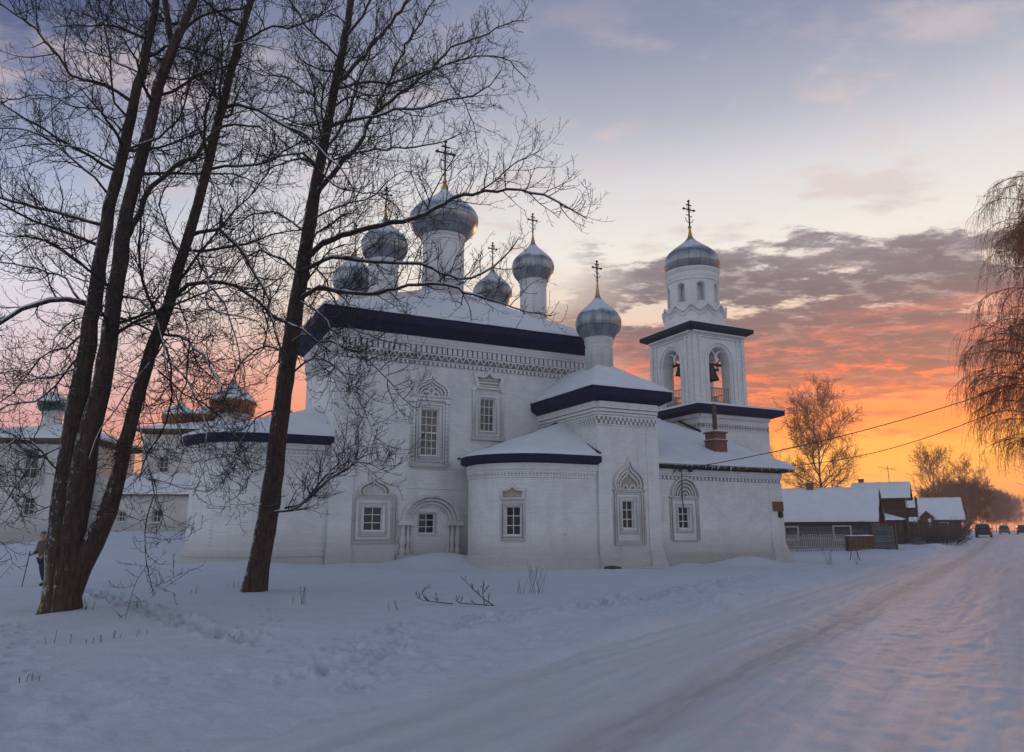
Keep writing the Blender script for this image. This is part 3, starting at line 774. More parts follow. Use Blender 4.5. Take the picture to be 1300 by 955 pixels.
for pth in (cf,cl,cr):
    L=pth.len
    sweep(mb,pth,0,L,rect_prof(-.01,.05,7.06,7.12),2); sweep(mb,pth,0,L,rect_prof(-.01,.05,7.48,7.54),2)
    n=int(L/.24)
    for i in range(n):
        for zz in (7.13,7.31):
            s_=(i+(.25 if zz>7.2 else .75))*L/n
            obox(mb,pth,s_,.13,-.01,.08,zz,zz+.17)
    sweep(mb,pth,0,L,rect_prof(-.01,.09,7.60,7.70),2); sweep(mb,pth,0,L,rect_prof(-.01,.14,7.74,7.88),2); sweep(mb,pth,0,L,rect_prof(-.01,.20,7.92,8.24),2)
mb.build('cornice',M['wall'],church)
mb=MB()
for pth in (cf,cl,cr): sweep(mb,pth,0,pth.len,[(-.01,ZB),(.10,ZB),(.10,.62),(-.01,.70)],2)
mb.build('plinth',M['wall'],church)
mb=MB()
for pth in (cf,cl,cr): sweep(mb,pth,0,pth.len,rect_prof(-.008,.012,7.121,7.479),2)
mb.build('frieze_shade',M['frieze_shade'],church)
make_window(church,.71,1.38,2,3,'glass',(1.705,0,1.93),0,'keel','window under a tall keel shaped gable',worn=True)
mb=MB(); mb.box(1.0,2.9,-.34,-.11,-.2,.10); mb.build('step',M['wall_worn'],church,bevel=.03)
CR=(-.62,4.30,-.55,6.02)
mb=MB(); eaves(mb,CR[0],CR[1],CR[2],CR[3]+.6,8.92,.42,.45,.26); cr_=mb.build('chapel_roof',M['navy'],church); cr_['label']='navy eaves of the side chapel roof'
def zch(u,v):
    a=min(1,(v-CR[2])/2.75); b=1-abs(u-1.85)/2.47 if u<1.85 else 1-(u-1.85)/2.45
    return 8.93+1.75*max(0,min(a,b*1.12,1))
slab('snow_cover',M['roof_snow'],cr_,zch,CR[0]-.03,CR[1]+.12,CR[2]-.03,5.98,34,34,.16,.05,8,.06,.06)
add_dome(church,1.78,2.45,10.2,.73,12.25,1.27,2.55,15.62,1.15,M['iron'],rbase=.86,arcature=True,label='drum and single dome over the side chapel')
# --- refectory
RF=.8; RE=12.95
mb=MB(); panel(mb,lambda s,z,d:(s,RF+d,z),CU1,RE,ZB,5.05,[(5.48,6.25,1.93,3.08,0)],.22,ds=2)
mb.box(CU1,RE,RF+.5,11,ZB,5.05); mb.add([(RE,RF,ZB),(RE,RF+.5,ZB),(RE,RF+.5,5.05),(RE,RF,5.05)],[(0,1,2,3)])
mb.build('refectory_wall',M['wall'],church)
mb=MB(); rp=Path([(CU1,RF),(RE,RF)])
dentils(mb,rp,.1,rp.len,.26,.13,0,.07,4.52,4.68); sweep(mb,rp,0,rp.len,rect_prof(-.01,.10,4.70,4.80),3); sweep(mb,rp,0,rp.len,rect_prof(-.01,.18,4.802,5.06),3)
mb.build('cornice',M['wall'],church)
mb=MB(); sweep(mb,rp,0,rp.len,[(-.01,ZB),(.13,ZB),(.11,.66),(-.01,.74)],3); mb.build('plinth',M['wall_worn'],church)
mb=MB(); sweep(mb,rp,.05,rp.len-.02,rect_prof(-.008,.010,4.5,4.70),3); mb.build('frieze_shade',M['frieze_shade'],church)
mb=MB(); mb.box(12.0,RE+.05,RF-.06,RF+.1,ZB,4.5)
mb.add([(12.0,RF-.35,ZB),(RE+.6,RF-.35,ZB),(RE+.6,RF+1.0,ZB),(12.0,RF+1,ZB),(12.0,RF-.07,1.2),(RE+.06,RF-.07,1.2),(RE+.06,RF+.6,1.2),(12.0,RF+.6,1.2)],[(0,3,2,1),(4,5,6,7),(0,1,5,4),(1,2,6,5),(2,3,7,6),(3,0,4,7)])
mb.build('pilaster',M['wall'],church,bevel=.03)
make_window(church,.77,1.15,2,3,'glass',(5.865,RF,1.93),0,'arch','window under a round ringed arch',worn=True)
def zrf(u,v): return 5.28+max(0,min(.425*(v-.2),1.35*(13.6-u)))
mb=MB(); 
mb.add([(CU1,.3,5.12),(13.5,.3,5.12),(13.5,10.8,5.12),(CU1,10.8,5.12),(CU1,.3,5.25),(13.5,.3,5.25),(13.5,10.8,5.25),(CU1,10.8,5.25)],[(0,3,2,1),(4,5,6,7),(0,1,5,4),(1,2,6,5),(2,3,7,6),(3,0,4,7)])
for i in range(12):
    u=4.3+i*.75; mb.box(u,u+.08,.35,.8,5.07,5.119)
mb.tube([(11.98,6.3,8.12),(11.98,9.0,9.28),(11.98,10.6,9.9)],.07,6)
rr_=mb.build('refectory_roof',M['iron'],church)
slab('snow_cover',M['roof_snow'],rr_,zrf,CU1+.02,13.62,.08,10.4,90,60,.22,.11,12,.12,.18)
# drooping snow lip and icicles
mb=MB()
for i in range(46):
    u=4.9+i*.19+random.uniform(-.05,.05); L=random.uniform(.03,.16)*(2.0 if 6<i<22 and random.random()<.5 else 1)
    if u<13.4: mb.tube([(u,.17,5.36),(u+.01,.16,5.30-L*.4),(u,.17,5.28-L)],[.07,.035,.004],6)
mb.build('icicle_row',M['roof_snow'],rr_,smooth=True)
# chimney
ch=MB(); cu,cv=9.9,2.6
ch.box(cu-.45,cu+.45,cv-.45,cv+.45,6.0,6.95); ch.box(cu-.50,cu+.50,cv-.50,cv+.50,6.951,7.03); ch.box(cu-.42,cu+.42,cv-.42,cv+.42,7.031,7.42); ch.box(cu-.50,cu+.50,cv-.50,cv+.50,7.421,7.52)
cho=ch.build('chimney',M['brick'],church,bevel=.01)
c2=MB(); c2.lathe([(.13,7.525),(.13,9.1),(.15,9.12),(.15,9.2),(0,9.22)],14,(cu,cv),uvs=False); c2.build('flue_pipe',simple('rusty_pipe',(.10,.07,.05),.7,.4,6,.4,.1),cho,smooth=.6)
c3=MB(); c3.lathe([(.62,7.03),(.6,7.07),(.45,7.09)],4,(cu,cv),a0=PI/4,uvs=False); c3.box(cu-.48,cu+.48,cv-.48,cv+.48,7.522,7.58); c3.build('snow_cap',M['roof_snow'],cho)
# --- main apse on the left
aA=stadium(U0,6.25,13.2,-18.05); pB=Path(aA)
mb=MB(); panel(mb,pB.f,0,pB.len,ZB,6.05,[],.2,ds=.4); mb.build('apse_wall',M['wall'],church,smooth=.5).__setitem__('label','big round apse wall at the left end')
mb=MB()
sweep(mb,pB,0,pB.len,rect_prof(-.02,.14,5.75,6.06),.35); sweep(mb,pB,0,pB.len,rect_prof(-.02,.08,5.42,5.50),.35); dentils(mb,pB,0,pB.len,.22,.11,0,.09,5.55,5.70)
sweep(mb,pB,0,pB.len,rect_prof(-.02,.05,5.05,5.10),.35); dentils(mb,pB,0,pB.len,.26,.12,0,.06,5.16,5.36)
sweep(pl_:=MB(),pB,0,pB.len,[(-.02,ZB),(.16,ZB),(.14,.95),(-.02,1.03)],.35); sweep(pl_,pB,0,pB.len,rect_prof(-.02,.19,.62,.70),.35); pl_.build('plinth',M['wall'],church,smooth=.5)
mb.build('cornice',M['wall'],church,smooth=.5)
ob=offset_pts(pB,.62); ib=offset_pts(pB,.08); k=len(ob)
def apexB(i):
    t=i/(len(ob)-1); v=14-t*8.6
    return (U0-.02,max(9.0,min(10.4,v)),8.25)
mb=MB(); vs=[(x,y,6.40) for x,y in ob]+[(x,y,6.18) for x,y in ob]+[(x,y,6.0) for x,y in ib]; fs=[]
for i in range(k-1): fs+=[(i,k+i,k+i+1,i+1),(k+i,2*k+i,2*k+i+1,k+i+1)]
mb.add(vs,fs); mb.add([(x,y,6.40) for x,y in ob]+[apexB(i) for i in range(k)],[(i,i+1,k+i+1,k+i) for i in range(k-1)])
mb.tube([(U0-.1,9.2,8.42),(U0-.1,7.4,7.45),(U0-.1,5.7,6.5)],.06,6)
r3=mb.build('apse_roof',M['navy'],church); r3['label']='navy eaves of the big apse roof'
loft_roof('snow_cover',M['roof_snow'],r3,ob,apexB,6.41,.15,.07,12,15,.05,rough=.10)

# ------------------------------------------------------------------ bell tower (same axes)
tower=empty('bell_tower',(*W(15.05,9.95),0),CH_ROT)
tag(tower,'white bell tower with arched belfry openings and a single onion dome','bell tower')
TU,TV=15.05,9.95                       # local origin
bx0,bx1,by0,by1=12.05-TU,18.05-TU,6.4-TV,12.4-TV
mb=MB(); mb.box(bx0,bx1,by0,by1,ZB,9.35); mb.build('base_wall',M['wall'],tower)
def rect_paths(x0,x1,y0,y1): return [Path([(x0,y0),(x1,y0)]),Path([(x0,y1),(x0,y0)]),Path([(x1,y0),(x1,y1)]),Path([(x1,y1),(x0,y1)])]
mb=MB(); fz_=MB()
for pth in rect_paths(bx0,bx1,by0,by1):
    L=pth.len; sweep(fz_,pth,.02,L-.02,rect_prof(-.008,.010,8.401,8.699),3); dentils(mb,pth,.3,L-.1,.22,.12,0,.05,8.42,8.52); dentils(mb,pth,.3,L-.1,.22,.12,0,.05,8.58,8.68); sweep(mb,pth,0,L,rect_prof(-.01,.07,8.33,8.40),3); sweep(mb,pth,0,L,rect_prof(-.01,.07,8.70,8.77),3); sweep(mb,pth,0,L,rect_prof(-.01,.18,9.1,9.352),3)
mb.build('cornice',M['wall'],tower); fz_.build('frieze_shade',M['frieze_shade'],tower)
e0=.78
mb=MB(); eaves(mb,bx0-e0,bx1+e0,by0-e0,by1+e0,9.82,.30,.55,.20); tr=mb.build('base_roof',M['navy'],tower)
def ztb(u,v):
    d=min(u-(bx0-e0),bx1+e0-u,v-(by0-e0),by1+e0-v); return 9.83+.22*d
slab('snow_cover',M['roof_snow'],tr,ztb,bx0-e0-.03,bx1+e0+.03,by0-e0-.03,by1+e0+.03,40,40,.12,.05,21,.06,.05)
# belfry: four walls with arched openings
fx0,fx1,fy0,fy1=12.75-TU,17.35-TU,7.6-TV,12.3-TV; T=.85
mb=MB(); zb0,zb1=9.8,15.3; aw=.93
cxm=(fx0+fx1)/2; cym=(fy0+fy1)/2
panel(mb,lambda s,z,d:(s,fy0+d,z),fx0,fx1,zb0,zb1,[(cxm-aw,cxm+aw,10.35,13.35,1.02)],T,ds=9,thick=True)
panel(mb,lambda s,z,d:(s,fy1-d,z),fx0,fx1,zb0,zb1,[(cxm-aw,cxm+aw,10.35,13.35,1.02)],T,ds=9,thick=True)
panel(mb,lambda s,z,d:(fx0+d,s,z),fy0,fy1,zb0,zb1,[(cym-aw,cym+aw,10.35,13.35,1.02)],T,ds=9,thick=True)
panel(mb,lambda s,z,d:(fx1-d,s,z),fy0,fy1,zb0,zb1,[(cym-aw,cym+aw,10.35,13.35,1.02)],T,ds=9,thick=True)
mb.add([(fx0+.1,fy0+.1,10.349),(fx1-.1,fy0+.1,10.349),(fx1-.1,fy1-.1,10.349),(fx0+.1,fy1-.1,10.349)],[(0,1,2,3)])
mb.add([(fx0+.1,fy0+.1,14.6),(fx1-.1,fy0+.1,14.6),(fx1-.1,fy1-.1,14.6),(fx0+.1,fy1-.1,14.6)],[(0,1,2,3)])
mb.build('belfry_wall',M['wall'],tower)
# belfry ornament: arch mouldings, pilasters, corner strips, cornice
mb=MB()
def side_orn(mb,fx):
    """fx(x,y,z): local wall coordinates, x from the middle, y outwards"""
    def bx(x0,x1,y0,y1,z0,z1):
        v=[fx(x,y,z) for z in (z0,z1) for (x,y) in ((x0,y0),(x1,y0),(x1,y1),(x0,y1))]
        mb.add(v,[(0,3,2,1),(4,5,6,7),(0,1,5,4),(1,2,6,5),(2,3,7,6),(3,0,4,7)])
    for a,t,y in ((1.30,.12,.10),(1.12,.10,.06)):
        o=[(a,10.3)]+arc(0,13.35,a,a*1.06,16)+[(-a,10.3)]; i_=[(a-t,10.3)]+arc(0,13.35,a-t,(a-t)*1.06,16)+[(-a+t,10.3)]
        n=len(o); vs=[]
        for p,q in zip(o,i_): vs+=[fx(p[0],-.02,p[1]),fx(p[0],y,p[1]),fx(q[0],y,q[1]),fx(q[0],-.02,q[1])]
        fs=[]
        for i in range(n-1):
            a_,b_=i*4,i*4+4; fs+=[(a_+k,b_+k,b_+(k+1)%4,a_+(k+1)%4) for k in range(4)]
        mb.add(vs,fs)
    w=(fx1-fx0)/2
    for sx in (-1,1):
        bx(sx*(w-.13)-.13,sx*(w-.13)+.13,-.02,.09,zb0,15.0); bx(sx*(w-.62)-.09,sx*(w-.62)+.09,-.02,.07,zb0,15.0)
        for i in range(14): bx(sx*(w-.38)-.08,sx*(w-.38)+.08,-.02,.05,10.1+i*.34,10.28+i*.34)
    for i in range(24): bx(-w+.05+i*(2*w-.1)/24,-w+.05+(i+.5)*(2*w-.1)/24,-.02,.14,15.06,15.18)
    bx(-w,w,-.02,.10,14.94,15.03); bx(-w,w,-.02,.22,15.2,15.32)
    # pendant drop (two small arches meeting) in the opening
    for sx in (-1,1):
        pts=[(sx*.47+.47*math.cos(PI*k/8),13.55+.62*math.sin(PI*k/8)) for k in range(9)]
        mb.tube([fx(p[0],-.35,p[1]) for p in pts],.07,6)
    mb.tube([fx(0,-.35,13.3),fx(0,-.35,13.75)],[.05,.13],8)
side_orn(mb,lambda x,y,z:(cxm+x,fy0-y,z)); side_orn(mb,lambda x,y,z:(fx0-y,cym+x,z)); side_orn(mb,lambda x,y,z:(fx1+y,cym+x,z)); side_orn(mb,lambda x,y,z:(cxm+x,fy1+y,z))
mb.build('belfry_moulding',M['wall'],tower)
e1=.55
mb=MB(); eaves(mb,fx0-e1,fx1+e1,fy0-e1,fy1+e1,15.78,.26,.34,.18); br_=mb.build('belfry_roof',M['teal'],tower); br_['label']='dark teal eaves of the belfry'
slab('snow_cover',M['roof_snow'],br_,hip(15.79,16.7,fx0-e1,fx1+e1,fy0-e1,fy1+e1),fx0-e1+.06,fx1+e1-.06,fy0-e1+.06,fy1+e1-.06,30,30,.05,.03,31,.03,.03)
# zigzag gable band under the drum
mb=MB(); n=12; R0=2.18
mb.lathe([(R0,16.0),(R0,17.05),(R0-.35,17.5),(1.7,17.9)],48,uvs=False)
for i in range(n):
    a0=2*PI*(i+.5)/n; h=PI/n
    pk=[(a0-h,17.05),(a0,17.55),(a0+h,17.05)]
    mb.tube([((R0+.08)*math.cos(a),(R0+.08)*math.sin(a),z) for a,z in pk],.09,6)
    mb.tube([((R0+.05)*math.cos(a),(R0+.05)*math.sin(a),z-.32) for a,z in pk],.06,6)
    v=[((R0+.02)*math.cos(a),(R0+.02)*math.sin(a),z) for a,z in pk]; w=[(x*.86,y*.86,z) for x,y,z in v]
    mb.add(v+w,[(0,1,2),(0,3,4,1),(1,4,5,2)])
mb.build('gable_band',M['wall'],tower,smooth=.5)
# drum with arched niches
cp=Path([(1.84*math.cos(-a),1.84*math.sin(-a)) for a in [2*PI*i/72 for i in range(73)]][::-1])
Lc=cp.len
mb=MB(); holes=[]
for i in range(8):
    c=Lc*(i+.5)/8-.0; holes.append((c-.28,c+.28,17.65,19.0,.28))
panel(mb,cp.f,0,Lc,17.2,20.0,holes,.45,ds=.18)
mb.lathe([(1.86,19.5),(1.90,19.52),(1.90,19.60),(1.86,19.62),(1.86,20.1),(1.94,20.2),(2.02,20.35),(2.02,20.42),(0,20.43)],48,uvs=False)
mb.lathe([(1.30,17.3),(1.30,20.2)],24,uvs=False)
for i in range(40):
    a=2*PI*i/40; c,sn=math.cos(a),math.sin(a); mb.lathe([(0,19.72),(.05,19.74),(.05,19.84),(0,19.86)],5,(1.9*c,1.9*sn),uvs=False)
for i in range(8):
    pts=[]
    c=Lc*(i+.5)/8
    for k in range(9): b=PI*k/8; pts.append((c+.38*math.cos(b),19.0+.38*math.sin(b)))
    pts=[(c+.38,17.6)]+pts+[(c-.38,17.6)]
    mb.tube([(*cp.at(a,.01)[0],z) for a,z in pts],.035,5)
td=mb.build('drum',M['wall'],tower,smooth=.4)
TD=[]
for i in range(9):
    c_=[(1.84,0),(1.99,.10),(2.07,.21),(2.04,.32),(1.89,.44),(1.60,.55),(1.20,.66),(.78,.77),(.40,.88),(.15,1.0)]
    p0,p1,p2,p3=c_[max(i-1,0)],c_[i],c_[i+1],c_[min(i+2,9)]
    for k in range(3):
        t=k/3; f=lambda a,b,c,d:.5*((2*b)+(-a+c)*t+(2*a-5*b+4*c-d)*t*t+(-a+3*b-3*c+d)*t**3)
        TD.append((f(p0[0],p1[0],p2[0],p3[0]),20.44+2.95*f(p0[1],p1[1],p2[1],p3[1])))
TD.append((.15,23.39))
d=MB(); d.lathe([(1.98,20.40),(2.0,20.43)]+TD,64,gore=.014,gn=16); d.build('dome',M['dome_tower'],td,smooth=.9)
sp=MB(); sp.lathe([(.20,23.3),(.17,23.42),(.11,23.7),(.07,24.1)],12,uvs=False); sp.lathe([(.01,23.98),(.12,24.05),(.14,24.13),(.12,24.21),(.01,24.28)],12,uvs=False); sp.build('spire',M['gold'],td,smooth=True)
cross(td,0,0,24.2,2.05,M['iron'])
# railings and bell beam
def railing(par,fx):
    mb=MB()
    mb.tube([fx(-.92,0,11.45),fx(.92,0,11.45)],.04,6); mb.tube([fx(-.92,0,10.5),fx(.92,0,10.5)],.035,6)
    for i in range(12): x=-.84+i*.153; mb.tube([fx(x,0,10.36),fx(x,0,11.5 if i%2 else 11.42)],.028,5)
    return mb.build('railing',simple('railing_wood',(.28,.25,.22),.8,0,8,.3,.1) if 'rail' not in M else M['rail'],par)
M['rail']=simple('railing_wood',(.30,.27,.24),.8,0,8,.3,.1)
railing(tower,lambda x,y,z:(cxm+x,fy0+.2,z)); railing(tower,lambda x,y,z:(fx0+.2,cym+x,z)); railing(tower,lambda x,y,z:(fx1-.2,cym+x,z)); railing(tower,lambda x,y,z:(cxm+x,fy1-.2,z))
mb=MB(); mb.box(fx0+.3,fx1-.3,fy0+.95,fy0+1.1,13.25,13.42); mb.box(fx0+.95,fx0+1.1,fy0+.3,fy1-.3,13.421,13.58); mb.box(fx0+.3,fx1-.3,cym-.08,cym+.08,13.25,13.42)
mb.build('bell_beam',M['brownboards'],tower)
# bells hang from the beams: things of their own
def bell(x,y,ztop,R,label):
    wx,wy=W(TU+x,TV+y)
    b=empty('bell',(wx,wy,ztop),CH_ROT); tag(b,label,'bell','bells hanging in the belfry')
    s=MB(); h=R*1.75
    s.lathe([(R*.93,-h-.1),(R,-h-.1),(R*.97,-h),(R*.82,-h+R*.3),(R*.66,-h+R*.8),(R*.58,-h+R*1.25),(R*.45,-h+R*1.55),(.04,-h+R*1.68)],20,uvs=False); s.build('bell_body',M['bronze'],b,smooth=.8)
    k=MB(); k.tube([(0,0,-h*.4),(0,0,-h-.12)],.03,6); k.lathe([(.0,-h-.28),(.07,-h-.2),(.0,-h-.1)],8,uvs=False); k.build('clapper',M['iron'],b)
    y_=MB(); y_.tube([(0,0,.02),(0,0,-.14)],.05,6); y_.build('hanger',M['iron'],b)
bell(cxm+.1,fy0+1.02,13.26,.56,'largest dark bell in the right hand arch of the belfry')
bell(cxm-.66,fy0+1.02,13.26,.25,'small dark bell left of the largest bell in the right hand arch')
bell(fx0+1.02,cym+.3,13.43,.36,'dark bell at the left in the left hand arch of the belfry')
bell(fx0+1.02,cym-.45,13.43,.30,'dark bell at the right in the left hand arch of the belfry')
# plaque and lamp on the refectory corner, bracket for the wire
def on_wall(u,v,z): x,y=W(u,v); return (x,y,z)
pl=MB(); pl.box(-.36,.36,-.04,.0,-.24,.24); pl.frame(-.39,.39,-.27,.27,.03,-.05,.0)
o=pl.build('wall_plaque',simple('brown_brass_plaque',(.13,.085,.03),.4,.5,14,.35,.1),loc=on_wall(12.55,RF-.08,3.18),rot=CH_ROT); tag(o,'brown rectangular plaque high on the right corner of the white wall','plaque')
b_=empty('wall_lamp',on_wall(12.72,RF-.08,2.72),CH_ROT); tag(b_,'small round dark lamp on the wall just below the brown plaque','lamp')
q=MB(); q.add(*( [(.13*math.cos(a),-.10,.13*math.sin(a)) for a in [2*PI*i/14 for i in range(14)]]+[(.15*math.cos(a),-.02,.15*math.sin(a)) for a in [2*PI*i/14 for i in range(14)]]+[(0,-.16,0)], [(i,(i+1)%14,14+(i+1)%14,14+i) for i in range(14)]+[(28,(i+1)%14,i) for i in range(14)])); q.build('lamp_glass',M['glass'],b_)
q=MB(); q.frame(-.17,.17,-.17,.17,.05,-.03,.01); q.build('lamp_base',M['iron'],b_)
w_=empty('wire_bracket',on_wall(5.1,RF,5.0),CH_ROT); tag(w_,'iron bracket with insulators under the refectory eaves','bracket')
q=MB(); q.tube([(0,0,-.3),(0,-.5,.1),(.9,-.5,.12)],.03,6); q.tube([(.3,-.5,.1),(.55,-.15,-1.5),(.72,-.02,-2.0)],.025,6); q.build('arm',M['iron'],w_)
q=MB(); q.lathe([(0,-.12),(.11,-.1),(.14,0),(.11,.1),(0,.12)],10,(.9,-.5),uvs=False); q.build('insulator',M['iron'],w_); q=MB(); q.lathe([(0,-.12),(.06,-.1),(.08,0),(.06,.1),(0,.12)],10,(.2,-.5),uvs=False); q.build('insulator',M['iron'],w_)

# ------------------------------------------------------------------ snow ground and road
def _hash(ix,iy,seed):
    h=(ix.astype(np.int64)*374761393+iy.astype(np.int64)*668265263+seed*974711)&0x7fffffff
    h=(h^(h>>13))*1274126177&0x7fffffff; h=h^(h>>16)
    return (h&0xffff)/65535.0
def vnoise(x,y,seed=0):
    ix=np.floor(x); iy=np.floor(y); fx=x-ix; fy=y-iy
    fx=fx*fx*(3-2*fx); fy=fy*fy*(3-2*fy)
    a=_hash(ix,iy,seed); b=_hash(ix+1,iy,seed); c=_hash(ix,iy+1,seed); d=_hash(ix+1,iy+1,seed)
    return (a*(1-fx)+b*fx)*(1-fy)+(c*(1-fx)+d*fx)*fy-.5
def fbm(x,y,o=4,seed=0):
    r=0;a=1
    for i in range(o): r=r+a*vnoise(x*2**i,y*2**i,seed+i*7); a*=.5
    return r
def sst(x,a,b):
    t=np.clip((x-a)/(b-a),0,1); return t*t*(3-2*t)
# the road: straight line, direction 33.6 degrees right of forward
RA=math.radians(33.9); RD=(math.sin(RA),math.cos(RA)); RN=(math.cos(RA),-math.sin(RA))
RC=(5.0,11.1)       # a point on its centre line
RWID=4.3
def road_ac(x,y):
    dx,dy=x-RC[0],y-RC[1]; return dx*RN[0]+dy*RN[1], dx*RD[0]+dy*RD[1]   # across, along
def far_rise(x,y):
    d=np.hypot(x*.6,y)
    r=.95*sst(d,48,118)
    l=1.75*np.exp(-((x+29)/9.0)**2)*sst(y,40,60)
    return r*sst(x,-6,12)+l+.35*np.exp(-(((x+17)/9.)**2+((y-37)/9.)**2))+.6*sst(-x,10,60)*sst(y,50,80)
def bumpg(x,y,c,rx,ry,h,rot=0):
    dx,dy=x-c[0],y-c[1]; ca,sa=math.cos(rot),math.sin(rot)
    p=(dx*ca+dy*sa)/rx; q=(-dx*sa+dy*ca)/ry; return h*np.exp(-(p*p+q*q))
PRINTS=[]   # footprints (x, y, rx, ry, depth)
random.seed(5)
def track(pts,step=.36,side=.13,depth=.07,mess=.05,r=.13):
    for (x0,y0),(x1,y1) in zip(pts,pts[1:]):
        L=math.hypot(x1-x0,y1-y0); n=max(1,int(L/step)); nx,ny=-(y1-y0)/L,(x1-x0)/L
        for i in range(n):
            t=(i+random.random()*.4)/n; s=side if i%2 else -side
            PRINTS.append((x0+(x1-x0)*t+nx*s+random.gauss(0,mess),y0+(y1-y0)*t+ny*s+random.gauss(0,mess),r*random.uniform(.7,1.2),r*random.uniform(.9,1.6),depth*random.uniform(.5,1.2)))
track([(-12.85, 23.9), (-10.77, 21.29), (-9.02, 19.2), (-7.58, 17.49), (-6.23, 15.68), (-5.1, 14.53), (-4.08, 13.36)],.22,.17,.17,.09,.17)
track([(-12.85, 23.9), (-10.77, 21.29), (-9.02, 19.2), (-7.58, 17.49), (-6.23, 15.68), (-5.1, 14.53), (-4.08, 13.36)],.26,.10,.13,.12,.16)
track([(-10.35, 16.33), (-8.34, 13.54), (-7.01, 11.26), (-5.69, 9.43)],.45)
track([(-6.67, 20.61), (-5.15, 17.03), (-4.29, 14.02), (-3.44, 12.29)],.5)
for _k in range(5): track([(-2.36, 10.13), (-2.45, 11.72), (-2.28, 12.68), (-1.9, 14.53), (-0.82, 16.33), (0.94, 18.65), (3.31, 21.76), (6.93, 27.26), (11.43, 33.97)],.28,.3,.10,.30,.13)
for _k in range(3): track([(-1.48, 9.98), (-0.36, 11.93), (1.67, 15.08), (4.55, 19.58), (7.71, 24.5)],.35,.3,.05,.35,.11)
track([(2.37, 21.29), (3.3, 19.2), (6.06, 23.9)],.4,.15,.06)
track([(-2.18, 19.58), (-1.08, 21.29), (0.61, 19.98), (3.72, 26.15)],.5,.15,.05)
RIDGES=[((-2.78, 10.95), (-1.48, 16.33), 0.07, 0.25), ((-2.02, 11.26), (3.64, 23.9), 0.09, 0.3), ((-1.45, 16.06), (-0.19, 18.65), 0.06, 0.25), ((-2.52, 9.43), (-1.07, 11.93), 0.07, 0.3), ((-0.1, 10.39), (7.52, 23.9), 0.07, 0.35)]
track([(-9.02, 19.2), (-7.58, 17.49), (-6.23, 15.68), (-5.1, 14.53), (-4.08, 13.36)],.22,.10,.10,.14,.24)

def ground_h(x,y):
    h=far_rise(x,y)
    ac,al=road_ac(x,y)
    off=1-sst(ac,-RWID-6,-RWID-.6)                 # 1 far left of the road
    h=h+.10*off*fbm(x*.12,y*.12,3,1)+.05*off*fbm(x*.5,y*.5,3,4)
    fine=np.exp(-np.hypot(x,y)/40)
    h=h+.05*fbm(x*.9,y*.9,5,9)*(.3+.7*off)*(.4+fine)
    h=h+.022*fbm(x*3.1,y*3.1,3,29)*off*fine
    # ridges of pushed snow beside the road
    e=ac+RWID+.25+.5*fbm(al*.16,al*0,2,31)
    h=h+np.exp(-(e/.8)**2)*(.03+.26*np.clip(fbm(x*.5,y*.5,3,17)+.15,0,1))*sst(al,-8,6)
    h=h+np.exp(-((e+2.3)/1.3)**2)*.10*fbm(x*1.6,y*1.6,4,23)
    e2=ac-RWID-.3
    h=h+np.exp(-(e2/.7)**2)*(.18+.25*np.clip(fbm(x*.4,y*.4,3,57)+.1,0,1))
    # drifts against the church
    for (u,v,ru,rv,hh) in CH_DRIFTS:
        c=W(u,v); h=h+bumpg(x,y,c,ru,rv,hh,CH_ROT)
    h=h+bumpg(x,y,(25,60.5),6,1.6,.35)+bumpg(x,y,(33,58),4,1.5,.45)+bumpg(x,y,(37,66),4,1.8,.4)
    for (a,b,hh,ww) in RIDGES:
        L=math.hypot(b[0]-a[0],b[1]-a[1]); tx,ty=(b[0]-a[0])/L,(b[1]-a[1])/L; s_=(x-a[0])*tx+(y-a[1])*ty; o_=(x-a[0])*-ty+(y-a[1])*tx
        h=h+hh*np.exp(-((o_+.25*fbm(s_*.4,s_*0,2,77))/ww)**2)*sst(s_,-.5,1)*sst(-s_,-L-.5,-L+1)
    # tree wells
    for c in ((-9.9,18.1),(-7.95,24.1)):
        h=h+bumpg(x,y,c,.9,.9,.10)
    h=h+np.exp(-((np.hypot((x+10.6),(y-17.9))-1.0)/.5)**2)*.06
    # rough churned band left of the road
    m=np.exp(-((ac+RWID+2.4)/2.6)**2)*fine
    h=h+.16*m*(np.abs(fbm(x*2.2,y*2.2,3,71))-.12)
    # road bed is lowered, the road sheet lies in it
    inr=sst(RWID-.1-np.abs(ac),0,.5)
    h=h*(1-inr)+(far_rise(x,y)-.09)*inr
    return h
CH_DRIFTS=[(-6.4,4.6,2.6,1.5,.70),(-2.0,-1.2,2.4,.8,.08),(9.0,-.3,2.2,1.0,.55),(12.9,-.3,.9,.8,.10),(-11,5.0,1.5,1.2,.12),(-15.5,4.8,3,1.5,.25),(1.5,-1.2,2,.9,.04),(5.0,-.2,1.2,.8,.25)]
def add_prints(X,Y,H):
    fx,fy=X.ravel(),Y.ravel(); hh=H.ravel().copy()
    order=np.argsort(fy); sy=fy[order]
    for (cx,cy,rx,ry,d) in PRINTS:
        a,b=np.searchsorted(sy,cy-.6),np.searchsorted(sy,cy+.6); idx=order[a:b]
        q=((fx[idx]-cx)/rx)**2+((fy[idx]-cy)/ry)**2; k=q<6; idx=idx[k]; q=q[k]
        hh[idx]+= -d*np.exp(-q**3) + d*.22*np.exp(-(q-1.9)**2*2)
    return hh.reshape(H.shape)
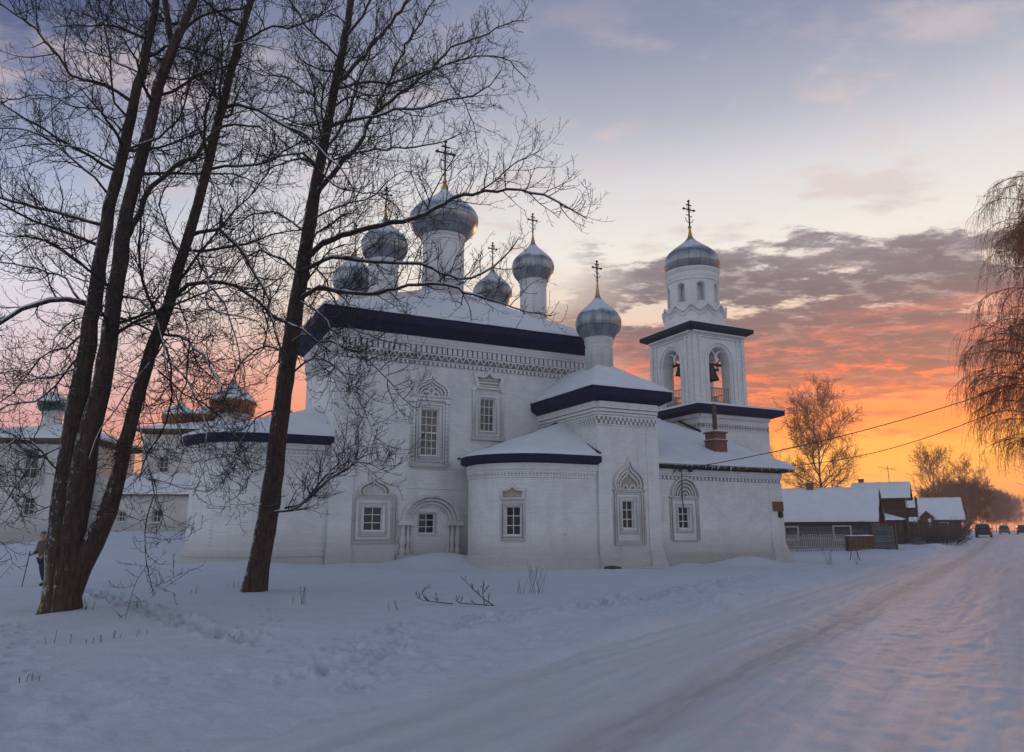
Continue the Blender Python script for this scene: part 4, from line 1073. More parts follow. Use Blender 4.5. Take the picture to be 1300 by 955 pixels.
def build_ground():
    az=np.concatenate([np.linspace(-48,44,820), np.linspace(44,312,70)[1:-1]])*PI/180
    n=len(az)
    rs=[.6]
    while rs[-1]<900: rs.append(rs[-1]*1.0075+.003 if rs[-1]<95 else rs[-1]*1.07)
    r=np.array(rs); R_,A=np.meshgrid(r,az,indexing='ij')
    X=R_*np.sin(A); Y=R_*np.cos(A); H=ground_h(X,Y); H=add_prints(X,Y,H)
    V=np.stack([X.ravel(),Y.ravel(),H.ravel()],1)
    m=len(r); i=np.arange(m-1)[:,None]*n; j=np.arange(n)[None,:]; j2=(j+1)%n
    F=np.stack([(i+j).ravel(),(i+j2).ravel(),(i+n+j2).ravel(),(i+n+j).ravel()],1)
    V=np.vstack([V,[[0,0,float(H[0].mean())]]]); c=len(V)-1
    # close the centre with degenerate free quads (pairs of triangles joined)
    k=np.arange(0,n-1,2); Fc=np.stack([np.full(len(k),c),k+2-2*(k+2>=n)*0,k+1,k],1); Fc[:,1]=np.where(k+2<n,k+2,0)
    F=np.vstack([F,Fc])
    return raw_mesh('snow_ground',V,F,M['groundsnow'])
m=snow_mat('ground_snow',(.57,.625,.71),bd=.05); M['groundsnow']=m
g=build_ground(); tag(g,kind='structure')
# road sheet
def road_h(x,y,ac,al):
    h=far_rise(x,y)
    h=h+.03*fbm(x*.3,y*.3,3,41)
    for c,w,d in ((-1.55,.30,.05),(-1.05,.20,.035),(.35,.28,.045),(.8,.15,.03),(1.9,.3,.03),(2.6,.2,.03),(-3.0,.3,.035),(-2.3,.15,.02),(-3.7,.2,.03)):
        k=c+.25*fbm(al*.05,al*0+c,2,int(60+c*10)); h=h-d*np.exp(-((ac-k)/w)**2)*(1+.6*fbm(al*.7,ac*2,2,3))
    h=h+.03*fbm(ac*5,al*.8,4,43)+.03*fbm(x*4,y*4,4,47)
    return h+.004-.07*sst(np.abs(ac),RWID-.15,RWID+.6)
def build_road():
    al=[-22.0]
    while al[-1]<420: al.append(al[-1]+max(.09,abs(al[-1]+6)*.0085))
    al=np.array(al); ac=np.linspace(-RWID-.5,RWID+.5,190)
    AL,AC=np.meshgrid(al,ac,indexing='ij'); X=RC[0]+AC*RN[0]+AL*RD[0]; Y=RC[1]+AC*RN[1]+AL*RD[1]
    H=road_h(X,Y,AC,AL); n=len(ac); mm=len(al)
    # local axes: x across, y along, so the wear follows the road
    V=np.stack([AC.ravel(),AL.ravel(),H.ravel()],1)
    i=np.arange(mm-1)[:,None]*n; j=np.arange(n-1)[None,:]
    F=np.stack([(i+j).ravel(),(i+j+1).ravel(),(i+n+j+1).ravel(),(i+n+j).ravel()],1)
    o=raw_mesh('road',V,F,M['road']); o.location=(RC[0],RC[1],0); o.rotation_euler=(0,0,-RA)
    return o
m,nt,b=newmat('packed_snow_road')
tc=N(nt,'ShaderNodeTexCoord'); sp=N(nt,'ShaderNodeSeparateXYZ'); nt.links.new(tc.outputs['Object'],sp.inputs[0])
n1=noise_node(nt,1.0,8,.65,stretch=(2.2,.12,1)); n2=noise_node(nt,1.0,8,.6,stretch=(6,.5,1)); n3=noise_node(nt,.35,6,.6); n4=noise_node(nt,22,5,.65)
c=ramp(nt,n1,[(.3,(.42,.44,.485)),(.7,(.56,.59,.65))])
def rut(c0,w,nz):
    d=mth(nt,'ABSOLUTE',mth(nt,'SUBTRACT',mth(nt,'ADD',sp.outputs[0],mth(nt,'MULTIPLY',mth(nt,'SUBTRACT',n3,.5),nz)),c0))
    return mth(nt,'SUBTRACT',1.0,mth(nt,'DIVIDE',d,w),True)
rr=mth(nt,'ADD',mth(nt,'ADD',mth(nt,'MULTIPLY',rut(-1.45,.62,.5),1.25),mth(nt,'MULTIPLY',rut(.4,.4,.5),.15)),mth(nt,'MULTIPLY',rut(-3.1,.4,.5),.12),True)
rr=mth(nt,'MULTIPLY',rr,ramp(nt,n2,[(.3,.2),(.6,1)]))
c=mix(nt,mth(nt,'MULTIPLY',rr,.6,True),c,(.27,.245,.23))
nt.links.new(c,b.inputs['Base Color']); b.inputs['Roughness'].default_value=.55
bump(nt,b,mth(nt,'ADD',n2,mth(nt,'MULTIPLY',n4,.7)),.5,.03); M['road']=m
rd=build_road(); tag(rd,kind='structure')
def gh(x,y): return float(ground_h(np.array([float(x)]),np.array([float(y)]))[0])

# ------------------------------------------------------------------ fast tubes for branches
class Tubes:
    def __init__(s): s.g={}
    def add(s,P,R,sides=3): s.g.setdefault((len(P),sides),[]).append((P,R))
    def build(s,name,mat,parent):
        Vs=[];Fs=[];base=0
        for (n,k),L in s.g.items():
            P=np.array([p for p,_ in L],dtype=np.float64); R=np.array([r for _,r in L],dtype=np.float64)
            m=len(L); T=np.empty_like(P); T[:,1:-1]=P[:,2:]-P[:,:-2]; T[:,0]=P[:,1]-P[:,0]; T[:,-1]=P[:,-1]-P[:,-2]
            T/=np.linalg.norm(T,axis=2,keepdims=True)+1e-9
            D=P[:,-1]-P[:,0]; ax=np.argmin(np.abs(D),axis=1); ref=np.zeros((m,3)); ref[np.arange(m),ax]=1
            A=np.cross(T,ref[:,None,:]); A/=np.linalg.norm(A,axis=2,keepdims=True)+1e-9; B=np.cross(T,A)
            an=2*PI*np.arange(k)/k
            V=P[:,:,None,:]+R[:,:,None,None]*(A[:,:,None,:]*np.cos(an)[None,None,:,None]+B[:,:,None,:]*np.sin(an)[None,None,:,None])
            idx=np.arange(m*n*k).reshape(m,n,k)+base
            a=idx[:,:-1,:]; b_=np.roll(a,-1,axis=2); c_=idx[:,1:,:]; d=np.roll(c_,-1,axis=2)
            Fs.append(np.stack([a,b_,d,c_],-1).reshape(-1,4)); Vs.append(V.reshape(-1,3)); base+=m*n*k
        return raw_mesh(name,np.vstack(Vs),np.vstack(Fs),mat,parent)
def vadd(a,b,k=1): return (a[0]+b[0]*k,a[1]+b[1]*k,a[2]+b[2]*k)
def vnorm(a):
    l=math.sqrt(a[0]**2+a[1]**2+a[2]**2)+1e-9; return (a[0]/l,a[1]/l,a[2]/l)
G=random.gauss
def rand_perp(t):
    while 1:
        r=(G(0,1),G(0,1),G(0,1)); d=r[0]*t[0]+r[1]*t[1]+r[2]*t[2]; p=(r[0]-t[0]*d,r[1]-t[1]*d,r[2]-t[2]*d)
        l=math.sqrt(p[0]**2+p[1]**2+p[2]**2)
        if l>.2: return (p[0]/l,p[1]/l,p[2]/l)
def along(P,s):
    """point, tangent at fraction s"""
    n=len(P)-1; f=s*n; i=min(int(f),n-1); t=f-i; a,b=P[i],P[i+1]
    return (a[0]+(b[0]-a[0])*t,a[1]+(b[1]-a[1])*t,a[2]+(b[2]-a[2])*t), vnorm((b[0]-a[0],b[1]-a[1],b[2]-a[2])), i, t
def plen(P): return sum(math.dist(a,b) for a,b in zip(P,P[1:]))
def make_branch(p,d,L,r0,r1,n,wig,grav):
    pts=[p]; rs=[r0]
    for i in range(n):
        d=vnorm((d[0]+G(0,wig),d[1]+G(0,wig),d[2]+G(0,wig)+grav(i/n)))
        p=vadd(p,d,L/n); pts.append(p); rs.append(r0+(r1-r0)*(i+1)/n)
    return pts,rs
# level settings: spacing, (len lo, hi), points, wiggle, radius cap, angle
def grow(tubes,P,R,lev,cfg,start=.12,scale=1.0,floor=None):
    spc,(l0,l1),n,wig,rcap,grav,up=cfg[lev]
    L=plen(P); m=max(1,int(L*(1-start)/spc+random.random()))
    for i in range(m):
        s=start+(1-start)*(i+random.random())/m; s=min(s,.999)
        p,t,k,f=along(P,s); rp=R[k]+(R[k+1]-R[k])*f
        ang=math.radians(random.uniform(32,72)); q=rand_perp(t)
        d=vnorm((t[0]*math.cos(ang)+q[0]*math.sin(ang),t[1]*math.cos(ang)+q[1]*math.sin(ang),t[2]*math.cos(ang)+q[2]*math.sin(ang)+up))
        ll=random.uniform(l0,l1)*scale*(1-.45*s)
        r0=min(rp*.62,rcap*(.7+.6*random.random())); r1=max(cfg['rmin'],r0*.35)
        pts,rs=make_branch(p,d,ll,max(r0,cfg['rmin']),r1,n,wig,grav)
        if floor is not None and pts[-1][2]<floor: continue
        tubes.add(pts,rs,cfg.get('sides',{}).get(lev,3))
        if lev+1 in cfg: grow(tubes,pts,rs,lev+1,cfg,.08,scale)
def spline(P,step=.35,jit=.0):
    """Catmull-Rom through [(x,y,z,r)]"""
    out=[];n=len(P)
    for i in range(n-1):
        p0=P[max(i-1,0)];p1=P[i];p2=P[i+1];p3=P[min(i+2,n-1)]
        k=max(1,int(math.dist(p1[:3],p2[:3])/step))
        for j in range(k):
            t=j/k; out.append(tuple(.5*((2*b)+(-a+c)*t+(2*a-5*b+4*c-d)*t*t+(-a+3*b-3*c+d)*t**3) for a,b,c,d in zip(p0,p1,p2,p3)))
    out.append(P[-1])
    pts=[];rs=[]
    for i,o in enumerate(out):
        j=jit*min(1,i/3)*min(1,o[3]*20+.4)
        pts.append((o[0]+G(0,j),o[1]+G(0,j),o[2]+G(0,j))); rs.append(o[3])
    return pts,rs
UPT=lambda t:.06+.10*t
ARCH=lambda t:.10-.30*t
TWIST=lambda t:.05
def rough_tube(mb,P,R,sides,seed):
    """stem with furrows and swellings instead of a plain round tube"""
    o=len(mb.v); mb.tube(P,R,sides); n=len(P)
    for i in range(n):
        c=Vector(P[i])
        for k in range(sides):
            v=Vector(mb.v[o+i*sides+k]); d=v-c; a=2*PI*k/sides
            f=1+.07*mnoise.noise(Vector((math.cos(a)*1.5+seed,math.sin(a)*1.5,P[i][2]*.35)))+.06*mnoise.noise(Vector((math.cos(a)*5,math.sin(a)*5+seed,P[i][2]*.9)))
            low=max(0,1-max(0,P[i][2])/.9); f+=low*low*.16*max(0,math.cos(a*5+seed))
            mb.v[o+i*sides+k]=tuple(c+d*f)
def bare_tree(T,name,label,base,barkmat,seed,cfg,trunk_children=0,tl=(2.0,4.5),lowest=5.0):
    random.seed(seed)
    root=empty(name,base); tag(root,label,'tree')
    inv=lambda P:[(p[0]-base[0],p[1]-base[1],p[2]-base[2]) for p in P]
    tr=MB(); limbs=[]; tw=Tubes()
    for k,s in enumerate(T['trunk']+T['fork']):
        P,R=spline(s,.4,.012); 
        # roughly round, flared foot
        R=[r*(.93+.10*mnoise.noise(Vector((i*.9,k*7.,3.)))) for i,r in enumerate(R)]; rough_tube(tr,inv(P),R,28,k*5.+seed)
        if k<len(T['trunk']): limbs.append(('t',P,R))
        else: limbs.append(('t',P,R))
    t_=tr.build('trunk',barkmat,root,smooth=True)
    for s in T['limbs']:
        P,R=spline(s,.30,.03); mb=MB(); mb.tube(inv(P),R,8); lo=mb.build('limb',M['limb'],root,smooth=True); limbs.append(('l',P,R))
        # snow lying along the upper side
        sn=MB(); Q=inv(P); i=1
        while i<len(Q)-2:
            j=i; pts=[]; rr=[]
            while j<len(Q)-1:
                t=Vector(Q[j+1])-Vector(Q[j-1]); flat=math.hypot(t.x,t.y)/(t.length+1e-9)
                nz=mnoise.noise(Vector((Q[j][0]*1.6,Q[j][1]*1.6,Q[j][2]*1.6+seed)))
                if flat<.62 or nz<-.22: break
                k=R[j]; pts.append((Q[j][0],Q[j][1],Q[j][2]+k*.62+.006)); rr.append(k*.72*min(1,.55+flat*.5)+.004); j+=1
            if len(pts)>2: rr[0]*=.3; rr[-1]*=.3; sn=MB(); sn.tube(pts,rr,6); sn.build('snow_line',M['roof_snow'],lo,smooth=True)
            i=max(j,i)+1

    for kind,P,R in limbs:
        Q=inv(P)
        if kind=='l': grow(tw,Q,R,0,cfg,.10)
        else:
            # a few more limbs all round the stem, so that it is a real tree from every side
            n=trunk_children
            for i in range(n):
                s=random.uniform(.25,.97); p,t,k,f=along(Q,s)
                if p[2]<lowest: continue
                a=random.uniform(0,2*PI); el=random.uniform(.1,.6)
                d=(math.cos(a),math.sin(a)*1.0,el); L=random.uniform(*tl)*(1-.45*(s))
                r0=min(R[k]*.45,.045); pts,rs=make_branch(p,vnorm(d),L,r0,.010,9,.16,ARCH)
                tw.add(pts,rs,6); grow(tw,pts,rs,0,cfg,.12)
            grow(tw,Q,R,1,cfg,.35,1.0,floor=3.0)
    c=tw.build('crown',M['twig'],root)
    return root
CFG={0:(.23,(.8,2.3),7,.17,.017,UPT,.12),1:(.17,(.3,1.05),5,.15,.009,UPT,.10),2:(.12,(.08,.28),3,.16,.006,TWIST,.15),'rmin':.0046,'sides':{0:5,1:4}}
CFG2={0:(.26,(.9,2.6),7,.16,.018,UPT,.12),1:(.215,(.35,1.2),5,.15,.010,UPT,.10),2:(.15,(.10,.34),3,.16,.0075,TWIST,.15),'rmin':.0055,'sides':{0:5,1:4}}
T1={'trunk':[[(-10.42,17.8,-0.26,0.483),(-10.41,17.8,-0.02,0.402),(-10.4,17.8,0.31,0.354),(-10.42,17.81,0.87,0.339),(-10.43,17.81,1.4,0.354),(-10.48,17.81,2.3,0.323),(-10.5,17.82,3.22,0.291),(-10.53,17.83,4.34,0.258),(-10.47,17.83,5.31,0.234),(-10.42,17.84,6.35,0.21),(-10.38,17.84,7.5,0.194),(-10.34,17.85,8.93,0.169),(-10.25,17.85,9.92,0.154),(-10.14,17.86,11.12,0.145),(-10.0,17.87,12.51,0.138),(-9.83,17.87,13.85,0.121),(-9.73,17.88,15.03,0.105),(-9.68,17.88,16.0,0.097),(-9.65,17.89,17.49,0.081),(-9.69,17.89,19.28,0.057),(-9.82,17.9,21.14,0.024)],[(-10.13,17.8,-0.26,0.402),(-10.2,17.79,0.0,0.338),(-10.22,17.78,0.52,0.322),(-10.22,17.77,1.22,0.305),(-10.17,17.75,2.12,0.289),(-10.12,17.73,3.21,0.289),(-10.06,17.72,3.95,0.273),(-9.92,17.7,5.09,0.24),(-9.81,17.67,6.31,0.216),(-9.77,17.65,7.64,0.2),(-9.73,17.63,8.85,0.192),(-9.69,17.61,9.77,0.175),(-9.5,17.6,10.89,0.159),(-9.3,17.57,12.27,0.151),(-9.11,17.55,13.54,0.143),(-8.92,17.54,14.27,0.135),(-8.65,17.53,15.06,0.111),(-8.44,17.52,15.83,0.103),(-8.25,17.5,17.15,0.079),(-8.16,17.47,18.87,0.047),(-8.19,17.45,20.39,0.024)],[(-10.26,17.8,-0.09,0.29),(-10.16,17.83,0.43,0.291),(-10.01,17.86,1.01,0.267),(-9.79,17.89,1.54,0.251),(-9.55,17.93,2.28,0.219),(-9.41,17.97,3.06,0.187),(-9.34,18.01,3.87,0.171),(-9.16,18.07,5.16,0.163),(-8.94,18.13,6.42,0.156),(-8.69,18.18,7.52,0.148),(-8.46,18.24,8.87,0.14),(-8.23,18.29,10.2,0.132),(-8.04,18.36,11.71,0.125),(-7.85,18.41,13.21,0.117),(-7.64,18.47,14.76,0.108),(-7.37,18.54,16.52,0.092),(-7.16,18.59,18.1,0.076),(-7.01,18.65,19.74,0.051),(-6.98,18.7,21.44,0.026)]],'fork':[[(-9.05,17.8,14.45,0.089),(-9.19,17.69,15.13,0.088),(-9.27,17.58,15.76,0.08),(-9.39,17.41,16.83,0.063),(-9.52,17.2,18.11,0.039)]],'limbs':[[(-10.5,17.8,7.37,0.074),(-10.9,17.66,7.45,0.067),(-11.29,17.53,7.38,0.06),(-11.75,17.34,7.09,0.052),(-12.16,17.15,6.72,0.045),(-12.58,16.92,6.22,0.038),(-13.04,16.6,5.44,0.031)],[(-10.74,17.8,7.49,0.033),(-10.9,17.84,7.66,0.03),(-11.17,17.92,8.06,0.027),(-11.76,18.02,8.28,0.025),(-12.43,18.13,8.47,0.022),(-13.16,18.25,8.62,0.018),(-14.12,18.41,8.92,0.016),(-15.31,18.6,9.03,0.013)],[(-9.77,17.8,7.49,0.041),(-9.61,17.75,7.53,0.037),(-9.16,17.61,7.43,0.033),(-8.75,17.46,7.12,0.028),(-8.51,17.34,6.77,0.024),(-8.21,17.11,6.11,0.02),(-8.0,16.9,5.5,0.016)],[(-8.85,18.3,6.73,0.042),(-8.31,18.04,6.58,0.037),(-7.71,17.73,6.21,0.031),(-7.17,17.38,5.7,0.026),(-6.83,17.12,5.28,0.02),(-6.56,16.8,4.74,0.016)],[(-8.88,18.3,6.57,0.03),(-8.73,18.36,6.38,0.027),(-8.62,18.49,5.86,0.025),(-8.63,18.71,4.95,0.022),(-8.97,18.9,4.23,0.019),(-9.31,19.05,3.72,0.016),(-9.47,19.2,3.12,0.013)],[(-9.7,17.8,9.15,0.083),(-9.37,17.58,9.69,0.073),(-8.93,17.31,10.28,0.064),(-8.37,17.07,10.69,0.055),(-7.75,16.86,10.85,0.047),(-7.27,16.62,11.3,0.039),(-6.62,16.4,11.39,0.031),(-5.98,16.2,11.27,0.023)],[(-8.17,18.5,11.31,0.043),(-7.76,18.66,11.51,0.039),(-7.45,18.77,11.57,0.034),(-6.92,18.96,11.66,0.03),(-6.36,19.21,12.24,0.026),(-5.68,19.47,12.77,0.021),(-4.99,19.7,13.05,0.017)],[(-7.98,18.6,13.18,0.052),(-7.44,18.42,13.21,0.047),(-6.74,18.19,12.86,0.04),(-5.73,17.82,12.12,0.035),(-5.06,17.56,11.57,0.03),(-4.44,17.28,10.93,0.025),(-3.95,17.0,10.15,0.019)],[(-10.3,17.8,10.26,0.033),(-10.64,17.66,10.69,0.029),(-11.11,17.5,11.06,0.026),(-11.73,17.29,11.56,0.022),(-12.16,17.17,11.72,0.018),(-12.74,17.0,11.67,0.015),(-13.4,16.8,11.83,0.011)],[(-10.37,17.8,9.44,0.049),(-10.87,17.93,9.63,0.046),(-12.05,18.23,10.04,0.042),(-12.87,18.44,10.33,0.039),(-13.68,18.64,10.56,0.034),(-15.05,18.96,11.1,0.031),(-16.49,19.3,11.74,0.026)],[(-9.92,17.8,12.85,0.049),(-10.3,17.68,13.1,0.046),(-10.74,17.55,13.24,0.041),(-11.42,17.35,13.41,0.038),(-11.76,17.21,13.85,0.033),(-11.99,17.09,14.23,0.03),(-12.46,16.91,14.66,0.026),(-13.01,16.73,14.96,0.023),(-13.7,16.5,15.36,0.019)],[(-9.0,17.8,14.5,0.049),(-8.82,18.17,15.54,0.044),(-8.37,18.46,16.06,0.039),(-7.7,18.84,16.52,0.033),(-7.15,19.2,17.3,0.026)],[(-7.77,18.7,15.14,0.034),(-6.91,18.36,15.43,0.029),(-6.12,18.09,15.31,0.023),(-5.32,17.79,15.33,0.018),(-4.6,17.5,15.51,0.012)],[(-8.43,18.4,9.39,0.06),(-8.17,18.35,9.5,0.055),(-7.84,18.3,9.52,0.051),(-7.28,18.2,9.25,0.047),(-6.65,18.06,8.51,0.042),(-6.26,17.94,7.84,0.037),(-6.03,17.83,7.19,0.033),(-5.74,17.72,6.56,0.029),(-5.58,17.6,5.84,0.025)],[(-8.6,18.3,7.73,0.059),(-8.34,18.42,8.08,0.055),(-7.84,18.56,8.22,0.05),(-7.24,18.73,8.15,0.046),(-6.7,18.91,7.81,0.041),(-6.27,19.07,7.39,0.037),(-5.82,19.2,7.23,0.033),(-5.3,19.36,6.92,0.027),(-4.85,19.5,6.59,0.023)],[(-9.3,18.2,4.79,0.022),(-8.92,18.06,3.99,0.02),(-8.65,17.94,3.32,0.018),(-8.45,17.84,2.76,0.016),(-8.52,17.74,2.21,0.014),(-8.47,17.62,1.58,0.012),(-8.2,17.49,0.89,0.01),(-8.01,17.4,0.45,0.008)],[(-8.83,17.8,5.89,0.02),(-9.1,17.37,5.03,0.017),(-9.25,17.06,4.42,0.014),(-9.37,16.75,3.84,0.011),(-9.27,16.4,3.11,0.008)],[(-8.36,18.3,9.13,0.026),(-7.6,17.73,8.08,0.021),(-7.2,17.22,7.11,0.017),(-6.42,16.8,6.79,0.013),(-5.72,16.4,6.49,0.009)],[(-10.02,17.8,12.42,0.033),(-10.34,17.64,12.78,0.029),(-10.41,17.42,13.43,0.026),(-10.45,17.15,14.27,0.022),(-10.54,16.9,15.0,0.018),(-10.54,16.6,15.9,0.015)],[(-10.08,17.8,10.43,0.037),(-9.65,17.42,11.32,0.033),(-8.87,17.14,11.49,0.028),(-8.3,16.88,11.88,0.025),(-7.93,16.57,12.55,0.021),(-7.41,16.17,13.35,0.017),(-7.17,15.8,14.14,0.013)],[(-10.04,17.8,11.97,0.029),(-11.07,18.19,12.89,0.026),(-11.88,18.45,13.16,0.022),(-13.17,18.86,13.77,0.018),(-14.29,19.21,13.8,0.015),(-15.41,19.6,13.49,0.011)],[(-8.28,18.5,10.77,0.03),(-9.17,19.21,12.77,0.026),(-9.7,19.79,14.62,0.02),(-10.43,20.3,16.27,0.014)],[(-10.37,17.8,6.78,0.029),(-10.81,17.67,6.25,0.024),(-11.36,17.53,5.92,0.019),(-11.77,17.34,5.02,0.015),(-12.27,17.2,4.63,0.011)],[(-10.41,17.8,6.28,0.025),(-11.32,18.21,5.38,0.021),(-11.89,18.42,5.02,0.018),(-12.72,18.64,4.96,0.014),(-13.9,19.0,4.5,0.011)],[(-10.43,17.8,3.96,0.025),(-10.89,17.54,3.65,0.021),(-11.21,17.28,3.18,0.017),(-11.35,16.95,2.45,0.013),(-11.26,16.6,1.6,0.009)],[(-9.7,17.8,14.86,0.033),(-10.76,18.06,15.65,0.028),(-11.7,18.34,16.86,0.023),(-12.54,18.6,18.11,0.018)],[(-10.41,17.8,3.03,0.025),(-10.75,17.51,3.38,0.021),(-11.05,17.16,3.89,0.018),(-11.29,16.98,3.87,0.015),(-11.55,16.65,3.48,0.012),(-11.65,16.2,2.76,0.009)],[(-9.25,17.8,15.21,0.041),(-9.75,17.51,15.71,0.033),(-10.18,17.18,16.39,0.024),(-10.49,16.8,17.25,0.016)],[(-7.44,18.7,16.65,0.043),(-6.84,18.93,17.35,0.035),(-6.09,19.28,18.71,0.026),(-5.59,19.7,20.75,0.018)],[(-8.43,18.3,8.7,0.026),(-8.75,18.0,9.23,0.021),(-8.86,17.66,9.93,0.018),(-8.59,17.39,10.45,0.013),(-8.0,17.1,10.83,0.01)],[(-8.8,18.3,6.2,0.026),(-8.19,18.03,5.74,0.022),(-7.54,17.66,4.99,0.018),(-7.1,17.28,4.18,0.014),(-6.94,16.88,3.32,0.011),(-6.95,16.5,2.61,0.008)],[(-8.86,18.3,5.8,0.022),(-8.29,18.68,5.27,0.019),(-7.69,19.02,4.91,0.016),(-7.18,19.4,4.25,0.012),(-6.88,19.8,3.36,0.009)],[(-8.7,18.3,6.61,0.022),(-9.15,18.49,5.84,0.018),(-9.35,18.69,4.86,0.016),(-9.97,18.9,4.09,0.012),(-10.02,19.1,3.11,0.009)],[(-8.52,18.3,7.65,0.024),(-8.07,18.09,6.76,0.02),(-7.92,17.85,5.7,0.018),(-7.96,17.6,4.69,0.014),(-7.64,17.36,3.73,0.011),(-7.75,17.1,2.81,0.008)],[(-7.83,18.3,8.07,0.026),(-7.25,18.12,7.48,0.021),(-6.78,17.86,6.5,0.017),(-6.51,17.58,5.45,0.012),(-6.62,17.3,4.46,0.008)],[(-10.31,17.8,7.08,0.025),(-10.6,17.5,6.9,0.02),(-10.76,17.1,6.3,0.016),(-10.55,16.62,5.44,0.011),(-10.76,16.2,5.0,0.008)],[(-10.16,17.8,9.36,0.025),(-10.86,18.04,9.03,0.021),(-11.58,18.25,9.01,0.017),(-12.63,18.53,9.45,0.013),(-13.65,18.8,9.55,0.009)],[(-10.14,17.8,10.98,0.025),(-10.55,17.4,11.2,0.02),(-11.01,17.0,11.2,0.016),(-11.34,16.56,10.55,0.011),(-11.74,16.1,10.11,0.007)],[(-10.41,17.8,6.28,0.023),(-10.71,17.93,5.72,0.019),(-11.67,18.11,5.56,0.016),(-12.37,18.24,5.78,0.012),(-13.24,18.4,5.62,0.009)],[(-9.8,17.8,13.68,0.026),(-10.65,18.12,14.25,0.023),(-11.82,18.55,15.03,0.018),(-12.67,18.97,16.35,0.015),(-13.54,19.4,17.73,0.011)],[(-9.28,17.8,13.68,0.026),(-8.58,17.48,13.35,0.022),(-7.75,17.05,13.3,0.018),(-7.02,16.53,13.6,0.013),(-6.06,16.0,13.44,0.009)],[(-7.93,18.6,13.37,0.027),(-8.49,18.75,13.95,0.024),(-8.94,18.97,15.08,0.02),(-9.06,19.23,16.54,0.017),(-9.53,19.5,18.08,0.012)],[(-10.72,17.8,2.48,0.018),(-10.85,17.31,2.29,0.014),(-11.0,16.83,2.45,0.011),(-11.05,16.3,2.18,0.008)]]}
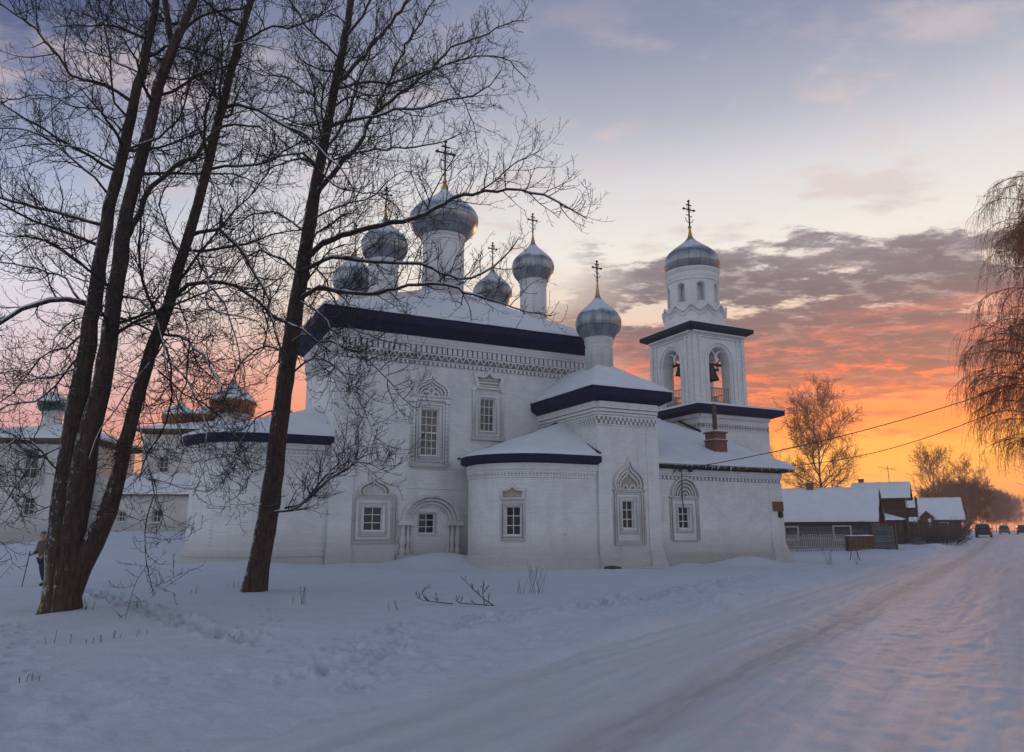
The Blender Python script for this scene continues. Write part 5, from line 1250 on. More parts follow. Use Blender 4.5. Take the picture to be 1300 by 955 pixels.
T2={'trunk':[[(-7.93,23.9,-0.37,0.476),(-7.96,23.91,-0.0,0.411),(-7.87,23.93,0.75,0.368),(-7.75,23.94,1.47,0.347),(-7.6,23.98,3.17,0.326),(-7.55,24.01,4.68,0.304),(-7.46,24.04,6.23,0.294),(-7.32,24.08,8.1,0.284),(-7.15,24.12,10.03,0.262),(-6.99,24.15,11.73,0.241),(-6.86,24.18,13.19,0.218),(-6.69,24.2,14.69,0.197),(-6.5,24.23,16.22,0.175),(-6.3,24.26,17.8,0.164),(-6.12,24.28,19.41,0.143),(-5.94,24.31,21.07,0.132),(-5.77,24.34,23.11,0.099),(-5.62,24.37,25.22,0.066),(-5.55,24.4,27.03,0.034)]],'fork':[],'limbs':[[(-6.95,23.9,10.79,0.108),(-6.56,23.77,11.13,0.101),(-5.96,23.6,11.43,0.092),(-4.69,23.29,11.66,0.083),(-3.62,23.03,11.8,0.076),(-2.82,22.82,11.95,0.068),(-1.91,22.56,12.38,0.06),(-1.27,22.39,12.52,0.052),(-0.5,22.19,12.54,0.046),(0.25,22.0,12.41,0.039),(0.98,21.79,12.08,0.031),(1.7,21.58,11.67,0.024),(2.26,21.4,11.23,0.017)],[(-7.19,23.9,10.34,0.076),(-6.73,23.83,10.51,0.07),(-6.25,23.75,10.76,0.064),(-5.24,23.61,10.68,0.058),(-3.92,23.42,10.5,0.052),(-2.97,23.28,10.39,0.046),(-2.04,23.13,9.94,0.04),(-1.32,23.02,9.82,0.034),(-0.56,22.89,10.17,0.028),(-0.05,22.78,10.69,0.022),(0.25,22.7,11.14,0.016)],[(-7.21,23.9,9.27,0.092),(-6.88,23.81,9.51,0.084),(-6.36,23.68,9.77,0.077),(-5.42,23.48,9.54,0.068),(-4.37,23.25,9.41,0.06),(-3.32,23.0,9.6,0.052),(-2.05,22.71,9.5,0.045),(-1.19,22.5,9.09,0.037),(-0.37,22.3,8.8,0.03),(0.44,22.09,8.48,0.023),(1.2,21.9,8.23,0.015)],[(-6.75,23.9,13.06,0.102),(-6.6,23.97,13.42,0.096),(-6.24,24.08,13.97,0.09),(-5.88,24.2,14.57,0.084),(-5.57,24.3,15.1,0.077),(-5.3,24.39,15.61,0.071),(-5.08,24.53,16.43,0.065),(-4.63,24.64,16.94,0.058),(-3.69,24.86,17.97,0.052),(-2.83,25.06,18.88,0.046),(-2.32,25.2,19.67,0.039),(-1.2,25.41,20.39,0.033),(-0.3,25.57,20.96,0.026),(0.46,25.7,21.19,0.019)],[(-6.55,23.9,15.58,0.065),(-6.21,23.81,15.71,0.059),(-5.6,23.67,15.8,0.053),(-5.06,23.54,15.76,0.047),(-4.05,23.29,15.97,0.041),(-3.02,23.04,15.91,0.036),(-2.45,22.9,16.02,0.03),(-1.34,22.62,16.11,0.025),(-0.71,22.44,16.4,0.02),(-0.39,22.3,16.81,0.014)],[(-6.3,23.9,17.25,0.092),(-6.14,23.99,17.56,0.085),(-5.74,24.19,18.26,0.079),(-5.34,24.37,18.86,0.072),(-4.82,24.63,19.83,0.066),(-4.1,25.02,21.39,0.06),(-3.66,25.31,22.73,0.053),(-3.29,25.7,24.66,0.046)],[(-6.27,23.9,17.16,0.054),(-5.97,24.03,17.31,0.05),(-5.18,24.37,17.75,0.046),(-4.47,24.67,17.87,0.042),(-3.9,24.9,18.22,0.038),(-3.02,25.26,18.79,0.034),(-1.76,25.77,19.66,0.029),(-0.4,26.25,20.03,0.025),(0.16,26.49,19.78,0.021),(0.56,26.7,19.4,0.015)],[(-6.33,23.9,14.38,0.039),(-5.25,23.39,14.44,0.033),(-4.2,22.9,14.29,0.028),(-2.88,22.26,14.03,0.022),(-1.87,21.72,14.06,0.016),(-1.49,21.5,14.12,0.012)],[(-7.77,23.9,2.34,0.049),(-7.47,23.79,2.43,0.044),(-6.89,23.59,2.47,0.039),(-6.28,23.33,2.83,0.033),(-5.73,23.05,3.29,0.028),(-5.05,22.77,3.63,0.023),(-4.44,22.48,4.03,0.018),(-3.99,22.3,4.15,0.013)],[(-7.14,23.9,2.56,0.038),(-6.62,23.63,2.64,0.034),(-6.22,23.36,2.95,0.03),(-5.82,23.03,3.36,0.026),(-5.36,22.73,3.63,0.022),(-4.87,22.44,3.84,0.019),(-4.16,22.05,3.76,0.015),(-3.59,21.7,3.5,0.012)],[(-7.35,23.9,7.78,0.049),(-6.8,23.62,8.11,0.043),(-6.27,23.39,7.87,0.038),(-5.13,22.91,7.49,0.033),(-4.4,22.55,7.0,0.028),(-3.65,22.1,6.24,0.022),(-3.26,21.82,5.71,0.017),(-2.72,21.5,5.26,0.013)],[(-7.51,23.9,6.21,0.038),(-6.93,23.42,6.89,0.033),(-6.21,23.02,7.18,0.028),(-5.34,22.56,6.71,0.024),(-4.72,22.07,5.88,0.02),(-4.1,21.46,4.84,0.015),(-3.74,20.9,3.88,0.011)],[(-6.7,23.9,14.09,0.049),(-7.09,23.38,14.4,0.04),(-7.79,22.72,13.94,0.031),(-8.32,22.11,13.26,0.022),(-8.73,21.4,12.29,0.015)],[(-6.92,23.9,11.63,0.043),(-7.7,24.5,12.46,0.038),(-8.59,25.05,13.0,0.031),(-9.66,25.67,13.12,0.025),(-10.62,26.4,12.65,0.018)],[(-7.08,23.9,10.23,0.043),(-7.55,23.47,10.63,0.036),(-8.19,23.01,10.73,0.028),(-8.74,22.52,10.14,0.022),(-8.89,22.1,9.35,0.015)],[(-6.41,23.9,16.03,0.043),(-7.24,24.39,17.25,0.037),(-8.12,24.8,18.15,0.031),(-8.97,25.13,18.53,0.024),(-9.89,25.5,19.28,0.017)],[(-6.1,23.9,18.35,0.043),(-6.79,23.4,18.78,0.035),(-7.37,22.89,19.33,0.028),(-7.78,22.3,20.09,0.02)],[(-6.02,23.9,19.14,0.054),(-5.29,23.35,19.68,0.044),(-4.64,22.69,20.41,0.034),(-4.0,21.9,21.29,0.025)],[(-6.61,23.9,14.53,0.049),(-5.58,22.97,15.48,0.04),(-5.05,22.16,16.42,0.032),(-4.57,21.49,17.12,0.024),(-4.2,20.7,17.94,0.017)],[(-4.95,23.9,16.06,0.049),(-4.26,24.25,18.11,0.042),(-3.77,24.49,19.56,0.035),(-3.24,24.68,20.69,0.028),(-2.69,24.9,22.04,0.021)],[(-2.69,23.9,18.09,0.027),(-2.07,23.62,17.07,0.022),(-1.34,23.23,15.63,0.015),(-1.18,22.9,14.29,0.01)],[(-7.03,23.9,10.79,0.034),(-6.45,24.33,10.38,0.03),(-5.78,25.24,8.96,0.025),(-4.77,25.84,8.55,0.02),(-3.72,26.4,8.4,0.015)],[(-7.28,23.9,7.52,0.038),(-7.96,23.69,7.73,0.031),(-8.61,23.46,7.29,0.025),(-8.94,23.18,6.33,0.019),(-9.0,22.9,5.28,0.012)],[(-5.84,23.9,20.75,0.054),(-4.27,23.56,21.77,0.043),(-2.55,23.22,22.46,0.032),(-0.84,22.9,22.83,0.021)],[(-2.96,23.9,12.43,0.028),(-2.55,23.65,13.38,0.022),(-2.01,23.43,14.14,0.016),(-1.6,23.3,14.5,0.01)],[(-1.08,23.9,13.3,0.028),(-0.27,24.13,14.06,0.022),(0.42,24.33,14.76,0.017),(1.12,24.5,15.15,0.011)],[(-7.58,23.9,5.69,0.033),(-8.16,23.63,5.39,0.027),(-8.48,23.28,4.6,0.022),(-8.62,22.88,3.59,0.015),(-8.31,22.4,2.4,0.01)],[(-7.65,23.9,3.91,0.024),(-8.08,23.4,3.63,0.019),(-8.28,22.73,2.87,0.015),(-8.49,22.4,2.63,0.01)],[(-7.13,23.9,9.4,0.033),(-6.1,23.27,8.68,0.027),(-5.37,22.52,7.44,0.021),(-5.28,21.85,6.31,0.015),(-4.61,21.1,5.25,0.009)],[(-6.84,23.9,12.2,0.037),(-6.03,24.31,12.9,0.031),(-5.03,24.76,13.46,0.025),(-4.29,25.17,14.42,0.018),(-3.49,25.5,14.9,0.011)],[(-6.67,23.9,14.09,0.033),(-5.86,23.51,13.17,0.027),(-4.7,23.07,12.82,0.021),(-3.7,22.65,12.15,0.015),(-3.25,22.3,11.24,0.01)],[(-6.21,23.9,17.56,0.033),(-5.36,24.23,17.16,0.028),(-4.3,24.59,17.44,0.022),(-3.21,24.96,18.1,0.017),(-2.22,25.3,18.81,0.011)],[(-6.41,23.9,16.03,0.033),(-7.04,23.49,15.49,0.027),(-7.73,23.04,15.52,0.021),(-8.38,22.6,15.55,0.015),(-9.0,22.1,15.81,0.01)],[(-5.97,23.9,19.78,0.037),(-6.91,24.61,20.97,0.028),(-7.8,25.4,22.62,0.017)]]}

b1=(T1['trunk'][0][1][0]+.15,17.85,-.05)
bare_tree(T1,'bare_tree','big bare tree with three dark stems from one mossy foot at the far left',b1,M['bark1'],21,CFG,12,(2.5,5.5),4.2)
b2=(T2['trunk'][0][1][0],23.9,-.05)
bare_tree(T2,'bare_tree','single stemmed bare tree leaning in front of the church, one long limb crossing the domes',b2,M['bark2'],33,CFG2,17,(2.5,5.5),5.5)
# root flare of the two trees is part of the trunk thickness; snow collars belong to the ground

# ------------------------------------------------------------------ generic bare trees (background) and birch
def far_tree(name,label,x,y,h,spread,seed,mat=None,group=None,levels=3,dens=1.0,trunk_r=None,rmin=.012,stems=1):
    random.seed(seed); z=gh(x,y)-.1
    root=empty(name,(x,y,z)); tag(root,label,'tree',group)
    tr=MB(); tw=Tubes(); lm=Tubes(); r0=trunk_r or h*.016
    cfg={0:(h*.05/dens,(h*.13,h*.26),6,.16,r0*.35,UPT,.15),1:(h*.030/dens,(h*.05,h*.12),4,.18,r0*.16,UPT,.15),2:(h*.022/dens,(h*.02,h*.05),3,.2,r0*.1,UPT,.1),'rmin':rmin,'sides':{0:4}}
    if levels<3: del cfg[2]
    for st in range(stems):
        lean=G(0,.05)*(1+st)
        P=[(G(0,.01*h)*(i>0)+lean*h*i/8+st*.3,G(0,.01*h)*(i>0),h*i/8) for i in range(9)]; R=[r0*(1-.93*(i/8)**.9) for i in range(9)]
        tr.tube(P,R,8)
        n=int(20*dens)
        for i in range(n):
            s=.18+.8*(i+random.random())/n; p,t,k,f=along(P,s); a=i*2.4+G(0,.4)
            prof=math.sin(PI*min(1,(s-.05)*.95))**.6
            L=spread*prof*random.uniform(.75,1.1); d=vnorm((math.cos(a),math.sin(a),.45+.9*s))
            pts,rs=make_branch(p,d,L,max(R[k]*.5,rmin),rmin,7,.10,lambda t:.02)
            lm.add(pts,rs,5); grow(tw,pts,rs,0,cfg,.2)
    tr.build('trunk',mat or M['birchbark'],root,smooth=True); tw.build('crown',M['fartwig'],root); lm.build('limbs',mat or M['birchbark'],root)
    return root
far_tree('birch_tree','tall bare birch glowing orange behind the long grey house',35.4,86,14.5,6.3,71,None,None,3,1.6,.24,.012)
far_tree('bare_tree','two topped bare tree right of the house with the balcony',67.6,121,12.2,4.4,73,M['fartwig'],None,3,1.15,.14,.013,2)
far_tree('bare_tree','dense hazy bare tree right of the snowy far roof',79.5,133,10.8,4.8,74,M['fartwig'],None,3,1.2,.14,.015)
GRP='hazy bare trees at the end of the street'
ORD=['first','second','third','fourth','fifth','sixth','seventh','eighth','ninth','tenth','eleventh','twelfth','thirteenth','fourteenth','fifteenth','sixteenth']
for i,(x,y,h,sp) in enumerate(sorted(((86,140,8.0,4.0),(91,152,9.0,4.4),(88,160,8,4),(99,170,9.5,4.6),(106,182,9,4.5),(117,196,10,5),(126,212,10,5),(146,232,11,5),(161,254,12,5),(179,280,12,6),(200,310,13,6),(224,345,14,7),(263,400,15,8),(304,458,16,9),(113,190,10,4.4)),key=lambda q:q[1])):
    o=far_tree('bare_tree','hazy bare tree, %s nearest in the roadside row at the end of the street'%ORD[i],x,y,h,sp,80+i,M['fartwig'],GRP,2,1.9,.12,.018)
# birch at the right edge, its trunk just outside the picture, long hanging twigs
def weeping_birch(x,y,h):
    random.seed(91); root=empty('weeping_birch',(x,y,gh(x,y)-.1)); tag(root,'tall birch with long hanging orange lit twigs at the right edge of the picture','tree')
    P=[(G(0,.10),G(0,.10),h*i/12) for i in range(13)]; P[0]=(0,0,0); R=[.30*(1-.93*(i/12)) for i in range(13)]
    tr=MB(); tr.tube(P,R,12); tr.build('trunk',M['birchbark'],root,smooth=True)
    tw=Tubes(); hang=Tubes()
    n=125
    for i in range(n):
        s=.20+.78*(i+random.random())/n; p,t,k,f=along(P,s); a=PI+G(0,1.15) if i%4 else random.uniform(0,2*PI)
        L=(6.6*(1-s*.62)*random.uniform(.7,1.12)); d=vnorm((math.cos(a),math.sin(a),.75))
        pts,rs=make_branch(p,d,L,.055*(1-s*.6),.012,10,.07,lambda t:.04-.30*t)
        tw.add(pts,rs,6)
        for j in range(int(L*4.0)):
            q,t2,k2,f2=along(pts,random.uniform(.15,1.0)); d2=vnorm((t2[0]*.8+G(0,.45),t2[1]*.8+G(0,.45),t2[2]*.5+.1))
            L2=random.uniform(.5,1.5); p2,r2=make_branch(q,d2,L2,.011,.007,6,.14,lambda t:-.12)
            hang.add(p2,r2,4)
            for c in range(random.randint(4,7)):
                q3,t3,_,_=along(p2,random.uniform(.2,1)); L3=random.uniform(.5,1.9)
                p3,r3=make_branch(q3,vnorm((t3[0]*.5+G(0,.3),t3[1]*.5+G(0,.3),-.25)),L3,.0065,.0045,7,.10,lambda t:-.42)
                if p3[-1][2]<1.6: continue
                hang.add(p3,r3,3)
                for e in range(3):
                    q4,t4,_,_=along(p3,random.uniform(.1,.95)); p4,r4=make_branch(q4,vnorm((G(0,.6),G(0,.6),-.3)),random.uniform(.1,.35),.0055,.0045,2,.1,lambda t:-.3); hang.add(p4,r4,3)
    tw.build('limbs',M['birchtwig'],root); hang.build('crown',M['birchtwig'],root)
weeping_birch(26.0,32.6,18.8)

# ------------------------------------------------------------------ shrubs, weeds, fallen branches, stakes
def shrub(label,x,y,w,h,seed,n=60,group=None):
    random.seed(seed); z=gh(x,y)-.05; root=MB; T=Tubes()
    for i in range(n):
        a=random.uniform(0,2*PI); r=w*.35*math.sqrt(random.random()); d=vnorm((math.cos(a)*.9,math.sin(a)*.9,random.uniform(.5,1.6)))
        pts,rs=make_branch((math.cos(a)*r,math.sin(a)*r,0),d,h*random.uniform(.6,1.15),.018,.010,5,.12,lambda t:.0)
        T.add(pts,rs,4)
        for j in range(12):
            q,t,_,_=along(pts,random.uniform(.2,1)); p2,r2=make_branch(q,vnorm((t[0]+G(0,.6),t[1]+G(0,.6),t[2]+G(0,.4))),random.uniform(.2,.7),.011,.009,3,.15,lambda t:.0); T.add(p2,r2,3)
    o=T.build('shrub',M['bush'],None); o.location=(x,y,z); tag(o,label,'shrub',group)
shrub('wide bare grey shrub in front of the brown lean-to',40.6,76,4.2,2.0,3,90,'roadside shrubs')
shrub('round bare shrub at the roadside, nearest to the road',42.6,75,4.0,1.5,4,80,'roadside shrubs')
shrub('bare shrub growing behind the nearer roadside shrubs',45.6,82,4.5,2.3,5,90,'roadside shrubs')
shrub('taller thin shrub below the two topped tree',49.5,88,5.0,2.8,6,90,'roadside shrubs')
shrub('low far shrub left of the dark parked car',55.5,97,4.5,2.2,7,80,'roadside shrubs')
def weed_clump(label,x,y,n,h,seed,sp=.12,name='weed_clump',r=.006,group='dry weed stalks in the snow'):
    random.seed(seed); T=Tubes(); z=gh(x,y)-.02
    for i in range(n):
        pts,rs=make_branch((G(0,sp),G(0,sp*.6),0),vnorm((G(0,.16),G(0,.16),1)),h*random.uniform(.5,1.1),r,r*.6,4,.05,lambda t:0); T.add(pts,rs,4)
        for j in range(random.randint(0,3)):
            q,t,_,_=along(pts,random.uniform(.5,1)); p2,r2=make_branch(q,vnorm((G(0,.6),G(0,.6),.7)),h*.12,r*.7,r*.5,2,.1,lambda t:0); T.add(p2,r2,3)
    o=T.build(name,M['weed'],None); o.location=(x,y,z); tag(o,label,'weeds',group)
weed_clump('tall upright dry stalks between the fallen branch and the side chapel',0.73,23.86,9,0.95,680)
weed_clump('few short dry stalks just left of the tall upright stalks',0.28,23.27,4,0.45,662)
weed_clump('dry stalks at the foot of the mossy tree',-9.71,17.65,10,0.35,105)
weed_clump('dry stalks in the snow right of the leaning tree',-5.52,20.07,5,0.5,378)
weed_clump('two dark dry stems below the tree in the lower left',-7.85,13.46,3,0.25,68)
weed_clump('short dry stems in the snow left of the footprint trail',-7.18,13.65,4,0.16,125)
weed_clump('short dry stem cluster just right of the short stems by the trail',-7.14,14.36,4,0.16,155)
weed_clump('single dark dry stem in the open snow',-6.9,14.68,2,0.16,182)
weed_clump('dry weeds beside the leaning stakes',17.25,42.0,8,1.1,1052)
weed_clump('dry weeds right of the leaning stakes',18.88,42.0,7,0.9,1090)
weed_clump('dry weeds low in the corner of the snowfield',-5.87,9.87,4,0.15,50)
weed_clump('dry weeds near the trail beside the leaning tree trunk',-9.05,25.46,5,0.25,300)
weed_clump('faint dry stalks in front of the big round apse',-9.44,23.27,3,0.25,250)
weed_clump('small dry weeds left of the fallen twigs',-2.83,18.69,3,0.25,500)

def fallen_branch(label,x,y,segs,seed,r=.022):
    random.seed(seed); z=gh(x,y); T=Tubes()
    cfg={0:(.16,(.15,.4),4,.2,.012,UPT,.5),1:(.10,(.05,.14),2,.2,.009,UPT,.3),'rmin':.008,'sides':{0:4}}
    for P in segs:
        R=[r*(1-.6*i/(len(P)-1)) for i in range(len(P))]
        T.add([tuple(p) for p in P],R,6); grow(T,P,R,0,cfg,.15,1.0,floor=-.05)
    o=T.build('fallen_branch',M['weed'],None); o.location=(x,y,z); tag(o,label,'branch','fallen branches lying in the snow')
fallen_branch('larger fallen branch with raised twigs in the snow before the portal',-0.51,19.98,[[(0.05,0,.0),(-.22,0,.18),(-.5,.05,.42),(-.7,.1,.62)],[(0.05,0,.0),(-.3,-.1,.05),(-.8,-.1,.08),(-.95,0,.16)],[(-.2,0,.05),(-.25,.05,.35),(-.2,.1,.6)]],7,.015)
fallen_branch('smaller fallen branch lying left of the larger one',-1.52,19.98,[[(0,0,.02),(-.4,0,.06),(-.75,0,.10),(-.95,.1,.18)],[(-.6,0,.08),(-.8,.05,.28),(-.65,.1,.45)]],8,.013)

# leaning stakes beside the road
st=empty('stake_pair',(20.9,47.0,gh(20.9,47.0)-.1)); tag(st,'two thin stakes leaning together in the snow by the road edge','stakes')
for (a,b) in (((-.30,0,0),(.05,.05,1.35)),((.42,.1,0),(.02,-.02,1.30))):
    q=MB(); q.tube([a,b],.022,6); q.build('stake',M['weed'],st)
q=MB(); q.tube([(-.02,.02,1.0),(.14,.02,1.0)],.012,5); q.build('tie',M['weed'],st)
# dark slab at the chapel corner
x,y=W(.15,-.75); q=MB(); q.lathe([(0,-.1),(.30,-.05),(.36,.03),(.28,.10),(.1,.13),(0,.13)],9,uvs=False); o=q.build('stone',simple('dark_stone',(.05,.05,.05),.9,0,8,.3,.4),loc=(x,y,gh(x,y)+.02)); o.scale=(1.2,.8,1); tag(o,'dark flat stone lying at the corner of the side chapel','stone')

# ------------------------------------------------------------------ wooden houses on the right
def gable_house(name,label,x,y,rz,Lx,Ly,hw,hr,wallmat,over=.45,gablemat=None,wins=(),door=None,z=None,ridge='x',pitch_thick=.12,chimneys=(),snow=.2):
    z=gh(x,y)-.25 if z is None else z
    r=empty(name,(x,y,z),rz); tag(r,label,'house')
    s=MB(); front=lambda a,zz,d:(a,d,zz)
    holes=[(w[0]-w[2]/2,w[0]+w[2]/2,w[1],w[1]+w[3],0) for w in wins if w[4]=='f']
    panel(s,lambda a,zz,d:(a,-Ly/2+d,zz),-Lx/2,Lx/2,0,hw,holes,.1,ds=30)
    s.box(-Lx/2+.005,Lx/2-.005,-Ly/2+.12,Ly/2,0,hw)
    s.add([(-Lx/2,-Ly/2,0),(-Lx/2,Ly/2,0),(-Lx/2,Ly/2,hw),(-Lx/2,0,hr),(-Lx/2,-Ly/2,hw)],[(0,1,2,3,4)])
    s.build('wall',wallmat,r)
    s=MB(); s.add([(Lx/2+.01,-Ly/2,0),(Lx/2+.01,Ly/2,0),(Lx/2+.01,Ly/2,hw),(Lx/2+.01,0,hr-.05),(Lx/2+.01,-Ly/2,hw)],[(4,3,2,1,0)]); 
    s.add([(-Lx/2-.01,-Ly/2,hw),(-Lx/2-.01,Ly/2,hw),(-Lx/2-.01,0,hr-.05)],[(0,1,2)]); s.build('gable',gablemat or wallmat,r)
    k=(hr-hw)/(Ly/2); X=Lx/2+over; Yo=Ly/2+over; ze=hw-k*over
    s=MB()
    for sg in (-1,1):
        s.add([(-X,sg*Yo,ze),(X,sg*Yo,ze),(X,0,hr),(-X,0,hr),(-X,sg*Yo,ze+pitch_thick),(X,sg*Yo,ze+pitch_thick),(X,0,hr+pitch_thick),(-X,0,hr+pitch_thick)],
              [(0,1,2,3),(7,6,5,4),(0,4,5,1),(1,5,6,2),(3,7,4,0)])
    s.build('roof',M['brownboards'],r)
    t=r.children[-1] if False else None
    rf=[c for c in bpy.data.objects if c.parent==r and c.name.startswith('roof')][0]
    slab('snow_cover',M['roof_snow'],rf,lambda a,b:hr+pitch_thick+.003-k*abs(b),-X-.04,X+.04,-Yo-.05,Yo+.05,40,21,snow,.06,x,.08,.05)
    for w in wins:
        if w[4]=='f': make_window(r,w[2],w[3],2,2,'glass',(w[0],-Ly/2,w[1]),0,'plain')
        elif w[4]=='s': make_window(r,w[2],w[3],2,2,'glass',(Lx/2+.012,w[0],w[1]),PI/2,'plain')
    for (cx,cy,w,h0) in chimneys:
        c=MB(); c.box(cx-w/2,cx+w/2,cy-w/2,cy+w/2,hw,h0); c.box(cx-w/2-.05,cx+w/2+.05,cy-w/2-.05,cy+w/2+.05,h0+.001,h0+.12); co=c.build('chimney',M['brick'],r)
    return r,rf
h1,_=gable_house('wooden_house','long low grey boarded house with one wide snowy roof',25.75,67.7,math.radians(-30),12.0,6.2,2.75,5.2,M['greyboards'],.4,M['brownboards'],[(3.6,1.1,1.15,1.0,'f'),(-.4,1.1,.9,.95,'f')],chimneys=((0.9,0,.55,5.85),))
h2,_=gable_house('wooden_house','brown two storey log house with a balcony under its gable',39.9,81.8,math.radians(-30),4.6,4.6,5.0,6.3,M['brownlogs'],.55,M['brownboards'],[(.6,1.6,.9,1.1,'f'),(-1.2,3.6,.8,.9,'f')],chimneys=((-1.9,.4,.5,6.9),))
# balcony and lean-to of the second house
q=MB(); q.box(2.32,3.3,-2.0,1.6,2.9,3.0); q.box(3.22,3.3,-2.0,1.6,3.0,3.8); q.box(2.32,3.3,-2.0,-1.93,3.0,3.8); q.build('balcony',M['brownlogs'],h2)
for yy in (-1.95,-.2,1.55):
    q=MB(); q.box(3.20,3.3,yy-.05,yy+.05,3.801,5.0); q.build('balcony_post',M['brownboards'],h2)
q=MB(); q.box(2.33,2.36,-1.9,-.3,3.2,4.6); q.build('white_panel',M['whitepaint'],h2)
q=MB(); q.box(-1.9,1.9,-4.4,-2.32,0,2.5); q.add([(-2.1,-4.7,2.5),(2.1,-4.7,2.5),(2.1,-2.32,2.6),(-2.1,-2.32,3.9)],[(0,1,2,3)]); lt=q.build('lean_to',M['brownboards'],h2)
slab('snow_cover',M['roof_snow'],lt,lambda a,b:2.52+(b+4.7)/2.38*(.1+1.3*(2.1-a)/4.2),-2.15,2.15,-4.75,-2.33,20,14,.16,.05,6,.06,.05)
h3,_=gable_house('wooden_house','farther brown house whose snowy roof stands beyond the bare tree',59.6,109.5,math.radians(-27),8.0,7.0,2.7,5.3,M['brownlogs'],.5,M['brownboards'],[(1.9,.9,.9,1.1,'f'),(-1.7,.9,.9,1.1,'f')],chimneys=((-2.5,0,.6,5.9),))
q=MB(); q.box(-.9,.7,-4.4,-3.52,0,2.7); q.add([(-1.1,-4.5,2.7),(.9,-4.5,2.7),(-.1,-4.5,3.7),(-1.1,-2.4,2.7),(.9,-2.4,2.7),(-.1,-2.4,3.7)],[(0,1,2),(0,2,5,3),(1,4,5,2)]); q.build('porch',M['brownlogs'],h3)
h4,_=gable_house('shed','small shed with a snowy roof behind the balcony house',46.6,95,math.radians(-10),4.6,5,2.4,3.9,M['brownlogs'],.4,M['brownboards'],[],chimneys=((1.2,0,.5,4.3),))
h4['category']='shed'
# antenna on the balcony house roof
an=empty('tv_antenna',(40.6,81.2,gh(40.6,81.2)+6.0)); tag(an,'thin television antenna on a mast above the balcony house','antenna')
q=MB(); q.tube([(0,0,0),(0,0,2.1)],.03,6); q.build('mast',M['iron'],an)
q=MB(); q.tube([(-1.0,0,1.95),(1.0,.2,1.65)],.018,5)
for t in (-.9,-.5,-.1,.3,.7): q.tube([(t-.12,-.5,1.8-t*.15),(t+.12,.5,1.8-t*.15)],.012,4)
q.tube([(-.8,.2,1.5),(.8,-.2,1.95)],.014,5); q.build('dipoles',M['iron'],an)
# picket fence and board fence
fz=gh(24.4,59.3)
pf=empty('picket_fence',(24.3,59.3,fz-.08)); tag(pf,'grey picket fence in front of the long house','fence')
q=MB(); q.box(-4.2,1.55,.03,.07,.35,.43); q.box(-4.2,1.55,.03,.07,1.0,1.08); q.build('rail',M['picket'],pf)
q=MB(); random.seed(2)
k=0; x=-4.2
while x<1.5:
    hh=1.32+G(0,.03); q.prism([(x,.05),(x+.085,.05),(x+.085,hh),(x+.043,hh+.07),(x,hh)],0,.028); x+=.15
q.build('picket',M['picket'],pf)
for px in (-4.1,-2.2,-.3,1.5):
    q=MB(); q.box(px-.05,px+.05,.072,.17,-.3,1.3); q.build('post',M['picket'],pf)
bf=empty('board_fence',(25.9,59.1,gh(26.5,59.3)-.15),math.radians(25)); tag(bf,'dark horizontal board fence topped with snow beside the picket fence','fence')
q=MB()
for i in range(5): q.box(0,2.7,-.02+.01*(i%2),.02+.01*(i%2),.05+i*.24,.27+i*.24)
q.build('boards',M['brownboards'],bf)
for px in (0,2.65):
    q=MB(); q.box(px-.05,px+.05,.032,.13,-.2,1.3); q.build('post',M['brownboards'],bf)
slab('snow_cap',M['roof_snow'],bf,lambda a,b:1.26,-.05,2.78,-.08,.14,26,4,.10,.05,2,.03)
gt=empty('plank_gate',(30.0,61.6,gh(30,61.6)-.1),math.radians(10)); tag(gt,'leaning dark plank gate between the board fence and the brown house','gate')
q=MB()
for i in range(8): q.box(-.9+i*.22,-.71+i*.22,-.02,.02,0,2.0+.1*math.sin(i*2.1))
q.build('planks',M['greyboards'],gt)
q=MB(); q.box(-.95,.9,.021,.07,.4,.5); q.box(-.95,.9,.021,.07,1.5,1.6); q.build('rail',M['brownboards'],gt)
for px in (-1.03,.99):
    q=MB(); q.box(px-.07,px+.07,-.07,.07,-.2,2.3); q.build('post',M['brownboards'],gt)

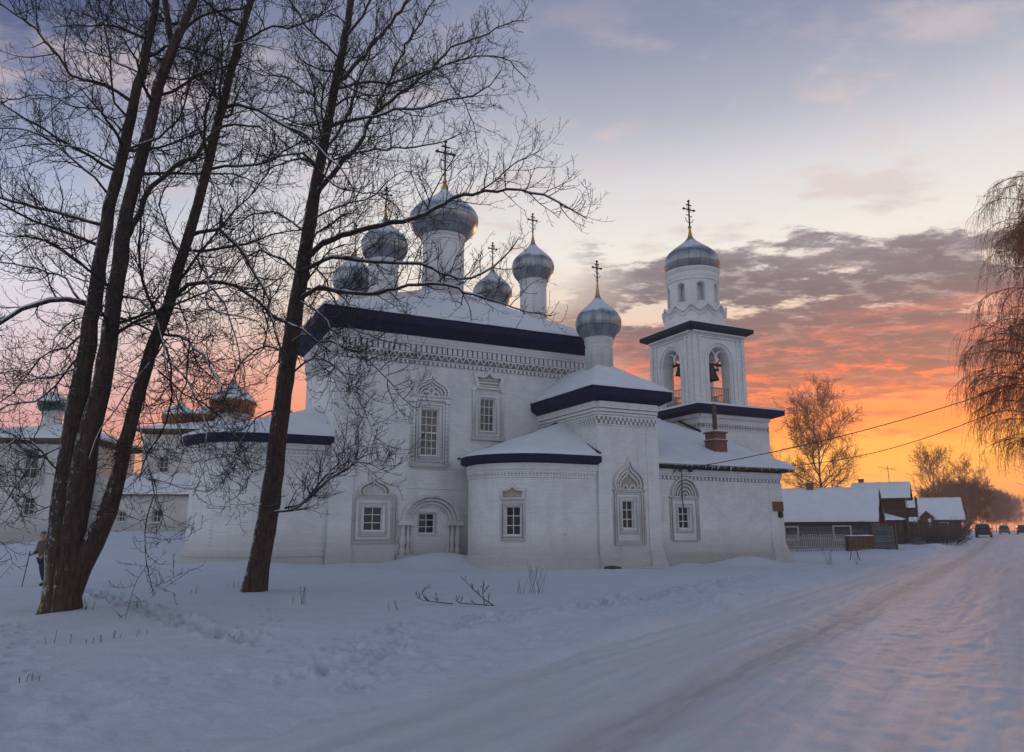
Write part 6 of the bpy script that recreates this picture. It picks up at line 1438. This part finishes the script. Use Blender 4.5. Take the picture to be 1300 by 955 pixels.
# ------------------------------------------------------------------ vehicles
def car(label,x,y,rz,col,group=None,sc=1.0,rear_red=True):
    r=empty('parked_car',(x,y,float(far_rise(np.array([x]),np.array([y]))[0])+.0),rz); tag(r,label,'car',group)
    paint=simple('car_paint_%s'%('dark' if col[0]<.1 else 'pale'),col,.3,.3,4,.1,0)
    # body side outline (y along the car, rear at -2.2)
    prof=[(-2.2,.35),(-2.25,.75),(-2.18,.98),(-1.95,1.05),(-1.75,1.58),(-1.5,1.68),(.1,1.70),(.35,1.64),(.95,1.10),(1.95,.98),(2.2,.80),(2.25,.40),(1.9,.28),(-1.9,.28)]
    s=MB(); n=len(prof); vs=[]
    for X,ins in ((-.86,0),(-.80,0),(.80,0),(.86,0)):
        for (yy,zz) in prof:
            w=.86 if zz<1.06 else .86-(zz-1.05)*.30
            e=1 if abs(X)>.85 else .95
            vs.append((math.copysign(w*(1 if abs(X)>.85 else .93),X),yy*(.985 if abs(X)>.85 else 1),zz if abs(X)<.85 else zz*.985+.01))
    fs=[tuple(range(n))[::-1],tuple(range(3*n,4*n))]
    for j in range(3):
        for i in range(n): fs.append((j*n+i,j*n+(i+1)%n,(j+1)*n+(i+1)%n,(j+1)*n+i))
    s.add(vs,fs); s.build('body',paint,r,smooth=.5,bevel=.03)
    def pane(v): q=MB(); q.add(v,[(0,1,2,3)]); q.build('window',M['glass'],r)
    pane([(-.62,-1.985,1.10),(.62,-1.985,1.10),(.55,-1.80,1.54),(-.55,-1.80,1.54)])
    pane([(-.66,.925,1.14),(.66,.925,1.14),(.58,.42,1.60),(-.58,.42,1.60)])
    for sx in (-1,1):
        pane([(sx*.862,-1.75,1.10),(sx*.862,.72,1.10),(sx*.735,.2,1.57),(sx*.735,-1.55,1.57)])
        for yy in (-1.4,1.4):
            q=MB(); vs=[];k=18
            for xx in (.70,.90):
                for i in range(k): vs.append((sx*xx,yy+.34*math.cos(2*PI*i/k),.34+.34*math.sin(2*PI*i/k)))
            q.add(vs,[tuple(range(k)),tuple(range(k,2*k))[::-1]]+[(i,(i+1)%k,k+(i+1)%k,k+i) for i in range(k)]); wo=q.build('wheel',M['rubber'],r,smooth=.6)
            q=MB(); vs=[]
            for xx,rr in ((.903,.20),(.915,.16)):
                for i in range(k): vs.append((sx*xx,yy+rr*math.cos(2*PI*i/k),.34+rr*math.sin(2*PI*i/k)))
            q.add(vs,[tuple(range(k,2*k))]+[(i,(i+1)%k,k+(i+1)%k,k+i) for i in range(k)]); q.build('rim',M['rim'],wo)
        q=MB(); q.box(sx*.66-.12,sx*.66+.12,-2.29,-2.15,.80,1.0); q.build('tail_light',M['tail'],r)
        q=MB(); q.box(sx*.64-.14,sx*.64+.14,2.12,2.26,.66,.82); q.build('headlight',M['whitepaint'],r)
        q=MB(); q.box(sx*.95-.09,sx*.95+.09,.55,.67,1.05,1.2); q.build('mirror',paint,r)
    q=MB(); q.box(-.84,.84,-2.31,-2.2,.34,.52); q.box(-.84,.84,2.2,2.31,.34,.52); q.build('bumper',M['rubber'],r)
    q=MB(); q.box(-.62,.62,-1.4,.05,1.705,1.77); q.build('roof_snow',M['roof_snow'],r)
    return r
M['rubber']=simple('black_rubber',(.02,.02,.02),.8,0,10,.2,.05); M['rim']=simple('grey_rim',(.25,.25,.26),.4,.7,10,.1,0); M['tail']=simple('red_lens',(.25,.015,.01),.2,0,10,.1,0)
car('dark station wagon parked on the left side of the far road',62.0,100.5,-RA,(.02,.022,.028),'cars far along the road')
car('faint grey car beyond the dark one, among the hazy trees',98.6,153,-RA,(.12,.12,.13),'cars far along the road')
car('dark car on the far road at the right edge of the picture',94.2,141,-RA+.03,(.03,.03,.035),'cars far along the road')

# ------------------------------------------------------------------ utility poles and wires
def pole(label,x,y,h,arm=True,rz=0):
    z=gh(x,y)-.3; r=empty('utility_pole',(x,y,z),rz); tag(r,label,'utility pole')
    q=MB(); q.tube([(0,0,0),(0,0,h+.3)],[.15,.10],10); q.build('pole',M['picket'],r,smooth=.6)
    q=MB(); q.box(-.7,.7,-.05,.05,h-.25,h-.13); q.build('crossarm',M['picket'],r)
    for sx in (-.6,.6): q=MB(); q.lathe([(0,h-.12),(.05,h-.1),(.05,h+.02),(0,h+.05)],8,(sx,0),uvs=False); q.build('insulator',M['whitepaint'],r)
pole('wooden utility pole by the road just right of the picture',30.0,38.0,10.6)
pole('wooden utility pole behind the refectory, hidden from the road',20.3,62.0,7.0)
def wire(label,a,b,sag,r=.022,name='overhead_wire'):
    n=40; pts=[]
    for i in range(n+1):
        t=i/n; pts.append(tuple(a[k]+(b[k]-a[k])*t-(sag*4*t*(1-t) if k==2 else 0) for k in range(3)))
    q=MB(); q.tube(pts,r,6); o=q.build(name,M['iron']); tag(o,label,'wire','overhead wires to the utility pole by the road')
    return o
wx,wy=W(5.95,RF-.55)
wire('upper wire from the refectory eaves up to the road pole',(wx,wy,5.12),(29.5,38.0,10.5),.55,.022)
wire('lower wire running past the orange birch to the road pole',(20.6,62.0,7.05),(30.5,38.0,10.45),1.5,.022)
wire('faint far wire above the end of the street',(60,90,9.5),(120,150,9.0),.8,.02)
wire('faint lower far wire above the end of the street',(60,90,7.4),(120,150,7.0),.8,.02)

# small street marker in the distance
for k,(x,y) in enumerate(((52.6,96.0),)):
    r=empty('road_post',(x,y,gh(x,y)-.2)); tag(r,'slim white post standing by the far road near the shrubs','post')
    q=MB(); q.tube([(0,0,0),(0,0,2.6)],.05,6); q.build('pole',M['whitepaint'],r)
    q=MB(); q.box(-.2,.2,-.02,.02,2.2,2.6); q.build('sign_plate',M['whitepaint'],r)

# ------------------------------------------------------------------ the second church and its outbuilding, far left
def lemekh(name,c1,c2):
    m,nt,b=newmat(name); uv=N(nt,'ShaderNodeUVMap'); sp=N(nt,'ShaderNodeSeparateXYZ'); nt.links.new(uv.outputs[0],sp.inputs[0])
    s=normal_z(nt); n1=noise_node(nt,2.5,6,.6)
    c=ramp(nt,n1,[(.35,c1),(.65,c2)])
    cb=N(nt,'ShaderNodeCombineXYZ'); nt.links.new(mth(nt,'MULTIPLY',sp.outputs[0],26.0),cb.inputs[0]); nt.links.new(mth(nt,'DIVIDE',sp.outputs[1],.3),cb.inputs[1])
    br=N(nt,'ShaderNodeTexBrick'); nt.links.new(cb.outputs[0],br.inputs['Vector']); br.inputs['Scale'].default_value=1; br.inputs['Brick Width'].default_value=1; br.inputs['Row Height'].default_value=1; br.inputs['Mortar Size'].default_value=.06
    br.inputs['Color1'].default_value=(1,1,1,1); br.inputs['Color2'].default_value=(.7,.7,.7,1); br.inputs['Mortar'].default_value=(.15,.15,.15,1)
    c=mix(nt,.8,c,br.outputs['Color'],'MULTIPLY')
    jag=mth(nt,'ABSOLUTE',mth(nt,'SUBTRACT',mth(nt,'FRACT',mth(nt,'MULTIPLY',sp.outputs[0],26.0)),.5))
    f=mth(nt,'MULTIPLY',mth(nt,'SUBTRACT',mth(nt,'SUBTRACT',s.outputs[2],.12),mth(nt,'MULTIPLY',jag,.35)),12,True)
    c=mix(nt,f,c,(.62,.66,.72)); nt.links.new(c,b.inputs['Base Color']); b.inputs['Roughness'].default_value=.6; return m
LG=lemekh('green_shingles',(.02,.10,.06),(.05,.17,.08)); LO=lemekh('rusty_green_shingles',(.36,.06,.015),(.14,.09,.02))
oc=empty('winter_church',(-31,70,1.0),math.radians(4)); tag(oc,'second white church far left with small green and rusty domes capped in snow','church')
def ob(x): return x+31
s=MB(); 
wins=[(-42.7,5.3,1.1,2.6),(-46.3,5.3,1.1,2.6),(-42.4,2.1,.9,1.5),(-38.9,2.1,.9,1.5),(-38.6,5.6,.9,2.0)]
panel(s,lambda a,z,d:(a,-3+d,z),ob(-52),ob(-37.8),-2,8.3,[(ob(x)-w/2,ob(x)+w/2,z,z+h,0) for x,z,w,h in wins],.25,ds=30)
s.box(ob(-52)+.01,ob(-37.8)-.01,-2.6,6,-2,8.3); s.box(ob(-37.79),ob(-37.6),-3,6,-2,8.3); s.build('wall',M['old_wall'],oc)
wins2=[(-31.5,5.9,.8,1.4)]
s=MB(); panel(s,lambda a,z,d:(a,-2.5+d,z),ob(-33.4),ob(-19),-2,9.3,[(ob(x)-w/2,ob(x)+w/2,z,z+h,0) for x,z,w,h in wins2],.25,ds=30); s.box(ob(-33.39),ob(-19)+.01,-2.1,6,-2,9.3); s.build('wall',M['old_wall'],oc)
s=MB(); s.box(ob(-37.6),ob(-33.4),-1.5,5,-2,5.5); s.build('passage_wall',M['old_wall'],oc)
for x,z,w,h in wins+wins2:
    y=-3 if x<-35 else -2.5
    make_window(oc,w,h,2,3,'glass',(ob(x),y,z),0,'worn' if w>1 else 'plain',worn=True)
s=MB(); eaves(s,ob(-53),ob(-37.0),-3.7,6.6,8.75,.2,.5,.2); q=s.build('roof',M['brownboards'],oc)
slab('snow_cover',M['roof_snow'],q,hip(8.76,10.6,ob(-53),ob(-37),-3.7,6.6,ob(-41.5)),ob(-53),ob(-37),-3.7,6.6,40,24,.2,.06,3,.06)
s=MB(); eaves(s,ob(-34),ob(-18.4),-3.1,6.6,9.75,.2,.5,.2); q=s.build('roof',M['brownboards'],oc)
slab('snow_cover',M['roof_snow'],q,hip(9.76,11.2,ob(-34),ob(-18.4),-3.1,6.6),ob(-34),ob(-18.4),-3.1,6.6,40,24,.2,.06,4,.06)
k=71/66
for (x,zmid,R,rd_,mat,lab,ch_) in ((-40.4,13.0,1.35,.85,LG,'green shingled dome on the left roof',1.0),(-29.5,12.0,1.6,1.05,LO,'olive shingled dome with a snow cap',1.0),(-27.3,12.0,1.2,.6,LO,'smaller dome standing behind the olive dome',.9),(-24.95,13.4,2.15,1.55,LO,'widest rusty red shingled dome',1.6),(-20.6,12.4,1.0,.65,LG,'small dome half hidden by the tree trunk',.9)):
    zz=zmid-1.0-R*.5+.6
    zz=(1.9+(zmid-1.9)*k)-1.0-R*.75
    add_dome(oc,ob(x*k),1.0,8.5,rd_,zz,R,R*1.5,zz+R*1.5+.5,ch_,M['gold'],rbase=rd_*1.25,arcature=False,label=lab,dmat=mat,belly=.33,wall=M['old_wall'])
ax=empty('outbuilding',(-29.4,64.5,1.2),math.radians(3)); tag(ax,'low white outbuilding with a snowy roof between the second church and the round apse','building')
s=MB(); w3=[(.2,1.25,.62,.95),(-2.6,1.3,.5,.8)]
panel(s,lambda a,z,d:(a,-2.2+d,z),-3.4,3.4,-1,3.45,[(x-w/2,x+w/2,z,z+h,0) for x,z,w,h in w3],.2,ds=30); s.box(-3.39,3.4,-1.9,2.4,-1,3.45); s.build('wall',M['old_wall'],ax)
for x,z,w,h in w3: make_window(ax,w,h,2,2,'glass',(x,-2.2,z),0,'plain',worn=True)
s=MB(); s.add([(-3.9,-2.6,3.4),(3.8,-2.6,3.4),(3.8,2.4,5.4),(-2.4,2.4,5.4),(-3.9,-2.6,3.5),(3.8,-2.6,3.5),(3.8,2.4,5.5),(-2.4,2.4,5.5)],[(0,3,2,1),(4,5,6,7),(0,1,5,4),(1,2,6,5),(2,3,7,6),(3,0,4,7)]); q=s.build('roof',M['brownboards'],ax)
slab('snow_cover',M['roof_snow'],q,lambda a,b:3.51+(b+2.6)*.4,-3.85,3.85,-2.65,2.4,30,14,.15,.05,8,.05)

# ------------------------------------------------------------------ the person behind the left tree
def skin(name,V,E,R,mat,parent,sub=2,loc=(0,0,0)):
    me=bpy.data.meshes.new(name); me.from_pydata(V,E,[]); me.materials.append(mat)
    o=bpy.data.objects.new(name,me); COL.objects.link(o); o.parent=parent; o.location=loc
    md=o.modifiers.new('skin','SKIN')
    if not me.skin_vertices: me.skin_vertices.new() if hasattr(me.skin_vertices,'new') else None
    for i,r in enumerate(R):
        sv=me.skin_vertices[0].data[i]; sv.radius=(r,r) if not hasattr(r,'__len__') else r
    me.skin_vertices[0].data[0].use_root=True
    md.use_smooth_shade=True
    s_=o.modifiers.new('sub','SUBSURF'); s_.levels=sub; s_.render_levels=sub
    return o
def make_skin_layer(me): pass
def person():
    x,y=-15.45,25.4; z=gh(x,y)-.02
    r=empty('person',(x,y,z),math.radians(-25)); tag(r,'person in tan jacket and dark blue trousers walking with a stick behind the mossy tree','person')
    skinm=simple('skin',(.42,.24,.17),.6,0,6,.1,0); coat=simple('tan_jacket',(.11,.075,.045),.9,0,14,.25,.3); tro=simple('navy_trousers',(.018,.022,.045),.9,0,14,.25,.3); bt=simple('dark_boots',(.02,.018,.016),.7,0,10,.2,.1); hat=simple('grey_wool_hat',(.16,.15,.15),.95,0,40,.2,.4)
    # continuous body: pelvis root, spine, neck, head, arms with hands, legs with feet (facing -y)
    V=[(0,0,.93),(0,-.03,1.12),(0,-.06,1.33),(0,-.07,1.45),(0,-.09,1.52),(0,-.11,1.62),(0,-.12,1.70),
       (.18,-.06,1.40),(.25,-.08,1.14),(.24,-.24,.95),(.235,-.30,.89),
       (-.18,-.06,1.40),(-.27,-.03,1.15),(-.26,-.20,1.02),(-.255,-.27,1.01),
       (.09,0,.88),(.11,-.09,.50),(.12,.03,.10),(.12,-.10,.05),
       (-.09,0,.88),(-.10,.05,.50),(-.10,.24,.14),(-.10,.13,.05)]
    E=[(0,1),(1,2),(2,3),(3,4),(4,5),(5,6),(2,7),(7,8),(8,9),(9,10),(2,11),(11,12),(12,13),(13,14),(0,15),(15,16),(16,17),(17,18),(0,19),(19,20),(20,21),(21,22)]
    R=[(.14,.10),(.13,.10),(.14,.10),(.06,.06),(.055,.06),(.085,.10),(.07,.08),.06,.045,.032,.035,.06,.045,.032,.035,.085,.06,.042,.035,.085,.06,.042,.035]
    body=skin('body',V,E,R,skinm,r)
    # face: nose, ears
    q=MB(); q.lathe([(0,0),(.016,.012),(.02,.03),(.008,.06)],8,uvs=False); q.build('nose',skinm,r,smooth=True,loc=(0,-.215,1.60))
    for sx in (-1,1):
        q=MB(); q.lathe([(0,-.03),(.014,-.02),(.018,0),(.014,.02),(0,.03)],8,uvs=False); o=q.build('ear',skinm,r,smooth=True,loc=(sx*.088,-.10,1.60))
        q=MB(); q.lathe([(0,-.008),(.009,0),(0,.008)],8,uvs=False); q.build('eye',M['rubber'],r,loc=(sx*.035,-.198,1.63))
    q=MB(); q.box(-.025,.025,-.205,-.19,1.555,1.563); q.build('mouth',simple('lips',(.30,.12,.10),.6,0,6,.1,0),r)
    jv=[(0,0,.84),(0,-.03,1.10),(0,-.06,1.32),(0,-.075,1.46),(.19,-.06,1.39),(.26,-.08,1.14),(.245,-.23,.965),(-.19,-.06,1.39),(-.28,-.03,1.15),(-.262,-.18,1.03)]
    skin('jacket',jv,[(0,1),(1,2),(2,3),(2,4),(4,5),(5,6),(2,7),(7,8),(8,9)],[(.20,.155),(.18,.14),(.19,.145),.085,.09,.075,.058,.09,.075,.058],coat,r)
    skin('trousers',[(0,0,.90),(.09,0,.84),(.11,-.09,.50),(.12,.03,.16),(-.09,0,.84),(-.10,.05,.50),(-.10,.23,.19)],[(0,1),(1,2),(2,3),(0,4),(4,5),(5,6)],[(.15,.12),.11,.085,.07,.11,.085,.07],tro,r)
    for (a,b,c) in (((.12,.04,.20),(.12,.03,.07),(.12,-.13,.055)),((-.10,.24,.22),(-.10,.22,.08),(-.10,.08,.055))): skin('boot',[a,b,c],[(0,1),(1,2)],[.07,.065,.05],bt,r,2)
    skin('hat',[(0,-.10,1.665),(0,-.10,1.73),(0,-.09,1.79)],[(0,1),(1,2)],[(.11,.12),(.10,.11),(.03,.03)],hat,r)
    # hands: palm is the end of the arm; five gloved fingers curl round the stick / hang
    def hand(px,py,pz,sx,grip):
        for f in range(4):
            L=(.030,.036,.034,.026)[f]; zz=pz+.03-.02*f
            if grip: P=[(px,py,zz),(px+sx*-.03,py-.035,zz),(px-sx*.045,py-.055,zz-.005),(px-sx*.02,py-.07,zz-.005)]
            else: P=[(px+(f-1.5)*.018,py,pz-.02),(px+(f-1.5)*.02,py-.012,pz-.02-L),(px+(f-1.5)*.02,py-.004,pz-.02-L*2)]
            skin('finger',P,[(i,i+1) for i in range(len(P)-1)],[.011]+[.0095]*(len(P)-1),bt,r,1)
        P=[(px+sx*.02,py-.01,pz),(px+sx*.03,py-.045,pz+.015),(px+sx*.01,py-.065,pz+.02)]
        skin('thumb',P,[(0,1),(1,2)],[.013,.011,.010],bt,r,1)
    hand(.235,-.31,.88,1,False); hand(-.255,-.28,1.01,-1,True)
    x2,y2=x,y
    # walking stick, held but a thing of its own
    ang=math.radians(-25); c,s=math.cos(ang),math.sin(ang)
    def wpt(a,b): return (x+a*c-b*s,y+a*s+b*c)
    p0=wpt(-.30,-.42); p1=wpt(-.262,-.325)
    q=MB(); h0=gh(*p0)-.03; q.tube([(0,0,0),(p1[0]-p0[0],p1[1]-p0[1],1.04+z-h0),((p1[0]-p0[0])*1.08,(p1[1]-p0[1])*1.08,1.14+z-h0)],.014,8)
    o=q.build('walking_stick',M['weed'],loc=(p0[0],p0[1],h0)); tag(o,'thin walking stick held by the person in the tan jacket','stick')
person()

# ------------------------------------------------------------------ sky and light
def s2l(c): return tuple(((v/255)/12.92 if v/255<=.04045 else ((v/255+.055)/1.055)**2.4) for v in c)
w=bpy.data.worlds.new('World'); scene.world=w; w.use_nodes=True; nt=w.node_tree
bg=nt.nodes['Background']; out=nt.nodes['World Output']
tc=N(nt,'ShaderNodeTexCoord'); D=tc.outputs['Generated']; sp=N(nt,'ShaderNodeSeparateXYZ'); nt.links.new(D,sp.inputs[0])
dx,dy,dz=sp.outputs
az=mth(nt,'ARCTAN2',dx,dy)                     # 0 = north (+y), positive to the east (+x)
GA=math.radians(27)
# cosine of the angle to the glow, horizontally
ca=mth(nt,'COSINE',mth(nt,'SUBTRACT',az,GA))
def mapr(v,a,b,c=0.,d=1.,smooth=True):
    n=N(nt,'ShaderNodeMapRange'); n.interpolation_type='SMOOTHSTEP' if smooth else 'LINEAR'; n.clamp=True
    n.inputs['From Min'].default_value=a; n.inputs['From Max'].default_value=b; n.inputs['To Min'].default_value=c; n.inputs['To Max'].default_value=d
    nt.links.new(v,n.inputs[0]); return n.outputs[0]
S=lambda L:[(p,s2l(c)) for p,c in L]
west=ramp(nt,dz,S([(0,(206,134,112)),(.025,(222,132,84)),(.055,(242,158,62)),(.09,(250,160,50)),(.13,(248,128,52)),(.19,(232,146,108)),(.27,(222,194,174)),(.35,(224,218,210)),(.43,(204,202,204)),(.50,(164,166,180)),(.58,(128,134,158)),(.72,(94,104,136)),(1,(86,98,134))]))
left=ramp(nt,dz,S([(0,(188,128,128)),(.06,(190,130,135)),(.12,(204,158,164)),(.19,(212,196,204)),(.29,(204,206,220)),(.38,(146,156,186)),(.48,(90,102,138)),(.56,(56,68,108)),(1,(60,72,112))]))
back=ramp(nt,dz,S([(0,(188,190,195)),(.15,(200,204,210)),(.5,(180,187,199)),(1,(106,120,152))]))
sky=mix(nt,mapr(ca,.38,.86),left,west)
sky=mix(nt,mapr(ca,.45,-.3),sky,back)
# clouds, on a plane high above
inv=mth(nt,'DIVIDE',1.0,mth(nt,'ADD',mth(nt,'MAXIMUM',dz,0.0),.10))
cb=N(nt,'ShaderNodeCombineXYZ'); nt.links.new(mth(nt,'MULTIPLY',dx,inv),cb.inputs[0]); nt.links.new(mth(nt,'MULTIPLY',dy,inv),cb.inputs[1])
rot=N(nt,'ShaderNodeMapping'); rot.inputs['Rotation'].default_value=(0,0,math.radians(-12)); rot.inputs['Scale'].default_value=(1,1.5,1); rot.inputs['Location'].default_value=(3.1,1.7,0); nt.links.new(cb.outputs[0],rot.inputs[0]); CP=rot.outputs[0]
c1=noise_node(nt,1.05,9,.60,vec=CP); c2=noise_node(nt,2.6,8,.62,vec=CP); c3=noise_node(nt,.5,5,.5,vec=CP)
c5=noise_node(nt,7.5,9,.68,vec=CP)
zz=mth(nt,'ADD',dz,mth(nt,'ADD',mth(nt,'MULTIPLY',mth(nt,'SUBTRACT',c1,.5),.36),mth(nt,'ADD',mth(nt,'MULTIPLY',mth(nt,'SUBTRACT',c2,.5),.26),mth(nt,'MULTIPLY',mth(nt,'SUBTRACT',c5,.5),.14))))
bank=mth(nt,'MULTIPLY',mapr(zz,.335,.300),mapr(zz,.11,.165))
azn=mth(nt,'ADD',az,mth(nt,'MULTIPLY',mth(nt,'SUBTRACT',c3,.5),.5))
bank=mth(nt,'MULTIPLY',bank,mapr(azn,.00,.16))
bank=mth(nt,'MULTIPLY',bank,mapr(azn,1.6,1.0))
ccol=ramp(nt,dz,S([(.05,(250,128,50)),(.10,(228,92,46)),(.145,(190,80,60)),(.185,(142,76,74)),(.23,(108,76,84)),(.29,(92,82,94)),(.36,(135,126,134))]))
ccol=mix(nt,mth(nt,'MULTIPLY',mapr(c2,.50,.36),.5),ccol,s2l((88,70,82)))
ccol=mix(nt,mth(nt,'MULTIPLY',mapr(c5,.50,.62),.5),ccol,ramp(nt,dz,S([(.10,(255,150,70)),(.16,(240,110,72)),(.21,(196,120,104)),(.28,(168,150,152)),(.36,(205,195,192))])))
ccol=mix(nt,mth(nt,'MULTIPLY',mapr(c5,.48,.38),.35),ccol,s2l((80,68,80)))
ccol=mix(nt,mth(nt,'MULTIPLY',mapr(c2,.54,.68),.35),ccol,s2l((206,160,140)))
sky=mix(nt,mth(nt,'MULTIPLY',bank,.93),sky,ccol)
# lit undersides, long streaks
st=N(nt,'ShaderNodeMapping'); st.inputs['Scale'].default_value=(2.2,2.2,26); nt.links.new(D,st.inputs[0])
s1=noise_node(nt,1.0,7,.62,vec=st.outputs[0]); 
fire=mth(nt,'MULTIPLY',mapr(s1,.52,.61),mth(nt,'MULTIPLY',mapr(dz,.30,.20),mapr(dz,.03,.10)))
s2=noise_node(nt,1.0,8,.66,vec=CP); fl=mth(nt,'MULTIPLY',mapr(noise_node(nt,3.4,9,.66,vec=CP),.50,.60),mth(nt,'MULTIPLY',mapr(dz,.27,.18),mapr(dz,.05,.10)))
fire=mth(nt,'MULTIPLY',mth(nt,'MAXIMUM',fire,fl),mapr(c5,.38,.56,.45,1.0))
fire=mth(nt,'MULTIPLY',fire,mapr(ca,.80,.97))
sky=mix(nt,mth(nt,'MULTIPLY',fire,.85),sky,ramp(nt,dz,S([(.06,(255,196,84)),(.13,(255,140,58)),(.2,(240,100,66)),(.27,(214,128,108))])))
low=mth(nt,'MULTIPLY',mapr(s1,.46,.36),mth(nt,'MULTIPLY',mapr(dz,.17,.11),mapr(dz,.045,.08)))
sky=mix(nt,mth(nt,'MULTIPLY',mth(nt,'MULTIPLY',low,mapr(ca,.7,.95)),.6),sky,s2l((236,126,74)))
# thin high wisps
wp=mth(nt,'MULTIPLY',mapr(c2,.50,.66),mth(nt,'MULTIPLY',mapr(dz,.34,.42),mapr(dz,.66,.5)))
sky=mix(nt,mth(nt,'MULTIPLY',wp,.55),sky,s2l((204,184,182)))
wp2=mth(nt,'MULTIPLY',mapr(c2,.55,.68),mth(nt,'MULTIPLY',mapr(dz,.26,.31),mapr(dz,.44,.36)))
sky=mix(nt,mth(nt,'MULTIPLY',wp2,.6),sky,s2l((192,178,178)))
# below the horizon: snow glow
sky=mix(nt,mapr(dz,-.0,-.04),sky,s2l((120,120,138)))
nis=N(nt,'ShaderNodeTexSky'); nis.sky_type='NISHITA'; nis.sun_disc=False; nis.sun_elevation=math.radians(1.5); nis.sun_rotation=GA; nis.air_density=1.0
nsc=mix(nt,1.0,nis.outputs[0],(.02,.02,.02),'MULTIPLY')
fin=mix(nt,1.0,sky,nsc,'ADD')
nt.links.new(fin,bg.inputs['Color']); bg.inputs['Strength'].default_value=1.0
sl=bpy.data.lights.new('sun','SUN'); sl.energy=.7; sl.color=(1,.48,.20); sl.angle=math.radians(9)
so=bpy.data.objects.new('sun',sl); COL.objects.link(so); el=math.radians(3.5)
dirv=Vector((-math.sin(GA)*math.cos(el),-math.cos(GA)*math.cos(el),-math.sin(el)))
so.rotation_euler=dirv.to_track_quat('-Z','Y').to_euler(); so.location=(40,80,20)

# ------------------------------------------------------------------ winter haze
if HAZE:
    q=MB(); q.box(-130,430,-12,540,-4,34); hm=bpy.data.materials.new('winter_haze'); hm.use_nodes=True; hn=hm.node_tree
    hn.nodes.remove(hn.nodes['Principled BSDF']); pv=N(hn,'ShaderNodeVolumePrincipled'); pv.inputs['Density'].default_value=HAZE; pv.inputs['Color'].default_value=(.90,.89,.92,1); pv.inputs['Anisotropy'].default_value=.3
    hn.links.new(pv.outputs[0],hn.nodes['Material Output'].inputs['Volume'])
    hz=q.build('haze',hm); tag(hz,kind='stuff')

# ------------------------------------------------------------------ camera
cam=bpy.data.cameras.new('camera'); co=bpy.data.objects.new('camera',cam); COL.objects.link(co); scene.camera=co
cam.sensor_width=36; cam.lens=36*950/1300; cam.clip_end=3000; cam.clip_start=.05
co.location=(0,0,1.9); co.rotation_euler=(PI/2+math.atan(194.5/950),0,0)
scene.render.resolution_x=1024; scene.render.resolution_y=752
scene.view_settings.view_transform='Standard'; scene.view_settings.look='None'; scene.view_settings.exposure=.28; scene.view_settings.gamma=1
scene.cycles.volume_bounces=0; scene.cycles.max_bounces=5
